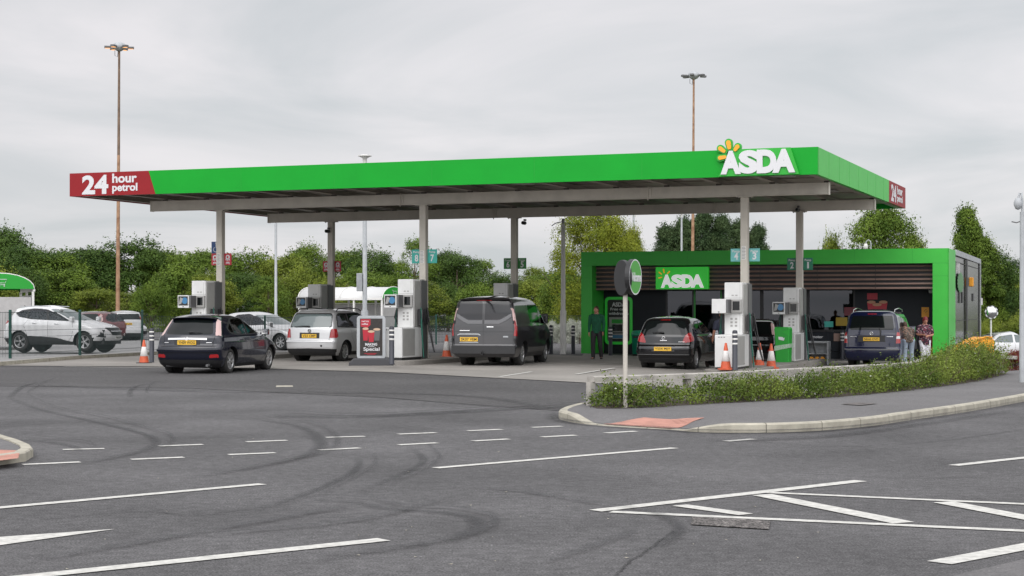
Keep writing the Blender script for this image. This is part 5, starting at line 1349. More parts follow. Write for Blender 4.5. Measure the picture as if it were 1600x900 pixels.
# trolley shelters
def shelter(px, Y, rz, L, W, label, panel='shelter_pane'):
    X = (px - 800) * Y / FOC
    t = empty('trolley_shelter', (X, Y, 0), rz, label, 'trolley shelter')
    He, Hr = 2.15, 2.68
    arc = [(W / 2 * math.cos(a), He + (Hr - He) * math.sin(a)) for a in [math.pi * k / 12 for k in range(13)]]
    arc2 = [(b * .97, He + (z_ - He) * .94 - .012) for b, z_ in arc]
    mb = MB()
    for poly, m, nm in ((arc, 'white_metal', 'curved_roof'),):
        q = MB(); vs = [(x_, b, z_) for x_ in (-L / 2, L / 2) for b, z_ in arc] + [(x_, b, z_) for x_ in (-L / 2, L / 2) for b, z_ in arc2]; n = 13
        fs = [(k, k + 1, n + k + 1, n + k) for k in range(n - 1)] + [(2 * n + k, 3 * n + k, 3 * n + k + 1, 2 * n + k + 1) for k in range(n - 1)] + [(k, 2 * n + k, 2 * n + k + 1, k + 1) for k in range(n - 1)] + [(n + k, n + k + 1, 3 * n + k + 1, 3 * n + k) for k in range(n - 1)]
        q.add(vs, fs, True); q.build(nm, M['shelter_white'], t)
    nb = max(2, int(L / 1.1))
    for k in range(nb + 1):
        x_ = -L / 2 + L * k / nb; q = MB(); q.tube([(x_, b * 1.01, z_ + .012) for b, z_ in arc], .022, 6); q.build('roof_rib', M['white_metal'], t)
    for s in (-1, 1):
        q = MB(); q.prism(arc, (L / 2 + .01) * s, (L / 2 + .03) * s, lambda a, b, h: (h, a, b)); g_ = q.build('end_panel', M['bin_green'], t)
        if s == -1 or True:
            q = MB(); xx = (L / 2 + .035) * s; q.tube([(xx, -.22, He + .38), (xx, -.14, He + .38), (xx, -.06, He + .14), (xx, .16, He + .14)], .012, 5); q.tube([(xx, -.12, He + .33), (xx, .22, He + .33), (xx, .16, He + .2), (xx, -.08, He + .2)], .010, 5)
            q.lathe([(0, 0), (.025, 0), (.025, .01 * s), (0, .01 * s)], (xx, -.03, He + .09), 'x', 8); q.lathe([(0, 0), (.025, 0), (.025, .01 * s), (0, .01 * s)], (xx, .13, He + .09), 'x', 8); q.build('trolley_symbol', M['white'], g_)
        q = MB(); q.box(-L / 2, L / 2, s * W / 2 - .04, s * W / 2 + .04, He - .09, He); q.build('eaves_beam', M['white_metal'], t)
    nb = max(2, int(L / 1.5))
    for k in range(nb + 1):
        for s in (-1, 1):
            x_ = -L / 2 + .05 + (L - .1) * k / nb; q = MB(); q.box(x_ - .04, x_ + .04, s * (W / 2 - .03) - .04, s * (W / 2 - .03) + .04, 0, He - .092); q.build('post', M['white_metal'], t)
    for k in range(nb):
        x0 = -L / 2 + .1 + (L - .1) * k / nb; x1 = x0 + (L - .1) / nb - .09
        q = MB(); q.box(x0, x1, W / 2 - .035, W / 2 - .025, .15, 1.86); q.build('side_panel', M['shelter_pane'], t)
        q = MB(); q.box(x0, x1, W / 2 - .045, W / 2 - .015, 1.88, 1.93); q.build('panel_rail', M['white_metal'], t)
    for s in (-1, 1):
        q = MB(); q.box(s * (L / 2 - .03) - .005, s * (L / 2 - .03) + .005, -W / 2 + .1, W / 2 - .1, .15, 1.86); q.build('side_panel', M['shelter_pane'], t)
    return t
shelter(549, 80, R(-24), 4.6, 2.2, 'long trolley shelter with a white curved roof and green end behind the silver people carrier')
shelter(-8, 68, R(-68), 4.4, 2.3, 'trolley shelter with a green arched end and trolley symbol at the left edge').scale = (1.12, 1.12, 1.13)
# low pale wall beyond the rear fence
# ------------------------------------------------------------------ weeds and litter
rng_ = np.random.default_rng(5)
lit = MB()
for k in range(70):
    px, py = rng_.uniform(30, 1580), rng_.uniform(590, 890); x, y = G(px, py)
    if 1 < x and y > 15.5: continue
    s_ = rng_.uniform(.006, .018); a = rng_.uniform(0, 6)
    lit.add([(x + s_ * math.cos(a + q), y + s_ * math.sin(a + q), .004 + .004 * (i % 2)) for i, q in enumerate((0, 1.4, 3.0, 4.6))], [(0, 1, 2, 3)])
tag(lit.build('road_grit', M['kerb'], fixn=False), kind='stuff')
# ------------------------------------------------------------------ vehicles
def interp(prof, z):
    """monotone-ish smooth interpolation of [(z, value)]"""
    zs = [p[0] for p in prof]; vs = [p[1] for p in prof]
    return np.interp(z, zs, vs)
def smooth_prof(prof, r=.018):
    zs = np.linspace(prof[0][0], prof[-1][0], 600); v = np.interp(zs, [p[0] for p in prof], [p[1] for p in prof])
    k = max(1, int(r / (zs[1] - zs[0]))); ker = np.hanning(2 * k + 3)[1:-1]; ker /= ker.sum(); m = len(ker) // 2
    vp = np.concatenate([2 * v[0] - v[1:m + 1][::-1], v, 2 * v[-1] - v[-m - 1:-1][::-1]])
    return zs, np.convolve(vp, ker, 'valid')
def in_poly(px, pz, poly):
    inside = np.zeros(px.shape, bool); n = len(poly); j = n - 1
    for i in range(n):
        xi, zi = poly[i]; xj, zj = poly[j]
        c = ((zi > pz) != (zj > pz)) & (px < (xj - xi) * (pz - zi) / ((zj - zi) + 1e-12) + xi)
        inside ^= c; j = i
    return inside
def near_poly(px, pz, poly):
    bd = np.full(px.shape, 1e9); bx = px.copy(); bz = pz.copy(); n = len(poly)
    for i in range(n):
        x0, z0 = poly[i]; x1, z1 = poly[(i + 1) % n]; dx, dz = x1 - x0, z1 - z0; L = dx * dx + dz * dz + 1e-12
        t = np.clip(((px - x0) * dx + (pz - z0) * dz) / L, 0, 1); qx = x0 + t * dx; qz = z0 + t * dz
        d = np.hypot(px - qx, pz - qz); m = d < bd; bd[m] = d[m]; bx[m] = qx[m]; bz[m] = qz[m]
    return bd, bx, bz
def rnd_poly(poly, r=.03, n=4):
    out = []; m = len(poly)
    for i in range(m):
        p0 = np.array(poly[i - 1], float); p = np.array(poly[i], float); p1 = np.array(poly[(i + 1) % m], float)
        a = (p0 - p); b = (p1 - p); la = np.linalg.norm(a); lb = np.linalg.norm(b); rr = min(r, la * .45, lb * .45)
        A = p + a / la * rr; B = p + b / lb * rr
        for k in range(n + 1):
            t = k / n; q = (1 - t) ** 2 * A + 2 * t * (1 - t) * p + t * t * B; out.append(tuple(q))
    return out

class Body:
    def __init__(s, S):
        s.S = S
        s.rz, s.rv = smooth_prof(S['rear'], S.get('sr', .03)); s.fz, s.fv = smooth_prof(S['front'], S.get('sf', .03)); s.wz, s.wv = smooth_prof(S['width'], .03)
        s.L = S['L']
    def xr(s, z): return np.interp(z, s.rz, s.rv)
    def xf(s, z): return np.interp(z, s.fz, s.fv)
    def w(s, z): return np.interp(z, s.wz, s.wv)
    def plan(s, x):
        t = np.clip((x - s.L * .5) / (s.L * .5), -1, 1); kr, kf = s.S.get('taper', (.05, .07))
        return 1 - np.where(t < 0, kr, kf) * np.abs(t) ** 3
    def bow(s, z, end): return s.S.get('bow', (.07, .16))[end]
    def cr(s, z, end):
        c = s.S.get('corner', (.16, .34))[end]; g = s.S.get('cornerg', (c * .8, .28))
        return c
    def side_y(s, x, z):
        y = s.w(z) * s.plan(x)
        r = s.cr(z, 0); t = np.clip((x - s.xr(z) - s.bow(z, 0)) / r, 0, 1); y = y - r * .8 * (1 - np.sqrt(1 - (1 - t) ** 2))
        r = s.cr(z, 1); t = np.clip((s.xf(z) - s.bow(z, 1) - x) / r, 0, 1); y = y - r * .8 * (1 - np.sqrt(1 - (1 - t) ** 2))
        return y
    def rear_x(s, y, z):
        w = s.w(z) * s.plan(s.xr(z)) ; return s.xr(z) + s.bow(z, 0) * np.clip(abs(y) / w, 0, 1) ** 2.2
    def front_x(s, y, z):
        w = s.w(z) * s.plan(s.xf(z)); return s.xf(z) - s.bow(z, 1) * np.clip(abs(y) / w, 0, 1) ** 2.2
    def levels(s, cell):
        z = np.linspace(s.rz[0], s.rz[-1], 3000)
        d = np.maximum.reduce([np.abs(np.diff(z)), np.abs(np.diff(s.xr(z))), np.abs(np.diff(s.xf(z))) * .45, np.abs(np.diff(s.w(z)))])
        c = np.concatenate([[0], np.cumsum(d)]); n = int(c[-1] / cell) + 2
        return np.interp(np.linspace(0, c[-1], n), c, z)
    def grid(s, cell):
        Z = s.levels(cell); W0 = s.S['width'][0][1]; n_r = int(2 * s.w(.6) / cell / 2) * 2; n_c = max(5, int(.25 / cell)); n_s = int(s.L / cell)
        rows = []
        for z in Z:
            w = s.w(z); xr, xf = s.xr(z), s.xf(z); rr, rf = s.cr(z, 0), s.cr(z, 1); br, bf = s.bow(z, 0), s.bow(z, 1)
            k = min(1, max(.05, (xf - xr) / 1.6)); rr *= k; rf *= k; br *= k; bf *= k
            xa, xb = xr + br + rr, xf - bf - rf
            if xb < xa: xa = xb = (xa + xb) / 2
            def wy(x): return w * s.plan(x)
            ye = wy(xa) - rr * .8; ye2 = wy(xb) - rf * .8
            pts = []
            for i in range(n_r):      # rear from y=-ye to +ye
                y = -ye + 2 * ye * i / n_r; pts.append((xr + br * (abs(y) / max(ye, .01)) ** 2.2, y))
            for i in range(n_c):
                a = math.pi / 2 * i / n_c; pts.append((xa - rr * math.cos(a), ye + rr * .8 * math.sin(a)))
            for i in range(n_s):
                x = xa + (xb - xa) * i / n_s; pts.append((x, wy(x) if i else wy(xa)))
            for i in range(n_c):
                a = math.pi / 2 * i / n_c; pts.append((xb + rf * math.sin(a), ye2 + rf * .8 * math.cos(a)))
            for i in range(n_r):
                y = ye2 - 2 * ye2 * i / n_r; pts.append((xf - bf * (abs(y) / max(ye2, .01)) ** 2.2, y))
            for i in range(n_c):
                a = math.pi / 2 * i / n_c; pts.append((xb + rf * math.cos(a), -ye2 - rf * .8 * math.sin(a)))
            for i in range(n_s):
                x = xb + (xa - xb) * i / n_s; pts.append((x, -wy(x)))
            for i in range(n_c):
                a = math.pi / 2 * i / n_c; pts.append((xa - rr * math.sin(a), -ye - rr * .8 * math.cos(a)))
            rows.append([(x, y, z) for x, y in pts])
        return np.array(rows), (n_r, n_c, n_s)

def gridmesh(name, P, mask, N, m, parent, label=None):
    """P (R,C,3) closed in C, mask (R-1,C) bool"""
    Rn, Cn = P.shape[:2]; r, c = np.nonzero(mask)
    if len(r) == 0: return None
    c2 = (c + 1) % Cn; idx = np.stack([r * Cn + c, r * Cn + c2, (r + 1) * Cn + c2, (r + 1) * Cn + c], 1)
    u, inv = np.unique(idx.ravel(), return_inverse=True); co = P.reshape(-1, 3)[u]; nn = N.reshape(-1, 3)[u]
    me = bpy.data.meshes.new(name); me.from_pydata(co.tolist(), [], inv.reshape(-1, 4)[:, ::-1].tolist())
    me.polygons.foreach_set('use_smooth', [True] * len(me.polygons))
    me.normals_split_custom_set_from_vertices([tuple(x) for x in nn])
    me.materials.append(m); o = bpy.data.objects.new(name, me); COL.objects.link(o); o.parent = parent
    if label: o['label'] = label
    return o

wheel_cache = {}
def wheel_mesh(r, wd, spokes, style):
    key = (r, wd, spokes, style)
    if key in wheel_cache: return wheel_cache[key]
    t = MB(); rr = r * .66
    t.lathe([(rr, -wd / 2 + .01), (r * .80, -wd / 2), (r * .95, -wd / 2 + .012), (r, -wd / 2 + .04), (r, wd / 2 - .04), (r * .95, wd / 2 - .012), (r * .80, wd / 2), (rr, wd / 2 - .01), (rr, -wd / 2 + .01)], axis='y', n=40)
    tm_ = t.build('wheel', M['rubber']); 
    q = MB(); q.lathe([(rr * 1.0, wd / 2 - .004), (rr * .93, wd / 2 - .004), (rr * .90, wd / 2 - .03), (rr * .90, -wd / 2 + .03)], axis='y', n=36)
    q.lathe([(.0, wd / 2 - .012), (rr * .13, wd / 2 - .014), (rr * .2, wd / 2 - .03), (rr * .2, wd / 2 - .08)], axis='y', n=20)
    for k in range(spokes):
        a = 2 * math.pi * k / spokes
        for da in ((-.10, .10) if style == 'twin' else (0,)):
            wdt = rr * (.075 if style == 'twin' else .12 if spokes > 6 else .15)
            c, s_ = math.cos(a), math.sin(a); vs = []
            for rad, ww, dep in ((rr * .14, wdt * .9, wd / 2 - .022), (rr * .55, wdt, wd / 2 - .018), (rr * .93, wdt * 1.25, wd / 2 - .008)):
                off = da * rad * 1.3
                for sg in (-1, 1): vs.append((rad * c - (off + sg * ww) * s_, dep, rad * s_ + (off + sg * ww) * c))
            vs += [(x, y - .03, z) for x, y, z in vs]
            q.add(vs, [(0, 2, 3, 1), (2, 4, 5, 3), (0, 6, 8, 2), (2, 8, 10, 4), (1, 3, 9, 7), (3, 5, 11, 9)])
    rm = q.build('rim', M['alloy'] if style != 'dark' else M['grey_dark'])
    b = MB(); b.lathe([(0, wd / 2 - .09), (rr * .9, wd / 2 - .085)], axis='y', n=28); b.lathe([(0, wd / 2 - .07), (rr * .5, wd / 2 - .072), (rr * .5, wd / 2 - .09)], axis='y', n=24)
    bm_ = b.build('brake_disc', M['alloy_dark'])
    r_ = (tm_.data, rm.data, bm_.data)
    for o in (tm_, rm, bm_): bpy.data.objects.remove(o)
    wheel_cache[key] = r_; return r_

def car(S, loc, heading, paint, name, label, cat, plate=None, group=None, cell=.028, z=None, steer=0):
    B = Body(S); L = S['L']; H = S['rear'][-1][0]
    hz = gz(*loc) if z is None else z
    root = empty(name, (loc[0], loc[1], hz), math.pi / 2 - R(heading), label, cat, group)
    P, (n_r, n_c, n_s) = B.grid(cell)
    Rn, Cn = P.shape[:2]
    def normals(P):
        du = np.roll(P, -1, 1) - np.roll(P, 1, 1); dv = np.empty_like(P); dv[1:-1] = P[2:] - P[:-2]; dv[0] = P[1] - P[0]; dv[-1] = P[-1] - P[-2]
        n = np.cross(dv, du); n /= np.linalg.norm(n, axis=2)[..., None] + 1e-9
        cen = np.array([L / 2, 0, H / 2]); s_ = np.sign(((P - cen) * n).sum(2)); 
        if (s_ < 0).mean() > .5: n = -n
        return n
    N = normals(P)
    wheels = [(S['ax'][0], S['wr']), (S['ax'][1], S['wr'])]
    # arches: snap
    ra = S.get('arch', S['wr'] * 1.16)
    for wx, wr in wheels:
        X, Z = P[..., 0], P[..., 2]; d = np.hypot(X - wx, Z - wr * .98); sd = np.abs(N[..., 1]) > .6
        m = sd & (np.abs(d - ra) < cell * .55)
        f = ra / (d + 1e-9); P[..., 0] = np.where(m, wx + (X - wx) * f, X); P[..., 2] = np.where(m, wr * .98 + (Z - wr * .98) * f, Z)
    # regions
    regs = S['regions']
    def coords(Q, view):
        if view == 'R': return Q[..., 1], Q[..., 2]
        if view == 'F': return Q[..., 1], Q[..., 2]
        return Q[..., 0], Q[..., 2]
    def cond(n, view, side=None):
        if view == 'R': return n[..., 0] < -.22
        if view == 'F': return n[..., 0] > .22
        return np.abs(n[..., 1]) > .5
    for rg in regs:
        view, poly = rg[1], rg[2]; a, b = coords(P, view); aa = np.abs(a) if (rg[3] if len(rg) > 3 else False) else a
        bd, qx, qz = near_poly(aa, b, poly); m = (bd < cell * .5) & cond(N, view)
        sgn = np.sign(a) if (rg[3] if len(rg) > 3 else False) else 1
        da = np.where(m, qx * sgn - a, 0); db = np.where(m, qz - b, 0)
        if view in 'RF':
            P[..., 0] += -(N[..., 1] * da + N[..., 2] * db) / np.where(np.abs(N[..., 0]) < .2, 1e9, N[..., 0]); P[..., 1] += da; P[..., 2] += db
        else:
            P[..., 1] += -(N[..., 0] * da + N[..., 2] * db) / np.where(np.abs(N[..., 1]) < .2, 1e9, N[..., 1]); P[..., 0] += da; P[..., 2] += db
    Cc = (P[:-1] + P[1:] + np.roll(P, -1, 1)[:-1] + np.roll(P, -1, 1)[1:]) / 4; Nc = (N[:-1] + N[1:]) / 2; Nc = (Nc + np.roll(Nc, -1, 1)) / 2
    lab = np.zeros(Cc.shape[:2], int)
    for i, rg in enumerate(regs):
        view, poly = rg[1], rg[2]; a, b = coords(Cc, view); sym = (rg[3] if len(rg) > 3 else False)
        m = in_poly(np.abs(a) if sym else a, b, poly) & cond(Nc, view); lab[m] = i + 1
    for wx, wr in wheels:
        d = np.hypot(Cc[..., 0] - wx, Cc[..., 2] - wr * .98); lab[(d < ra) & (np.abs(Nc[..., 1]) > .5)] = -1
    body = gridmesh('body', P, lab == 0, N, paint, root)
    # close roof
    top = P[-1]; me = bpy.data.meshes.new('roof'); me.from_pydata([tuple(p) for p in top], [], [tuple(range(Cn))]); me.materials.append(paint)
    for p in me.polygons: p.use_smooth = True
    ro = bpy.data.objects.new('roof', me); COL.objects.link(ro); ro.parent = root
    if me.polygons[0].normal.z < 0: me.flip_normals()
    names = {}
    for i, rg in enumerate(regs):
        mname = rg[0][1]; mt = paint if mname == 'paint' else M[mname]
        m = lab == i + 1
        Pn = P
        if 'glass' in mname or 'pane' in mname: Pn = P - N * .004
        # split left/right for symmetric regions
        if (rg[3] if len(rg) > 3 else False) or rg[1] == 'S':
            for sg in (1, -1): gridmesh(rg[0][0], Pn, m & (Cc[..., 1] * sg > 0), N, mt, root)
        else: gridmesh(rg[0][0], Pn, m, N, mt, root)
    # inner tub so nothing shows through
    zb = P[0, 0, 2]; wi = B.w(.5) - .30
    MB().box(.18, L - .25, -wi, wi, zb + .02, min(.78, S.get('belt', .9) - .12)).build('floor_pan', M['seal'], root)
    for sgn in (1, -1):
        for wx, wr in wheels:
            q = MB(); ys = float(B.side_y(wx, wr)); rows = []
            for k in range(23):
                a = R(-18) + R(216) * k / 22; x, z_ = wx + ra * math.cos(a), wr * .98 + ra * math.sin(a)
                y0 = float(B.side_y(x, max(z_, zb))); rows.append([(x, (y0 + .004) * sgn, z_), (x, (y0 - .02) * sgn, z_), (x, (ys - .30) * sgn, z_)])
            q.add([p for r_ in rows for p in r_], [(k * 3 + j, k * 3 + 3 + j, k * 3 + 4 + j, k * 3 + 1 + j) for k in range(22) for j in range(2)], True)
            q.prism([(wx + ra * 1.02 * math.cos(R(20 * k)), wr * .98 + ra * 1.02 * math.sin(R(20 * k))) for k in range(18)], (ys - .31) * sgn, (ys - .30) * sgn, xz)
            q.build('arch_liner', M['seal'], root)
    # wheels
    wd = .215; me3 = wheel_mesh(S['wr'], wd, S.get('spokes', 7), S.get('wstyle', 'single'))
    for wx, wr in wheels:
        for sgn in (1, -1):
            yy = (float(B.side_y(wx, wr)) - wd / 2 - .025) * sgn
            w_ = bpy.data.objects.new('wheel', me3[0]); COL.objects.link(w_); w_.parent = root; w_.location = (wx, yy, wr); w_.rotation_euler = (0, 0, (math.pi if sgn < 0 else 0) + (R(steer) if wx > L / 2 else 0))
            for nm, d in (('rim', me3[1]), ('brake_disc', me3[2])):
                o = bpy.data.objects.new(nm, d); COL.objects.link(o); o.parent = w_; o.rotation_euler = (0, .3 + wx, 0)
    # mirrors
    if S.get('mirror', True):
        mx, mz = S['mirror_at']
        for sgn in (1, -1):
            y = float(B.side_y(mx, mz)); q = MB(); hgt = S.get('mirror_h', .16)
            q.prism(rrect(mx - .02, mx + .10, mz - .02, mz - .02 + hgt, .04), (y + .05) * sgn, (y + .24) * sgn, xz); q.box(mx, mx + .07, min(y * sgn, (y + .08) * sgn) , max(y * sgn, (y + .08) * sgn), mz, mz + .05)
            mo = q.build('mirror', M[S.get('mirror_mat', 'seal')] if S.get('mirror_mat') else paint, root, bevel=.02)
            MB().box(mx - .028, mx - .021, min((y + .065) * sgn, (y + .225) * sgn), max((y + .065) * sgn, (y + .225) * sgn), mz, mz + hgt - .045).build('mirror_glass', M['chrome'], mo)
    # seams
    if 'seams' in S:
        q = MB()
        for line in S['seams']:
            pts = []
            for (x0, z0), (x1, z1) in zip(line, line[1:]):
                n = max(2, int(math.hypot(x1 - x0, z1 - z0) / .04))
                for k in range(n): pts.append((x0 + (x1 - x0) * k / n, z0 + (z1 - z0) * k / n))
            pts.append(line[-1])
            for sgn in (1, -1):
                vs = []
                for i, (x, z_) in enumerate(pts):
                    a = pts[max(i - 1, 0)]; b = pts[min(i + 1, len(pts) - 1)]; d = math.hypot(b[0] - a[0], b[1] - a[1]) + 1e-9; nx, nz_ = -(b[1] - a[1]) / d * .004, (b[0] - a[0]) / d * .004
                    for s2 in (-1, 1):
                        xx, zz = x + nx * s2, z_ + nz_ * s2; vs.append((xx, (float(B.side_y(xx, zz)) + .0025) * sgn, zz))
                q.add(vs, [(2 * i, 2 * i + 2, 2 * i + 3, 2 * i + 1) for i in range(len(pts) - 1)])
        for line in S.get('rseams', []):
            vs = []
            pts = []
            for (x0, z0), (x1, z1) in zip(line, line[1:]):
                n = max(2, int(math.hypot(x1 - x0, z1 - z0) / .04))
                for k in range(n): pts.append((x0 + (x1 - x0) * k / n, z0 + (z1 - z0) * k / n))
            pts.append(line[-1])
            for i, (y, z_) in enumerate(pts):
                a = pts[max(i - 1, 0)]; b = pts[min(i + 1, len(pts) - 1)]; d = math.hypot(b[0] - a[0], b[1] - a[1]) + 1e-9; ny, nz_ = -(b[1] - a[1]) / d * .004, (b[0] - a[0]) / d * .004
                for s2 in (-1, 1):
                    yy, zz = y + ny * s2, z_ + nz_ * s2; vs.append((float(B.rear_x(yy, zz)) - .003, yy, zz))
            q.add(vs, [(2 * i, 2 * i + 2, 2 * i + 3, 2 * i + 1) for i in range(len(pts) - 1)])
        q.build('panel_gap', M['seal'], body, fixn=False)
    for (hx, hz_) in S.get('handles', []):
        for sgn in (1, -1):
            y = float(B.side_y(hx, hz_)); q = MB(); q.tube([(hx - .09, (y + .002) * sgn, hz_), (hx - .06, (y + .03) * sgn, hz_ + .003), (hx + .06, (y + .03) * sgn, hz_ + .003), (hx + .09, (y + .002) * sgn, hz_)], .013, 6)
            q.build('door_handle', M[S['handle_mat']] if 'handle_mat' in S else paint, root)
    def rear_plate(s_, yc, zc, w=.50, h=.11, m='plate_y', end=0):
        x = float(B.rear_x(yc, zc)) - .012 if end == 0 else float(B.front_x(yc, zc)) + .012
        tilt = 0
        pl = MB().box(-w / 2, w / 2, -.006, .006, -h / 2, h / 2).build('number_plate', M[m], root)
        pl.location = (x, yc, zc); pl.rotation_euler = (0, 0, -math.pi / 2 if end == 0 else math.pi / 2)
        text('registration', s_, -w * .44, -h * .34, w * .88, h * .68, -.0065, M['plate_text'], pl, depth=.002, offset=.02, spacing=1.05)
        return pl
    if plate: rear_plate(*plate)
    if 'extra' in S: S['extra'](B, root, paint)
    return root, B, rear_plate
def rtrim(B, name, poly, m, root, out=.012, th=.02, end=0):
    """flat-ish piece laid on the rear (or front) following its curve"""
    q = MB(); vs = []; n = len(poly)
    f = (lambda y, z: float(B.rear_x(y, z))) if end == 0 else (lambda y, z: float(B.front_x(y, z))); s = -1 if end == 0 else 1
    # strips between lower and upper edges: poly given as (y, zlow, zhigh) samples
    for y, z0, z1 in poly:
        vs += [(f(y, z0) + s * out, y, z0), (f(y, z1) + s * out, y, z1), (f(y, z1) - s * th, y, z1), (f(y, z0) - s * th, y, z0)]
    fs = []
    for i in range(n - 1):
        a, b = i * 4, i * 4 + 4
        for k in range(4): fs.append((a + k, b + k, b + (k + 1) % 4, a + (k + 1) % 4))
    fs += [(0, 1, 2, 3), (n * 4 - 1, n * 4 - 2, n * 4 - 3, n * 4 - 4)]
    q.add(vs, fs); return q.build(name, m, root, bevel=.004)
def wiper(B, root, y0, y1, z, lift=.02, z1=None):
    z1 = z if z1 is None else z1
    q = MB(); q.tube([(float(B.rear_x(y0, z)) - lift - .02, y0, z), (float(B.rear_x((y0 + y1) / 2, (z + z1) / 2)) - lift - .02, (y0 + y1) / 2, (z + z1) / 2 + .015), (float(B.rear_x(y1, z1)) - lift, y1, z1)], [.022, .014, .008], 6)
    q.build('wiper', M['seal'], root)
def badge(B, root, z, r=.05, m='chrome', y=0, end=0):
    x = float(B.rear_x(y, z)) - .006 if end == 0 else float(B.front_x(y, z)) + .006
    q = MB(); q.lathe([(r * .72, 0), (r * .74, -.012), (r, -.012), (r, 0)], (x, y, z), 'x', 18)
    q.lathe([(r * .72, 0), (r * .74, .012), (r, .012), (r, 0)], (x, y, z), 'x', 18)
    q.tube([(x - .008 if end == 0 else x + .008, y - r * .5, z + r * .4), (x - .008 if end == 0 else x + .008, y, z - r * .5), (x - .008 if end == 0 else x + .008, y + r * .5, z + r * .4)], r * .13, 5)
    q.build('badge', M[m], root)
def interior(B, root, seats, z0=.55, wi=.5, m='grey_dark', dash=None):
    for sx_ in seats:
        for y in ((-.36, .36) if sx_[1] else (-.38, 0, .38)):
            q = MB(); q.box(sx_[0] - .08, sx_[0] + .08, y - .22, y + .22, z0, z0 + .52); q.box(sx_[0] - .05, sx_[0] + .05, y - .12, y + .12, z0 + .56, z0 + .74)
            q.build('seat', M[m], root, bevel=.03)
    if dash: MB().box(dash[0], dash[1], -.62, .62, .55, dash[2]).build('dashboard', M['black'], root, bevel=.03)

def mirror_poly(p): return p + [(-y, z) for y, z in p[::-1]]

# --- dark hatchback (five doors)
hatch = dict(L=4.34, ax=(.82, 3.46), wr=.32, belt=.93, taper=(.06, .08), bow=(.10, .22), corner=(.20, .36),
  rear=[(.17, .16), (.25, .06), (.40, .01), (.62, .0), (.69, .015), (.72, .055), (.90, .075), (.97, .10), (1.0, .135), (1.15, .245), (1.30, .365), (1.37, .42), (1.41, .50), (1.45, .66), (1.48, .95), (1.50, 1.5)],
  front=[(.17, 4.18), (.25, 4.28), (.40, 4.34), (.58, 4.33), (.68, 4.26), (.76, 4.10), (.84, 3.85), (.93, 3.45), (.99, 3.18), (1.10, 2.96), (1.25, 2.66), (1.37, 2.38), (1.44, 2.10), (1.48, 1.85), (1.50, 1.62)],
  width=[(.17, .80), (.25, .86), (.40, .905), (.62, .918), (.80, .905), (.93, .875), (.96, .845), (1.10, .79), (1.25, .73), (1.37, .67), (1.42, .62), (1.46, .50), (1.485, .32), (1.50, .10)],
  mirror_at=(2.98, .96), handles=[(1.45, .84), (2.45, .82)],
  seams=[[(1.72, .98), (1.75, .60), (1.60, .30), (2.75, .28), (3.02, .40), (3.10, .70), (3.04, .95)], [(1.28, .95), (1.10, .78), (1.06, .68)], [(1.98, .98), (2.02, .28)]],
  rseams=[[(-.74, .70), (.74, .70)], [(-.70, .98), (-.66, .72)], [(.70, .98), (.66, .72)]],
  regions=[
   (('window_surround', 'seal'), 'S', rnd_poly([(.83, 1.02), (.74, 1.16), (1.12, 1.38), (1.9, 1.435), (2.32, 1.37), (2.95, 1.0), (2.0, .96), (1.2, .955)], .04)),
   (('side_window', 'car_pane'), 'S', rnd_poly([(.90, 1.04), (.84, 1.13), (1.03, 1.26), (1.10, 1.02)], .03)),
   (('side_window', 'car_pane'), 'S', rnd_poly([(1.16, 1.00), (1.12, 1.30), (1.20, 1.36), (1.88, 1.405), (1.92, .98)], .04)),
   (('side_window', 'car_pane'), 'S', rnd_poly([(1.99, .985), (1.97, 1.405), (2.28, 1.36), (2.74, 1.10), (2.86, 1.02)], .04)),
   (('rear_window', 'glass'), 'R', rnd_poly(mirror_poly([(0, .985), (.62, .985), (.60, 1.10), (.50, 1.36), (0, 1.375)]), .05)),
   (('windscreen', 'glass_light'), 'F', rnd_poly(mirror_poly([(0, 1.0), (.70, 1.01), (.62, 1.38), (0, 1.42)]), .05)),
   (('tail_light', 'lamp_white_red'), 'R', rnd_poly([(.70, .96), (.84, .95), (.70, 1.30), (.60, 1.37), (.60, 1.30), (.66, 1.10)], .02), True),
   (('tail_light', 'lamp_white_red'), 'S', rnd_poly([(.15, .96), (.30, .97), (.52, 1.30), (.48, 1.38), (.38, 1.30)], .02)),
   (('lower_bumper', 'seal'), 'R', mirror_poly([(0, .16), (.95, .16), (.95, .33), (.62, .36), (.0, .36)])),
   (('fog_light', 'lamp_red'), 'R', rnd_poly([(.58, .40), (.82, .42), (.80, .50), (.60, .49)], .03), True),
   (('headlight', 'lamp_clear'), 'F', rnd_poly([(.48, .66), (.86, .70), (.80, .84), (.50, .74)], .03), True),
   (('grille', 'seal'), 'F', rnd_poly(mirror_poly([(0, .26), (.55, .28), (.50, .42), (0, .44)]), .03)),
   (('sill', 'seal'), 'S', [(1.1, .16), (3.1, .16), (3.1, .25), (1.1, .25)]),
  ])
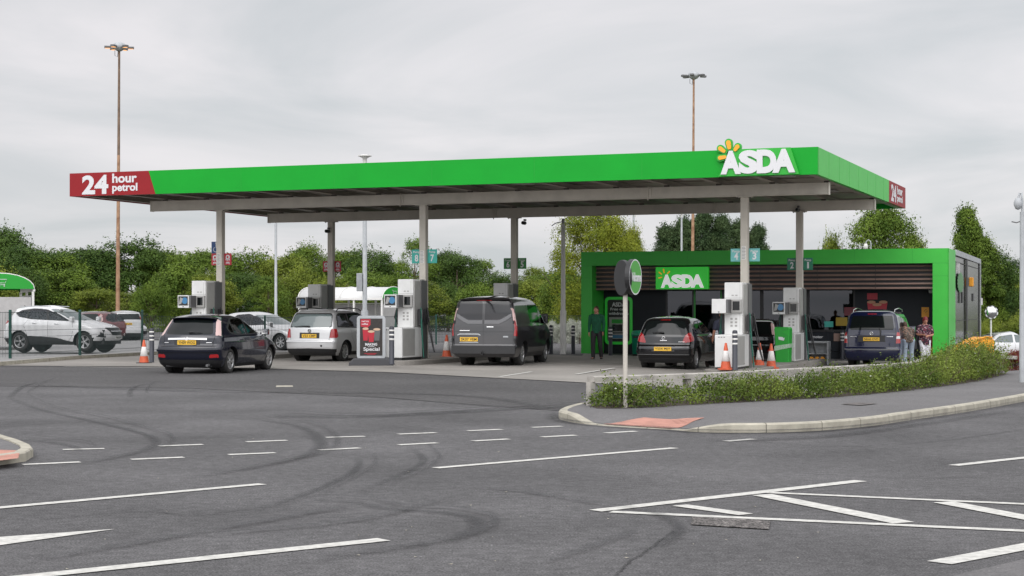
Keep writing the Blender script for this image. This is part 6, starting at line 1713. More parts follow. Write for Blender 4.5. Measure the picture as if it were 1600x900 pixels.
def hatch_extra(B, root, paint):
    rtrim(B, 'chrome_strip', [(y, .845 + .012 * (1 - (y / .52) ** 2), .905 - .015 * abs(y)) for y in np.linspace(-.52, .52, 13)], M['chrome'], root, .018)
    rtrim(B, 'plate_recess', [(y, .73 + .02 * abs(y), .845) for y in np.linspace(-.34, .34, 9)], M['seal'], root, .004)
    badge(B, root, .875, .045)
    # bumper ledge, spoiler
    rtrim(B, 'bumper_ledge', [(y, .545 + .015 * abs(y), .60 + .02 * abs(y)) for y in np.linspace(-.82, .82, 21)], paint, root, .02)
    q = MB(); rows = []
    for y in np.linspace(-.60, .60, 15):
        k = abs(y / .6) ** 3; x = float(B.rear_x(y, 1.36)); rows.append([(x - .10 + .05 * k, y, 1.415 - .03 * k), (x + .20, y, 1.455 - .06 * k), (x + .22, y, 1.39 - .03 * k), (x - .085 + .05 * k, y, 1.385 - .03 * k)])
    q.add([p for r in rows for p in r], [(i * 4 + k, i * 4 + 4 + k, i * 4 + 4 + (k + 1) % 4, i * 4 + (k + 1) % 4) for i in range(14) for k in range(4)] + [(0, 1, 2, 3), (59, 58, 57, 56)], False)
    sp_ = q.build('spoiler', paint, root, bevel=.008)
    rtrim(B, 'brake_light', [(y, 1.392, 1.408) for y in (-.15, 0, .15)], M['lamp_red'], sp_, .055, .01)
    wiper(B, root, -.02, -.36, 1.04)
    interior(B, root, [(1.35, False), (2.30, True)], dash=(2.75, 3.05, .96))
    q = MB(); q.tube([(.02, -.55, .22), (.14, -.55, .22)], .035, 8); q.build('exhaust', M['grey_dark'], root)
    rtrim(B, 'model_badge', [(y, .775, .79) for y in (.50, .56, .62)], M['chrome'], root, .008); rtrim(B, 'model_badge', [(y, .775, .79) for y in (-.64, -.58, -.50)], M['chrome'], root, .008)
hatch['extra'] = hatch_extra

navy = mat('navy_paint', (0.003, 0.0042, 0.012), .18, coat=.8, spec=.3)
silver = mat('silver_paint', (0.50, 0.50, 0.50), .28, metal=.45, coat=.8)
silver_d = mat('silver_grey_paint', (0.24, 0.245, 0.25), .28, metal=.55, coat=.8)
grey_van = mat('dark_grey_paint', (0.017, 0.016, 0.018), .28, metal=.0, coat=.9)
black_p = mat('black_paint', (0.004, 0.004, 0.005), .16, coat=.8, spec=.3)
navy2 = mat('blue_paint', (0.003, 0.006, 0.030), .18, coat=.8, spec=.3)
white_p = mat('white_paint', (0.62, 0.62, 0.62), .22, coat=.8, metal=.1)
pearl = mat('pearl_paint', (0.64, 0.64, 0.64), .25, coat=.8, metal=.1)
red_p = mat('red_paint', (0.13, 0.007, 0.012), .18, coat=.9)

car(hatch, G(291, 591) if False else (-8.09, 41.28), 13, navy, 'hatchback_car', 'dark navy five door hatchback driving away just in front of the left pumps', 'car', ('YH09 WOG', 0, .785))

# --- silver people carrier
mpv = dict(L=4.40, ax=(.82, 3.50), wr=.32, belt=1.0, taper=(.05, .08), bow=(.07, .18), corner=(.17, .36), spokes=7,
  rear=[(.20, .14), (.28, .05), (.42, .0), (.62, .0), (.66, .03), (.90, .05), (1.02, .065), (1.20, .13), (1.40, .22), (1.50, .28), (1.56, .40), (1.60, .60), (1.63, 1.3)],
  front=[(.20, 4.22), (.30, 4.34), (.45, 4.39), (.62, 4.38), (.74, 4.28), (.86, 4.0), (.96, 3.68), (1.04, 3.42), (1.20, 3.12), (1.40, 2.72), (1.52, 2.38), (1.58, 2.1), (1.63, 1.6)],
  width=[(.20, .80), (.30, .86), (.45, .893), (.65, .897), (.90, .885), (1.0, .86), (1.06, .835), (1.25, .79), (1.45, .735), (1.52, .69), (1.57, .60), (1.61, .40), (1.63, .12)],
  mirror_at=(3.10, 1.03), handles=[(1.55, .93), (2.50, .92)], seams=[[(1.15, 1.0), (1.2, .75), (1.55, .32), (3.0, .30), (3.15, .6), (3.12, 1.0)], [(2.08, 1.0), (2.10, .30)]],
  rseams=[[(-.72, .66), (.72, .66)], [(-.70, 1.0), (-.66, .68)], [(.70, 1.0), (.66, .68)]],
  regions=[
   (('window_surround', 'seal'), 'S', rnd_poly([(.33, 1.06), (.42, 1.44), (.62, 1.50), (2.2, 1.52), (2.62, 1.42), (3.28, 1.05), (2.0, 1.02)], .06)),
   (('side_window', 'car_pane'), 'S', rnd_poly([(.40, 1.10), (.48, 1.42), (.66, 1.46), (1.06, 1.475), (1.08, 1.08)], .05)),
   (('side_window', 'car_pane'), 'S', rnd_poly([(1.15, 1.08), (1.15, 1.48), (1.98, 1.485), (2.0, 1.06)], .04)),
   (('side_window', 'car_pane'), 'S', rnd_poly([(2.08, 1.06), (2.07, 1.485), (2.28, 1.475), (2.62, 1.36), (3.08, 1.09)], .04)),
   (('window_seal', 'seal'), 'R', rnd_poly(mirror_poly([(0, 1.045), (.72, 1.05), (.65, 1.48), (0, 1.50)]), .08)),
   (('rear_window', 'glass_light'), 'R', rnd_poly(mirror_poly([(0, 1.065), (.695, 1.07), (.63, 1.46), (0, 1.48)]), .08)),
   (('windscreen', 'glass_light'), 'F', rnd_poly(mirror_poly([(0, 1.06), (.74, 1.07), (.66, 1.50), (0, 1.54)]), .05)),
   (('tail_light', 'lamp_red'), 'R', rnd_poly([(.66, .74), (.90, .74), (.90, 1.02), (.70, 1.02)], .02), True),
   (('tail_light', 'lamp_red'), 'S', rnd_poly([(.0, .75), (.30, .77), (.26, 1.02), (.0, 1.02)], .03)),
   (('lower_bumper', 'seal'), 'R', mirror_poly([(0, .18), (.95, .18), (.95, .40), (.0, .42)])),
   (('headlight', 'lamp_clear'), 'F', rnd_poly([(.46, .66), (.86, .70), (.82, .90), (.52, .82)], .03), True),
   (('grille', 'seal'), 'F', rnd_poly(mirror_poly([(0, .28), (.55, .30), (.50, .46), (0, .48)]), .03)),
   (('sill', 'seal'), 'S', [(1.15, .18), (3.2, .18), (3.2, .32), (1.15, .32)]),
  ])
def mpv_extra(B, root, paint):
    badge(B, root, .955, .055, 'grey_dark'); rtrim(B, 'plate_recess', [(y, .725, .90) for y in np.linspace(-.34, .34, 5)], M['seal'], root, .003)
    rtrim(B, 'bumper_ledge', [(y, .615, .66) for y in np.linspace(-.80, .80, 17)], paint, root, .03)
    for sgn in (1, -1):
        q = MB(); q.tube([(.55, .66 * sgn, 1.555), (.65, .66 * sgn, 1.625), (1.4, .66 * sgn, 1.66), (2.1, .64 * sgn, 1.63), (2.3, .63 * sgn, 1.56)], .016, 8); q.build('roof_rail', M['seal'], root)
    wiper(B, root, .0, .55, 1.09, z1=1.075)
    interior(B, root, [(1.5, False), (2.40, True)], z0=.7, dash=(2.95, 3.3, 1.02))
    rtrim(B, 'spoiler', [(y, 1.50, 1.535 - .03 * abs(y)) for y in np.linspace(-.60, .60, 11)], paint, root, .05, .05)
    q = MB(); q.lathe([(0, -.008), (.03, -.008), (.03, 0)], (float(B.rear_x(-.42, .50)) , -.42, .50), 'x', 12); q.build('tow_cover', M['seal'], root)
mpv['extra'] = mpv_extra
car(mpv, (-6.22, 50.9), 21, silver, 'people_carrier', 'silver people carrier with black roof rails at the pumps behind the coffee board', 'car', ('V23 CMP', 0, .80))

# --- panel van
van = dict(L=4.97, ax=(1.03, 3.96), wr=.34, belt=1.1, taper=(.03, .10), bow=(.04, .20), corner=(.13, .40), arch=.40,
  rear=[(.26, .12), (.34, .03), (.46, .0), (.56, .0), (.59, .06), (.9, .07), (1.15, .085), (1.5, .12), (1.80, .17), (1.88, .20), (1.93, .32), (1.97, .60), (2.0, 1.4)],
  front=[(.26, 4.78), (.36, 4.92), (.50, 4.97), (.72, 4.95), (.88, 4.86), (1.0, 4.66), (1.12, 4.36), (1.20, 4.16), (1.40, 3.92), (1.65, 3.60), (1.82, 3.32), (1.92, 3.0), (2.0, 2.4)],
  width=[(.26, .88), (.34, .93), (.50, .975), (.75, .985), (1.0, .985), (1.12, .975), (1.20, .955), (1.5, .90), (1.75, .84), (1.86, .78), (1.93, .66), (1.98, .42), (2.0, .15)],
  mirror_at=(3.95, 1.20), mirror_h=.30, mirror_mat='seal', handles=[(3.05, 1.0), (1.65, 1.0)], handle_mat='seal',
  seams=[[(1.62, 1.80), (1.64, .42), (2.92, .40), (2.93, 1.82)], [(3.0, 1.82), (3.0, .42), (3.50, .40), (3.62, .8), (4.05, 1.15)], [(.25, 1.22), (1.62, 1.22), (2.93, 1.22)]],
  rseams=[[(0, .60), (0, 1.87)], [(-.86, .60), (-.87, 1.1), (-.78, 1.85)], [(.86, .60), (.87, 1.1), (.78, 1.85)], [(-.86, .98), (.86, .98)], [(-.78, 1.86), (.78, 1.86)]],
  regions=[
   (('side_window', 'car_pane_dark'), 'S', rnd_poly([(3.08, 1.20), (3.08, 1.74), (3.34, 1.74), (3.66, 1.58), (4.10, 1.24), (3.80, 1.17)], .05)),
   (('side_window', 'glass'), 'S', rnd_poly([(1.72, 1.24), (1.74, 1.76), (2.86, 1.76), (2.86, 1.22)], .05)),
   (('rear_window', 'glass_van'), 'R', rnd_poly([(.03, 1.32), (.45, 1.32), (.72, 1.46), (.80, 1.50), (.735, 1.82), (.04, 1.83)], .05), True),
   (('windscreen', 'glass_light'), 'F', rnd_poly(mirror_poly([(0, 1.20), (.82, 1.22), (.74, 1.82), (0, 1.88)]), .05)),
   (('tail_light', 'lamp_red'), 'R', rnd_poly([(.875, .86), (1.0, .86), (1.0, 1.05), (.90, 1.05)], .02), True),
   (('tail_light', 'lamp_white_red'), 'R', rnd_poly([(.90, 1.05), (1.0, 1.05), (.93, 1.62), (.87, 1.62)], .01), True),
   (('tail_light', 'lamp_red'), 'S', rnd_poly([(.0, .86), (.20, .86), (.22, 1.10), (.20, 1.30), (.0, 1.30)], .02)),
   (('tail_light', 'lamp_white_red'), 'S', rnd_poly([(.1, 1.30), (.20, 1.30), (.25, 1.62), (.20, 1.66), (.0, 1.62)], .02)),
   (('reflector', 'lamp_red'), 'R', rnd_poly([(.66, .47), (.84, .47), (.84, .53), (.66, .53)], .01), True),
   (('headlight', 'lamp_clear'), 'F', rnd_poly([(.56, .82), (.92, .86), (.88, 1.10), (.62, 1.0)], .03), True),
   (('grille', 'seal'), 'F', rnd_poly(mirror_poly([(0, .44), (.6, .46), (.55, .86), (0, .88)]), .05)),
   (('sill', 'seal'), 'S', [(1.4, .25), (3.5, .25), (3.5, .38), (1.4, .38)]),
  ])
M['glass_van'] = mat('van_rear_panel', (0.02, 0.02, 0.022), .10, spec=.45)
def van_extra(B, root, paint):
    z = np.linspace
    for s in (1, -1):
        pts = [(.03 * s, 1.20, 1.30), (.45 * s, 1.20, 1.30), (.60 * s, 1.27, 1.37), (.72 * s, 1.34, 1.45), (.80 * s, 1.40, 1.49)]
        rtrim(B, 'window_moulding', sorted(pts), M['van_trim'], root, .012)
    rtrim(B, 'bumper_step', [(y, .36, .575) for y in np.linspace(-.93, .93, 17)], M['black'], root, .035, .05)
    rtrim(B, 'plate_lamp_bar', [(y, .895 - .5 * max(0, abs(y - .42) - .28), .93 - .5 * max(0, abs(y - .42) - .28)) for y in np.linspace(.08, .76, 11)], M['grey_metal'], root, .018)
    rtrim(B, 'plate_bar', [(y, .665, .69) for y in (.14, .42, .70)], M['grey_metal'], root, .012)
    rtrim(B, 'door_handle', [(y, 1.10, 1.13) for y in (-.30, -.2, -.10)], M['chrome'], root, .02)
    rtrim(B, 'model_badge', [(y, 1.0, 1.02) for y in (.40, .55, .70)], M['chrome'], root, .006); rtrim(B, 'model_badge', [(y, .82, .86) for y in (-.72, -.65, -.58)], M['grey_metal'], root, .006)
    for s in (1, -1):
        q = MB()
        for zz in (.75, 1.25, 1.72): q.box(float(B.rear_x(.9, zz)) - .02, float(B.rear_x(.9, zz)) + .03, (float(B.w(zz)) - .075) * s - .02, (float(B.w(zz)) - .075) * s + .02, zz - .04, zz + .04)
        q.build('hinge', M['seal'], root)
    rtrim(B, 'spoiler', [(y, 1.885, 1.935 - .05 * abs(y) ** 2) for y in np.linspace(-.74, .74, 13)], paint, root, .08, .06)
    rtrim(B, 'brake_light', [(y, 1.855, 1.88) for y in (-.22, 0, .22)], M['lamp_red'], root, .03, .02)
    interior(B, root, [(3.05, True)], z0=.9, dash=(3.75, 4.15, 1.16))
    # rail reflection-like side moulding, tow bar
    q = MB(); q.box(-.10, .10, -.03, .03, .33, .37); q.lathe([(0, .46), (.02, .45), (.025, .43), (.02, .40), (.015, .36), (0, .36)], (-.10, 0, 0), n=10); q.build('tow_bar', M['seal'], root)
van['extra'] = van_extra
M['van_trim'] = mat('van_moulding', (0.13, 0.13, 0.135), .4)
car(van, (-.83, 46.9), 14.5, grey_van, 'panel_van', 'dark grey panel van with twin rear doors parked in the middle bay', 'van', ('SK07 VEM', .42, .765, .52, .115))
M['mirror_dark'] = M['seal']

# --- small black hatchback
small = dict(L=4.03, ax=(.74, 3.31), wr=.31, belt=.93, taper=(.06, .08), bow=(.10, .22), corner=(.19, .36), spokes=8,
  rear=[(.18, .14), (.26, .05), (.40, .0), (.60, .0), (.66, .03), (.70, .07), (.92, .10), (.98, .125), (1.15, .20), (1.32, .29), (1.38, .34), (1.42, .44), (1.46, .70), (1.49, 1.3)],
  front=[(.18, 3.88), (.27, 3.98), (.42, 4.03), (.60, 4.02), (.72, 3.92), (.82, 3.68), (.90, 3.42), (.98, 3.12), (1.10, 2.88), (1.25, 2.58), (1.37, 2.28), (1.43, 2.02), (1.49, 1.5)],
  width=[(.18, .76), (.26, .81), (.42, .850), (.62, .858), (.80, .85), (.92, .825), (.97, .795), (1.12, .75), (1.28, .69), (1.38, .635), (1.43, .56), (1.47, .38), (1.49, .12)],
  mirror_at=(2.82, .95), handles=[(1.75, .86)],
  seams=[[(1.40, .96), (1.42, .50), (1.55, .27), (2.75, .27), (2.92, .45), (2.95, .7), (2.88, .93)]],
  rseams=[[(-.66, .69), (.66, .69)]],
  regions=[
   (('window_surround', 'seal'), 'S', rnd_poly([(.62, 1.04), (.62, 1.22), (.95, 1.34), (1.9, 1.40), (2.20, 1.34), (2.80, .99), (1.9, .96), (1.2, .965)], .05)),
   (('side_window', 'car_pane'), 'S', rnd_poly([(.70, 1.06), (.70, 1.19), (.98, 1.31), (1.34, 1.355), (1.36, .99)], .05)),
   (('side_window', 'car_pane'), 'S', rnd_poly([(1.42, .985), (1.41, 1.36), (1.95, 1.37), (2.18, 1.31), (2.68, 1.02)], .05)),
   (('rear_window', 'glass'), 'R', rnd_poly(mirror_poly([(0, .975), (.66, .98), (.66, 1.05), (.54, 1.36), (0, 1.385)]), .06)),
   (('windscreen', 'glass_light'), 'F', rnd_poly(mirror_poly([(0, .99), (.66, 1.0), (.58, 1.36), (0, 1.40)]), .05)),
   (('tail_light', 'lamp_red'), 'R', rnd_poly([(.52, .74), (.70, .76), (.90, .82), (.90, 1.03), (.70, 1.02), (.60, .96)], .03), True),
   (('tail_light', 'lamp_red'), 'S', rnd_poly([(.0, .80), (.26, .84), (.36, 1.03), (.0, 1.03)], .03)),
   (('lower_bumper', 'seal'), 'R', mirror_poly([(0, .16), (.95, .16), (.95, .30), (.0, .32)])),
   (('headlight', 'lamp_clear'), 'F', rnd_poly([(.44, .62), (.82, .66), (.74, .86), (.50, .78)], .03), True),
   (('grille', 'seal'), 'F', rnd_poly(mirror_poly([(0, .26), (.5, .28), (.45, .42), (0, .44)]), .03)),
  ])
def small_extra(B, root, paint):
    badge(B, root, .875, .05, 'chrome'); rtrim(B, 'model_badge', [(y, .80, .815) for y in (-.10, 0, .10)], M['chrome'], root, .006); rtrim(B, 'model_badge', [(y, .765, .775) for y in (-.60, -.5, -.42)], M['chrome'], root, .006)
    rtrim(B, 'plate_recess', [(y, .50, .655) for y in np.linspace(-.33, .33, 7)], M['seal'], root, .002)
    rtrim(B, 'bumper_line', [(y, .405, .42) for y in np.linspace(-.74, .74, 15)], M['grey_dark'], root, .012)
    rtrim(B, 'brake_light', [(y, 1.375, 1.395) for y in (-.14, 0, .14)], M['lamp_red'], root, .02)
    q = MB(); q.tube([(.62, 0, 1.455), (.55, 0, 1.56)], .008, 6); q.build('aerial', M['seal'], root)
    wiper(B, root, 0, .34, 1.03); interior(B, root, [(1.2, False), (2.15, True)], dash=(2.6, 2.9, .95))
    for y in (.58, -.58): pass
small['extra'] = small_extra
car(small, (4.22, 46.6), 20, black_p, 'hatchback_car', 'small black hatchback beside the white pump, left of a man in navy', 'car', ('YS56 MJV', 0, .575))

# --- small blue van with windows
caddy = dict(L=4.41, ax=(.88, 3.56), wr=.32, belt=1.08, taper=(.03, .09), bow=(.04, .2), corner=(.12, .36),
  rear=[(.22, .12), (.30, .04), (.44, .0), (.58, .0), (.62, .04), (1.0, .055), (1.25, .10), (1.55, .18), (1.68, .23), (1.74, .32), (1.78, .55), (1.82, 1.4)],
  front=[(.22, 4.25), (.34, 4.36), (.48, 4.40), (.66, 4.39), (.80, 4.27), (.94, 3.9), (1.04, 3.55), (1.25, 3.2), (1.50, 2.85), (1.66, 2.55), (1.76, 2.2), (1.82, 1.6)],
  width=[(.22, .80), (.32, .86), (.48, .892), (.75, .897), (1.0, .885), (1.08, .86), (1.30, .815), (1.55, .765), (1.66, .72), (1.74, .62), (1.79, .42), (1.82, .15)],
  mirror_at=(3.25, 1.08), mirror_h=.2, handles=[(2.4, .98), (1.4, .98)],
  seams=[[(1.20, 1.1), (1.22, .4), (2.2, .36), (2.22, 1.1)], [(2.25, 1.1), (2.26, .36), (3.1, .36), (3.25, .8), (3.2, 1.08)]],
  rseams=[[(-.74, .64), (.74, .64)], [(-.72, .64), (-.74, 1.1), (-.68, 1.68)], [(.72, .64), (.74, 1.1), (.68, 1.68)]],
  regions=[
   (('side_window', 'glass'), 'S', rnd_poly([(.35, 1.16), (.46, 1.56), (1.14, 1.58), (1.15, 1.13)], .05)),
   (('side_window', 'glass'), 'S', rnd_poly([(1.25, 1.13), (1.25, 1.58), (2.16, 1.58), (2.17, 1.12)], .05)),
   (('side_window', 'car_pane'), 'S', rnd_poly([(2.28, 1.12), (2.28, 1.58), (2.48, 1.58), (2.76, 1.46), (3.22, 1.14)], .05)),
   (('rear_window', 'glass'), 'R', rnd_poly(mirror_poly([(0, 1.16), (.66, 1.16), (.68, 1.24), (.62, 1.62), (0, 1.64)]), .06)),
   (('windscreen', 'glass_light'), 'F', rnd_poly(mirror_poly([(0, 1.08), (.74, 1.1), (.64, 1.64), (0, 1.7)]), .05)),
   (('tail_light', 'lamp_red'), 'R', rnd_poly([(.745, .76), (.92, .76), (.92, 1.10), (.77, 1.10)], .02), True),
   (('tail_light', 'lamp_red'), 'S', rnd_poly([(.0, .76), (.14, .76), (.17, 1.10), (.0, 1.10)], .02)),
   (('lamp_band', 'lamp_clear'), 'R', rnd_poly([(.75, .90), (.90, .90), (.90, .98), (.77, .98)], .01), True),
   (('headlight', 'lamp_clear'), 'F', rnd_poly([(.46, .68), (.86, .72), (.82, .92), (.52, .84)], .03), True),
   (('grille', 'seal'), 'F', rnd_poly(mirror_poly([(0, .30), (.55, .32), (.50, .48), (0, .50)]), .03)),
  ])
def caddy_extra(B, root, paint):
    badge(B, root, 1.06, .055); rtrim(B, 'plate_recess', [(y, .80, 1.0) for y in np.linspace(-.42, .42, 7)], M['seal'], root, .003)
    rtrim(B, 'bumper_line', [(y, .555, .585) for y in np.linspace(-.84, .84, 15)], M['grey_dark'], root, .02)
    rtrim(B, 'model_badge', [(y, .955, .97) for y in (-.66, -.56, -.46)], M['chrome'], root, .006); rtrim(B, 'model_badge', [(y, .955, .97) for y in (.46, .56, .66)], M['chrome'], root, .006)
    rtrim(B, 'brake_light', [(y, 1.655, 1.68) for y in (-.14, 0, .14)], M['lamp_red'], root, .02)
    for sgn in (1, -1):
        q = MB(); q.tube([(.5, .64 * sgn, 1.72), (.58, .64 * sgn, 1.80), (1.4, .65 * sgn, 1.85), (2.2, .64 * sgn, 1.80), (2.3, .63 * sgn, 1.74)], .016, 8); q.build('roof_rail', M['chrome'], root)
    q = MB(); x = float(B.rear_x(-.3, 1.2)); q.tube([(x - .03, -.28, .98), (x - .04, -.28, 1.15), (x + .0, -.24, 1.22)], [.02, .025, .02], 6); q.build('wiper', M['seal'], root)
    q = MB(); q.lathe([(0, -.01), (.02, -.01), (.02, 0)], (x - .02, -.28, 1.15), 'x', 10); q.build('wiper_pivot', M['seal'], root)
    interior(B, root, [(1.4, False), (2.35, True)], z0=.8, dash=(3.0, 3.3, 1.08))
caddy['extra'] = caddy_extra
car(caddy, (11.18, 51.8), 21, navy2, 'small_van', 'dark blue windowed small van seen from behind over the hedge', 'van', ('NK65 OVD', 0, .885))

# --- pale off roader behind the left fence
suv = dict(L=4.41, ax=(.86, 3.50), wr=.35, belt=1.05, taper=(.06, .09), bow=(.12, .24), corner=(.22, .40), arch=.41, spokes=5, wstyle='twin',
  rear=[(.24, .20), (.34, .08), (.50, .0), (.68, .0), (.75, .05), (1.0, .08), (1.10, .12), (1.30, .28), (1.45, .40), (1.52, .40), (1.56, .46), (1.62, .78), (1.66, 1.6)],
  front=[(.24, 4.20), (.34, 4.34), (.50, 4.41), (.70, 4.40), (.84, 4.30), (.95, 4.06), (1.03, 3.72), (1.09, 3.42), (1.13, 3.28), (1.25, 3.02), (1.42, 2.66), (1.54, 2.32), (1.60, 2.05), (1.66, 1.75)],
  width=[(.24, .82), (.34, .88), (.50, .905), (.72, .910), (.95, .905), (1.05, .88), (1.12, .845), (1.28, .78), (1.42, .72), (1.52, .66), (1.58, .55), (1.63, .38), (1.66, .12)],
  mirror_at=(3.02, 1.10), mirror_h=.17, handles=[(1.50, 1.02), (2.42, .99)], handle_mat='chrome',
  seams=[[(1.20, 1.12), (1.05, .95), (1.25, .50), (1.55, .36), (2.85, .34), (3.02, .5), (3.10, .8), (3.05, 1.06)], [(2.05, 1.10), (2.08, .34)]],
  regions=[
   (('window_surround', 'seal'), 'S', rnd_poly([(.62, 1.37), (.80, 1.24), (1.35, 1.155), (3.05, 1.08), (2.60, 1.40), (2.20, 1.53), (1.3, 1.55), (.85, 1.49)], .03)),
   (('side_window', 'car_pane'), 'S', rnd_poly([(.70, 1.37), (.84, 1.27), (1.10, 1.22), (1.14, 1.47), (.92, 1.46)], .03)),
   (('side_window', 'car_pane'), 'S', rnd_poly([(1.17, 1.21), (1.20, 1.49), (1.9, 1.515), (1.98, 1.15)], .03)),
   (('side_window', 'car_pane'), 'S', rnd_poly([(2.05, 1.15), (1.98, 1.515), (2.18, 1.495), (2.56, 1.37), (2.88, 1.12)], .03)),
   (('rear_window', 'glass'), 'R', rnd_poly(mirror_poly([(0, 1.12), (.62, 1.14), (.54, 1.46), (0, 1.49)]), .05)),
   (('windscreen', 'glass_light'), 'F', rnd_poly(mirror_poly([(0, 1.105), (.72, 1.12), (.62, 1.52), (0, 1.58)]), .05)),
   (('tail_light', 'lamp_red'), 'S', rnd_poly([(.0, .95), (.34, 1.0), (.46, 1.10), (.20, 1.14), (.0, 1.12)], .03)),
   (('sill_cladding', 'black'), 'S', [(.0, .20), (4.5, .20), (4.5, .32), (3.95, .36), (3.0, .36), (2.4, .50), (1.35, .56), (.7, .50), (.0, .44)]),
   (('headlight', 'lamp_clear'), 'F', rnd_poly([(.50, .86), (.88, .90), (.86, 1.04), (.56, .98)], .02), True),
   (('headlight', 'lamp_clear'), 'S', rnd_poly([(3.75, .92), (4.4, .84), (4.4, .97), (3.80, 1.02)], .02)),
   (('grille', 'seal'), 'F', rnd_poly(mirror_poly([(0, .58), (.30, .58), (.48, .86), (0, .88)]), .04)),
   (('lower_grille', 'seal'), 'F', rnd_poly(mirror_poly([(0, .24), (.85, .24), (.80, .38), (0, .40)]), .02)),
   (('fog_light', 'seal'), 'F', rnd_poly([(.50, .50), (.84, .52), (.70, .70), (.56, .62)], .03), True),
  ])
def suv_extra(B, root, paint):
    rtrim(B, 'grille_bar', [(y, .72, .74) for y in np.linspace(-.36, .36, 9)], M['chrome'], root, .01, end=1)
    badge(B, root, .91, .05, 'chrome', end=1)
    for sgn in (1, -1):
        q = MB(); q.tube([(.75, .62 * sgn, 1.60), (1.4, .64 * sgn, 1.64), (2.0, .62 * sgn, 1.61)], .014, 6); q.build('roof_rail', M['grey_metal'], root)
        q = MB(); q.lathe([(0, .012), (.045, .01), (.05, 0)], (float(B.front_x(.68 * sgn, .6)), .68 * sgn, .60), 'x', 12); q.build('fog_lamp', M['lamp_clear'], root)
    q = MB(); q.tube([(.62, 0, 1.58), (.50, 0, 1.66)], [.02, .01], 6); q.build('aerial', M['seal'], root)
    q = MB(); q.tube([(3.25, -.45, 1.13), (3.15, .1, 1.17)], .008, 5); q.tube([(3.28, .1, 1.125), (3.12, .62, 1.17)], .008, 5); q.build('wiper', M['seal'], root)
    interior(B, root, [(1.4, False), (2.30, True)], z0=.75, dash=(2.85, 3.2, 1.08))
suv['extra'] = suv_extra
# heading measured from +Y towards +X
_, B, pl = car(suv, (-18.44, 61.43), 107, pearl, 'offroader', 'pearl white off roader behind the left mesh fence, its nose pointing right', 'car', None, z=.10)
pl('YG60 DXK', 0, .50, .50, .11, 'plate_w', 1)

# --- boxy small hatchback, rear view, in the car park
boxy = dict(small); boxy.update(L=3.54, ax=(.62, 2.92), wr=.29, rear=[(.2, .10), (.3, .03), (.45, 0), (.6, 0), (.66, .03), (1.0, .05), (1.25, .10), (1.42, .14), (1.48, .20), (1.52, .45), (1.54, 1.1)],
  front=[(.2, 3.40), (.3, 3.50), (.45, 3.54), (.62, 3.52), (.8, 3.38), (.92, 3.1), (1.02, 2.85), (1.2, 2.6), (1.38, 2.3), (1.46, 2.05), (1.54, 1.3)],
  width=[(.2, .72), (.3, .77), (.45, .79), (.7, .79), (.95, .775), (1.0, .76), (1.2, .72), (1.4, .66), (1.46, .60), (1.51, .38), (1.54, .12)], mirror_at=(2.6, 1.0), handles=[], seams=[[(1.5, 1.0), (1.5, .3)]], rseams=[],
  regions=[(('side_window', 'glass'), 'S', rnd_poly([(.40, 1.06), (.48, 1.40), (1.9, 1.42), (2.6, 1.05)], .06)), (('rear_window', 'glass'), 'R', rnd_poly(mirror_poly([(0, 1.06), (.60, 1.06), (.56, 1.38), (0, 1.40)]), .06)),
           (('tail_light', 'lamp_red'), 'R', rnd_poly([(.62, 1.02), (.80, 1.0), (.74, 1.42), (.60, 1.42)], .03), True), (('tail_light', 'lamp_red'), 'S', rnd_poly([(0, 1.02), (.20, 1.02), (.28, 1.42), (0, 1.42)], .03)),
           (('windscreen', 'glass_light'), 'F', rnd_poly(mirror_poly([(0, 1.04), (.64, 1.05), (.56, 1.40), (0, 1.44)]), .05)), (('lower_bumper', 'seal'), 'R', mirror_poly([(0, .18), (.9, .18), (.9, .36), (0, .38)]))])
boxy.pop('extra')
car(boxy, (-19.75, 86), -30, white_p, 'hatchback_car', 'small boxy white hatchback seen from behind, right of the off roader roof', 'car', ('YK10 UXA', .12, .85), cell=.05, z=.02)
plain = dict(hatch); plain['extra'] = lambda B, r, p: interior(B, r, [(1.35, False), (2.3, True)], dash=(2.75, 3.05, .96))
car(plain, (-21.6, 84), 20, red_p, 'hatchback_car', 'dark red hatchback just showing above the off roader bonnet', 'car', None, cell=.06, z=.02)
car(plain, (-24.0, 90), 95, silver, 'hatchback_car', 'silver car roof hidden behind the off roader windscreen', 'car', None, cell=.06, z=.02)
sal = dict(hatch); 
car(dict(plain), (-19.0, 57.0), -55, black_p, 'hatchback_car', 'black car cut by the left edge behind the fence, only its red tail lamp showing', 'car', None, cell=.05, z=.1)
# silver cars behind the dark hatchback and behind the coffee board
car(plain, (-11.55, 67.6), 122, silver, 'hatchback_car', 'silver car facing out between the dark hatchback and the silver people carrier', 'car', None, cell=.045, z=.02)
car(plain, (-8.1, 62.3), 70, silver_d, 'hatchback_car', 'grey car roof showing between the coffee board and the tall pump', 'car', None, cell=.045, z=.02)
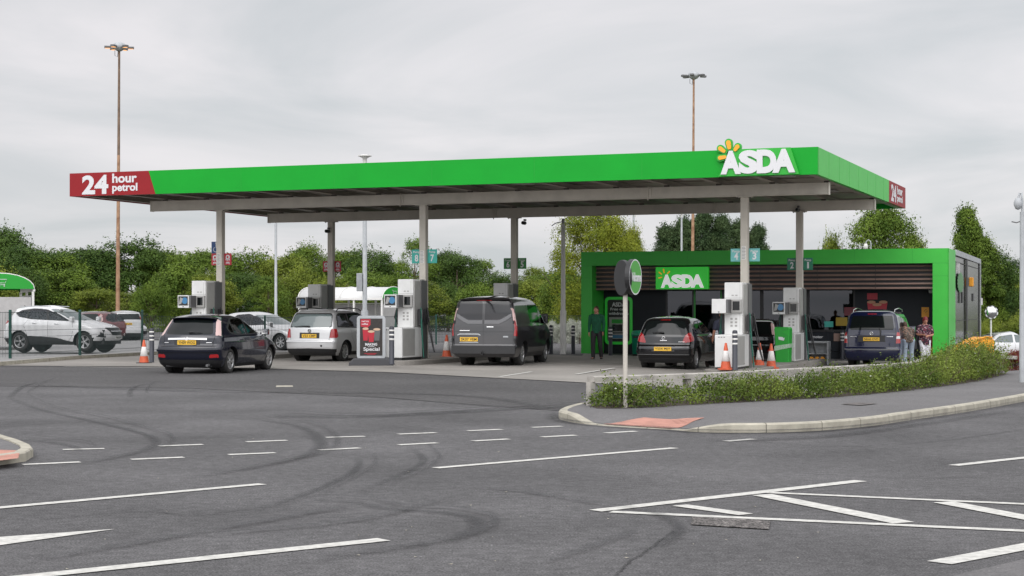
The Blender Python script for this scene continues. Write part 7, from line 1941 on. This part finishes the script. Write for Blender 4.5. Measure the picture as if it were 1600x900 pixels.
# saloon at the far right
saloon = dict(hatch); saloon.update(L=4.40, ax=(.95, 3.48),
  rear=[(.17, .16), (.25, .06), (.40, .01), (.62, .0), (.80, .02), (.92, .06), (.97, .16), (1.0, .50), (1.02, .62), (1.15, .85), (1.30, 1.15), (1.38, 1.45), (1.42, 1.75), (1.45, 2.1)],
  front=hatch['front'][:-4] + [(1.33, 2.45), (1.40, 2.28), (1.45, 2.14)],
  width=[(.17, .80), (.25, .85), (.40, .87), (.62, .875), (.80, .865), (.93, .835), (.96, .80), (1.10, .74), (1.25, .68), (1.33, .62), (1.38, .55), (1.42, .40), (1.45, .12)],
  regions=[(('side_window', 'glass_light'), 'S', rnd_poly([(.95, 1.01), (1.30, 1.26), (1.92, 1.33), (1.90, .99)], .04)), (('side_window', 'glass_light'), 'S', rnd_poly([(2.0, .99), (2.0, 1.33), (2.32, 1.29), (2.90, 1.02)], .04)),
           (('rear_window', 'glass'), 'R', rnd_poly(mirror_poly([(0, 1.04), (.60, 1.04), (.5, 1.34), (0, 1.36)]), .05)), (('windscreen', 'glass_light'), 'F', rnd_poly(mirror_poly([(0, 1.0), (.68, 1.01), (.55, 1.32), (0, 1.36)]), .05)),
           (('tail_light', 'lamp_red'), 'R', rnd_poly([(.50, .70), (.9, .70), (.9, .90), (.5, .88)], .03), True), (('headlight', 'lamp_clear'), 'S', rnd_poly([(3.9, .62), (4.3, .60), (4.3, .74), (3.95, .78)], .03))])
saloon['extra'] = lambda B, r, p: None; saloon['seams'] = [[(1.2, 1.0), (1.3, .3)], [(1.96, 1.0), (1.98, .3)], [(2.95, 1.0), (3.0, .3)]]; saloon['rseams'] = []
car(saloon, (19.2, 70.8), 78, white_p, 'saloon_car', 'white saloon parked beyond the hedge at the right edge', 'car', None, cell=.05, z=-.78)
# dark car beyond the right pumps
car(plain, (7.9, 55.3), 21, black_p, 'hatchback_car', 'black car between the two right pumps behind the cones', 'car', None, cell=.05)
# ------------------------------------------------------------------ people
SK = mat('skin', (0.42, 0.20, 0.135), .5)
HAIRD = mat('short_brown_hair', (0.06, 0.035, 0.02), .7); HAIRR = mat('auburn_hair', (0.16, 0.012, 0.014), .55)
def skin_obj(name, chains, m, parent, voxel=.011, it=3):
    """one continuous surface grown over tapered limbs: chains are lists of (x,y,z,radius); the first is the trunk"""
    mb = MB()
    for ci, ch in enumerate(chains):
        fx, fy = (1.22, .84) if ci == 0 else (1, 1); n = 14 if ci == 0 or ch[0][3] > .03 else 8
        pts = [Vector(c[:3]) for c in ch]; rs = [c[3] for c in ch]; vs = []; fs = []
        # densify with a smooth curve
        P = []; Rr = []
        for i in range(len(pts) - 1):
            p0 = pts[max(i - 1, 0)]; p1 = pts[i]; p2 = pts[i + 1]; p3 = pts[min(i + 2, len(pts) - 1)]
            for j in range(4):
                t = j / 4; P.append(.5 * ((2 * p1) + (p2 - p0) * t + (2 * p0 - 5 * p1 + 4 * p2 - p3) * t * t + (3 * p1 - p0 - 3 * p2 + p3) * t ** 3)); Rr.append(rs[i] + (rs[i + 1] - rs[i]) * t)
        P.append(pts[-1]); Rr.append(rs[-1])
        d0 = (P[1] - P[0]).normalized(); d1 = (P[-1] - P[-2]).normalized()
        c_ = (.12, .05, .88, .96) if ci == 0 and name != 'body' else (.55, .3, .35, .8)
        P = [P[0] - d0 * Rr[0] * c_[0], P[0] - d0 * Rr[0] * c_[1]] + P + [P[-1] + d1 * Rr[-1] * .3, P[-1] + d1 * Rr[-1] * .55]; Rr = [Rr[0] * c_[2], Rr[0] * c_[3]] + Rr + [Rr[-1] * .8, Rr[-1] * .35]
        for i, q in enumerate(P):
            d = (P[min(i + 1, len(P) - 1)] - P[max(i - 1, 0)]).normalized(); ax = Vector((1, 0, 0)) if abs(d.x) < .8 else Vector((0, 1, 0))
            u = (ax - d * ax.dot(d)).normalized(); v = d.cross(u)
            for k in range(n):
                a_ = 2 * math.pi * k / n; vs.append(q + u * (Rr[i] * fx * math.cos(a_)) + v * (Rr[i] * fy * math.sin(a_)))
        L = len(P)
        fs = [(i * n + k, i * n + (k + 1) % n, (i + 1) * n + (k + 1) % n, (i + 1) * n + k) for i in range(L - 1) for k in range(n)] + [tuple(range(n - 1, -1, -1)), tuple(range((L - 1) * n, L * n))]
        mb.add(vs, fs, True)
    o = mb.build(name, m, parent, fixn=False)
    r = o.modifiers.new('remesh', 'REMESH'); r.mode = 'VOXEL'; r.voxel_size = voxel; r.use_smooth_shade = True
    sm = o.modifiers.new('smooth', 'SMOOTH'); sm.factor = .5; sm.iterations = it
    return o
def hand(wrist, d, side, curl=.5):
    """finger chains from a palm; d forearm direction"""
    w = Vector(wrist); d = Vector(d).normalized(); s = Vector(side).normalized(); n = d.cross(s)
    out = [[(*w, .026), (*(w + d * .035), .030), (*(w + d * .075), .028)]]
    for k, L in enumerate((.062, .072, .067, .05)):
        b = w + d * .07 + s * (k - 1.5) * .019
        p = [b, b + d * L * .5, b + d * L * .8 + n * L * curl * .5, b + d * L * .95 + n * L * curl]
        out.append([(*(w + d * .045 + s * (k - 1.5) * .012), .012)] + [(*q, .0095 - .001 * i) for i, q in enumerate(p)])
    b = w + d * .02 - s * .028
    out.append([(*(w + d * .015 - s * .012), .013), (*b, .012), (*(b + d * .03 - s * .012 + n * .01), .010), (*(b + d * .055 - s * .010 + n * .02), .009)])
    return out
def head(parent, c, yaw, pitch, hair, hairstyle, skin=SK):
    """head mesh with face; c = centre, facing local -y when yaw=0"""
    Mx = Matrix.Translation(c) @ Matrix.Rotation(yaw, 4, 'Z') @ Matrix.Rotation(pitch, 4, 'X')
    mb = MB(); nr, nc = 22, 28; vs = []
    for i in range(nr + 1):
        t = math.pi * i / nr; z = math.cos(t)
        for k in range(nc):
            a = 2 * math.pi * k / nc; x, y = math.sin(t) * math.sin(a), -math.sin(t) * math.cos(a)
            X = x * .074; Y = y * .093; Z = z * .118
            if Z < 0: X *= 1 - .32 * (-z) ** 1.5; Y = Y * (1 - .12 * -z) - .008 * -z
            front = max(0, -y)
            # nose, brow, eye sockets, lips, chin
            Y -= .022 * math.exp(-((X / .012) ** 2)) * math.exp(-(((Z + .020) / .020) ** 2)) * (front > .5)
            Y -= .006 * math.exp(-((Z - .022) / .010) ** 2) * (front > .5) * math.exp(-(abs(X) / .05) ** 4)
            for s in (-1, 1): Y += .008 * math.exp(-(((X - s * .030) / .014) ** 2) - (((Z - .004) / .011) ** 2)) * (front > .4)
            Y -= .005 * math.exp(-((X / .022) ** 2) - (((Z + .058) / .008) ** 2)) * (front > .5)
            Y -= .008 * math.exp(-((X / .02) ** 2) - (((Z + .098) / .014) ** 2)) * (front > .3)
            for s in (-1, 1): X += s * .014 * math.exp(-(((Y - .008) / .013) ** 2) - (((Z + .004) / .026) ** 2)) * (x * s > .75)
            vs.append(Mx @ Vector((X, Y, Z)))
    fs = [(i * nc + k, i * nc + (k + 1) % nc, (i + 1) * nc + (k + 1) % nc, (i + 1) * nc + k) for i in range(nr) for k in range(nc)]
    mb.add(vs, fs, True)
    return mb, Mx
def person(loc, rz, label, joints, cloth, hair_m, hs, hd, extra=None, skin=SK):
    t = empty('person', loc, rz, label, 'person')
    J = joints
    body = []
    body.append([(*J['pel'], .12), (*J['waist'], .11), (*J['chest'], .13), (*J['neckb'], .075), (*J['neck'], .052), (*J['headc'], .05)])
    hands = []
    for s in ('l', 'r'):
        body.append([(*(Vector(J['chest']).lerp(Vector(J['sh' + s]), .5)), .07), (*J['sh' + s], .058), (*J['el' + s], .041), (*J['wr' + s], .027)])
        body.append([(*J['hip' + s], .088), (*J['kn' + s], .058), (*J['an' + s], .040), (*J['to' + s], .032)])
        d = Vector(J['wr' + s]) - Vector(J['el' + s]); side = J.get('side' + s, (0, 1, 0))
        for ch in hand(J['wr' + s], d, side): body.append(ch)
    b = skin_obj('body', body, skin, t, .006, 2)
    hm, Mx = head(t, Vector(J['headc']) + Vector((0, -.01, .02)), hd[0], hd[1], hair_m, hs)
    h = hm.build('head', skin, t)
    # hair cap
    q = MB(); nr, nc = 14, 28; vs = []
    for i in range(nr + 1):
        for k in range(nc):
            a = 2 * math.pi * k / nc; back = (1 - math.cos(a)) / 2
            tm = math.radians((52 + 66 * back) if hs == 'short' else (66 + 72 * back)); tt = tm * i / nr
            x, y, z = math.sin(tt) * math.sin(a), -math.sin(tt) * math.cos(a), math.cos(tt); g = (1.05 if hs == 'short' else 1.16) + (.015 * math.sin(a * 9 + i))
            vs.append(Mx @ Vector((x * .076 * g, y * .094 * g + .003, z * .120 * g)))
    q.add(vs, [(i * nc + k, i * nc + (k + 1) % nc, (i + 1) * nc + (k + 1) % nc, (i + 1) * nc + k) for i in range(nr) for k in range(nc)], True); q.build('hair', hair_m, t)
    e = MB()
    for s in (-1, 1): e.lathe([(0, -.005), (.006, -.003), (.008, 0)], Mx @ Vector((s * .030, -.078, .004)), 'y', 8)
    e.build('eyes', M['seal'], t)
    sl = cloth['sleeve']; g = cloth.get('loose', 1.08)
    topc = [[(*(Vector(J['pel']) - Vector((0, 0, .07))), .132 * g), (*J['pel'], .128 * g), (*J['waist'], .122 * g), (*J['chest'], .136 * g), (*J['neckb'], .085), (*(Vector(J['neckb']).lerp(Vector(J['neck']), .5)), .060)]]
    if cloth.get('long'): topc[0].insert(0, (*(Vector(J['pel']) - Vector((0, 0, .16))), .138 * g))
    for s in ('l', 'r'):
        e_, w_ = Vector(J['el' + s]), Vector(J['wr' + s]); sh = Vector(J['sh' + s])
        ch = [(*(Vector(J['chest']).lerp(sh, .45) + Vector((0, 0, .01))), .085), (*(sh + Vector((0, 0, .004))), .072)]
        if sl == 'long': ch += [(*e_, .055), (*(w_.lerp(e_, .04)), .038)]
        else: ch += [(*sh.lerp(e_, .8), .068)]
        topc.append(ch)
    skin_obj(cloth['topname'], topc, cloth['top'], t)
    legs = [[(*(Vector(J['pel']) - Vector((0, 0, .03))), .125), (*(Vector(J['pel']) + Vector((0, 0, .03))), .115)]]
    for s in ('l', 'r'):
        an, kn = Vector(J['an' + s]), Vector(J['kn' + s]); k = cloth.get('leg', 1.0)
        legs.append([(*J['hip' + s], .102), (*J['kn' + s], .072 * k), (*(an.lerp(kn, cloth.get('hem', -.03))), .058 * k)])
    skin_obj('trousers', legs, cloth['legs'], t)
    for s in ('l', 'r'):
        a = Vector(J['an' + s]); d = (Vector(J['to' + s]) - a); d.z = 0; d.normalize()
        q = MB(); rows = []
        for u, w, h_ in ((-.07, .034, .085), (-.03, .042, .10), (.05, .045, .075), (.12, .048, .055), (.17, .040, .042), (.195, .02, .03)):
            p = Vector((a.x, a.y, 0)) + d * u; n = Vector((-d.y, d.x, 0)); z0 = a.z - .085
            rows.append([p - n * w + Vector((0, 0, z0)), p - n * w * .9 + Vector((0, 0, z0 + h_ * .6)), p + Vector((0, 0, z0 + h_)), p + n * w * .9 + Vector((0, 0, z0 + h_ * .6)), p + n * w + Vector((0, 0, z0))])
        q.add([p for r in rows for p in r], [(i * 5 + k, i * 5 + 5 + k, i * 5 + 5 + (k + 1) % 5, i * 5 + (k + 1) % 5) for i in range(5) for k in range(5)] + [(0, 1, 2, 3, 4), (29, 28, 27, 26, 25)], True)
        q.build('shoe', cloth['shoe'], t)
    return t
C_GREEN = mat('green_sweater', (0.008, 0.095, 0.045), .85, var=.25, scale=14, bump=.4, bscale=120)
C_DARK = mat('dark_trousers', (0.022, 0.020, 0.022), .8, var=.3, scale=12)
C_NAVY = mat('navy_polo', (0.022, 0.025, 0.045), .8, var=.2, scale=14)
C_WHITE = mat('white_trousers', (0.60, 0.60, 0.63), .8, var=.06, scale=8)
C_JEAN = mat('pale_jeans', (0.25, 0.30, 0.36), .85, var=.2, scale=12)
def floral(name, a, b, c):
    m = bpy.data.materials.new(name); m.use_nodes = True; t = m.node_tree; p = t.nodes['Principled BSDF']; p.inputs['Roughness'].default_value = .8
    tcn = t.nodes.new('ShaderNodeTexCoord'); v = t.nodes.new('ShaderNodeTexVoronoi'); v.inputs['Scale'].default_value = 26; t.links.new(tcn.outputs['Object'], v.inputs['Vector'])
    s = t.nodes.new('ShaderNodeSeparateColor'); t.links.new(v.outputs['Color'], s.inputs[0]); r = t.nodes.new('ShaderNodeValToRGB'); r.color_ramp.interpolation = 'CONSTANT'
    r.color_ramp.elements[0].color = (*a, 1); r.color_ramp.elements[1].position = .55; r.color_ramp.elements[1].color = (*b, 1); e = r.color_ramp.elements.new(.8); e.color = (*c, 1)
    t.links.new(s.outputs[0], r.inputs[0]); t.links.new(r.outputs[0], p.inputs['Base Color']); return m
C_FLOR = floral('floral_print', (0.025, 0.012, 0.022), (0.16, 0.03, 0.05), (0.36, 0.24, 0.26))
C_CAMO = floral('patterned_shirt', (0.05, 0.035, 0.025), (0.12, 0.10, 0.08), (0.25, 0.14, 0.10))
SH = mat('dark_shoe', (0.02, 0.018, 0.016), .5)
# man in green walking by the shop pier (faces image left of the camera), 1.76 m
x, y, z = GP(932, 561.5)
man = dict(pel=(0, 0, .94), waist=(0, -.01, 1.10), chest=(.0, -.005, 1.33), neckb=(0, .0, 1.47), neck=(0, -.01, 1.53), headc=(0, -.02, 1.60),
  shl=(.185, 0, 1.41), ell=(.235, .05, 1.14), wrl=(.22, -.03, .90), shr=(-.185, 0, 1.41), elr=(-.235, .02, 1.13), wrr=(-.235, -.06, .88),
  hipl=(.095, 0, .90), knl=(.12, .03, .49), anl=(.13, .16, .10), tol=(.15, .05, .04), hipr=(-.095, 0, .90), knr=(-.10, -.10, .49), anr=(-.10, -.05, .085), tor=(-.12, -.19, .03))
t = person((x, y, z), R(-12), 'man in a green sweater and dark trousers walking past the green shop pier', man, dict(top=C_GREEN, topname='sweater', sleeve='long', legs=C_DARK, shoe=SH, loose=1.06, leg=1.1), HAIRD, 'short', (R(-35), 0))
# man at the small black car, seen from behind, leaning, partly behind the pump
X0, Y0 = (1131 - 800) * 47.9 / FOC, 47.9
man2 = dict(pel=(0, 0, .93), waist=(0, .03, 1.09), chest=(-.02, .08, 1.31), neckb=(-.03, .11, 1.45), neck=(-.03, .12, 1.51), headc=(-.04, .13, 1.58),
  shl=(-.20, .08, 1.38), ell=(-.27, .06, 1.12), wrl=(-.30, .14, .90), shr=(.17, .08, 1.39), elr=(.22, .16, 1.13), wrr=(.20, .34, 1.02),
  hipl=(-.095, 0, .90), knl=(-.11, .05, .49), anl=(-.12, .0, .085), tol=(-.13, .13, .03), hipr=(.095, 0, .90), knr=(.10, .05, .49), anr=(.11, -.02, .085), tor=(.13, .12, .03))
person((X0, Y0, gz(X0, Y0)), R(0), 'man in a navy polo shirt seen from behind beside the white pump', man2, dict(top=C_NAVY, topname='polo_shirt', sleeve='short', legs=C_DARK, shoe=SH), HAIRD, 'short', (R(180), 0))
# woman with auburn hair
Yw = 53.5; Xw = (1445 - 800) * Yw / FOC
wom = dict(pel=(0, 0, .84), waist=(0, -.01, .98), chest=(.0, -.01, 1.18), neckb=(0, .0, 1.31), neck=(0, -.01, 1.36), headc=(.01, -.03, 1.43),
  shl=(.175, 0, 1.24), ell=(.245, .02, 1.01), wrl=(.10, -.20, .97), shr=(-.175, 0, 1.24), elr=(-.245, .02, 1.02), wrr=(-.08, -.20, 1.00),
  hipl=(.095, 0, .80), knl=(.09, -.05, .44), anl=(.09, .03, .08), tol=(.10, -.09, .03), hipr=(-.095, 0, .80), knr=(-.07, -.10, .44), anr=(-.06, -.04, .08), tor=(-.06, -.16, .03), sidel=(0, 0, 1), sider=(0, 0, 1))
t = person((Xw, Yw, gz(Xw, Yw)), R(-8), 'woman with auburn hair, floral top and white trousers looking down by the shop wall', wom, dict(top=C_FLOR, topname='floral_top', sleeve='short', legs=C_WHITE, shoe=SH, loose=1.2, long=True, hem=.25, leg=1.1), HAIRR, 'full', (R(15), R(18)))
bag = empty('handbag', (Xw - .42, Yw + .02, gz(Xw, Yw) + .52), 0, 'black handbag hanging beside the woman in the floral top', 'bag')
q = MB(); q.prism([(-.17, 0), (.17, 0), (.15, .26), (.06, .32), (-.08, .31), (-.16, .24)], -.06, .06, xz); q.build('bag_body', M['black'], bag, bevel=.03)
q = MB(); q.tube([(-.13, 0, .25), (-.08, 0, .45), (.1, 0, .50), (.20, 0, .46), (.13, 0, .25)], .012, 6); q.build('strap', M['black'], bag)
# person bending at the side of the small van
Yb = 52.2; Xb = (1420 - 800) * Yb / FOC
ben = dict(pel=(0, 0, .88), waist=(.0, .12, 1.0), chest=(.0, .30, 1.14), neckb=(.0, .42, 1.22), neck=(0, .47, 1.25), headc=(0, .54, 1.28),
  shl=(-.18, .36, 1.16), ell=(-.22, .42, .90), wrl=(-.22, .60, .84), shr=(.18, .36, 1.16), elr=(.22, .42, .90), wrr=(.20, .60, .84),
  hipl=(-.095, 0, .85), knl=(-.11, .06, .47), anl=(-.12, .0, .085), tol=(-.13, .13, .03), hipr=(.095, 0, .85), knr=(.10, .06, .47), anr=(.11, .0, .085), tor=(.13, .13, .03))
person((Xb, Yb, gz(Xb, Yb)), R(0), 'person in a patterned shirt and pale jeans bending beside the blue small van', ben, dict(top=C_CAMO, topname='shirt', sleeve='short', legs=C_JEAN, shoe=SH), HAIRD, 'short', (R(180), R(0)))
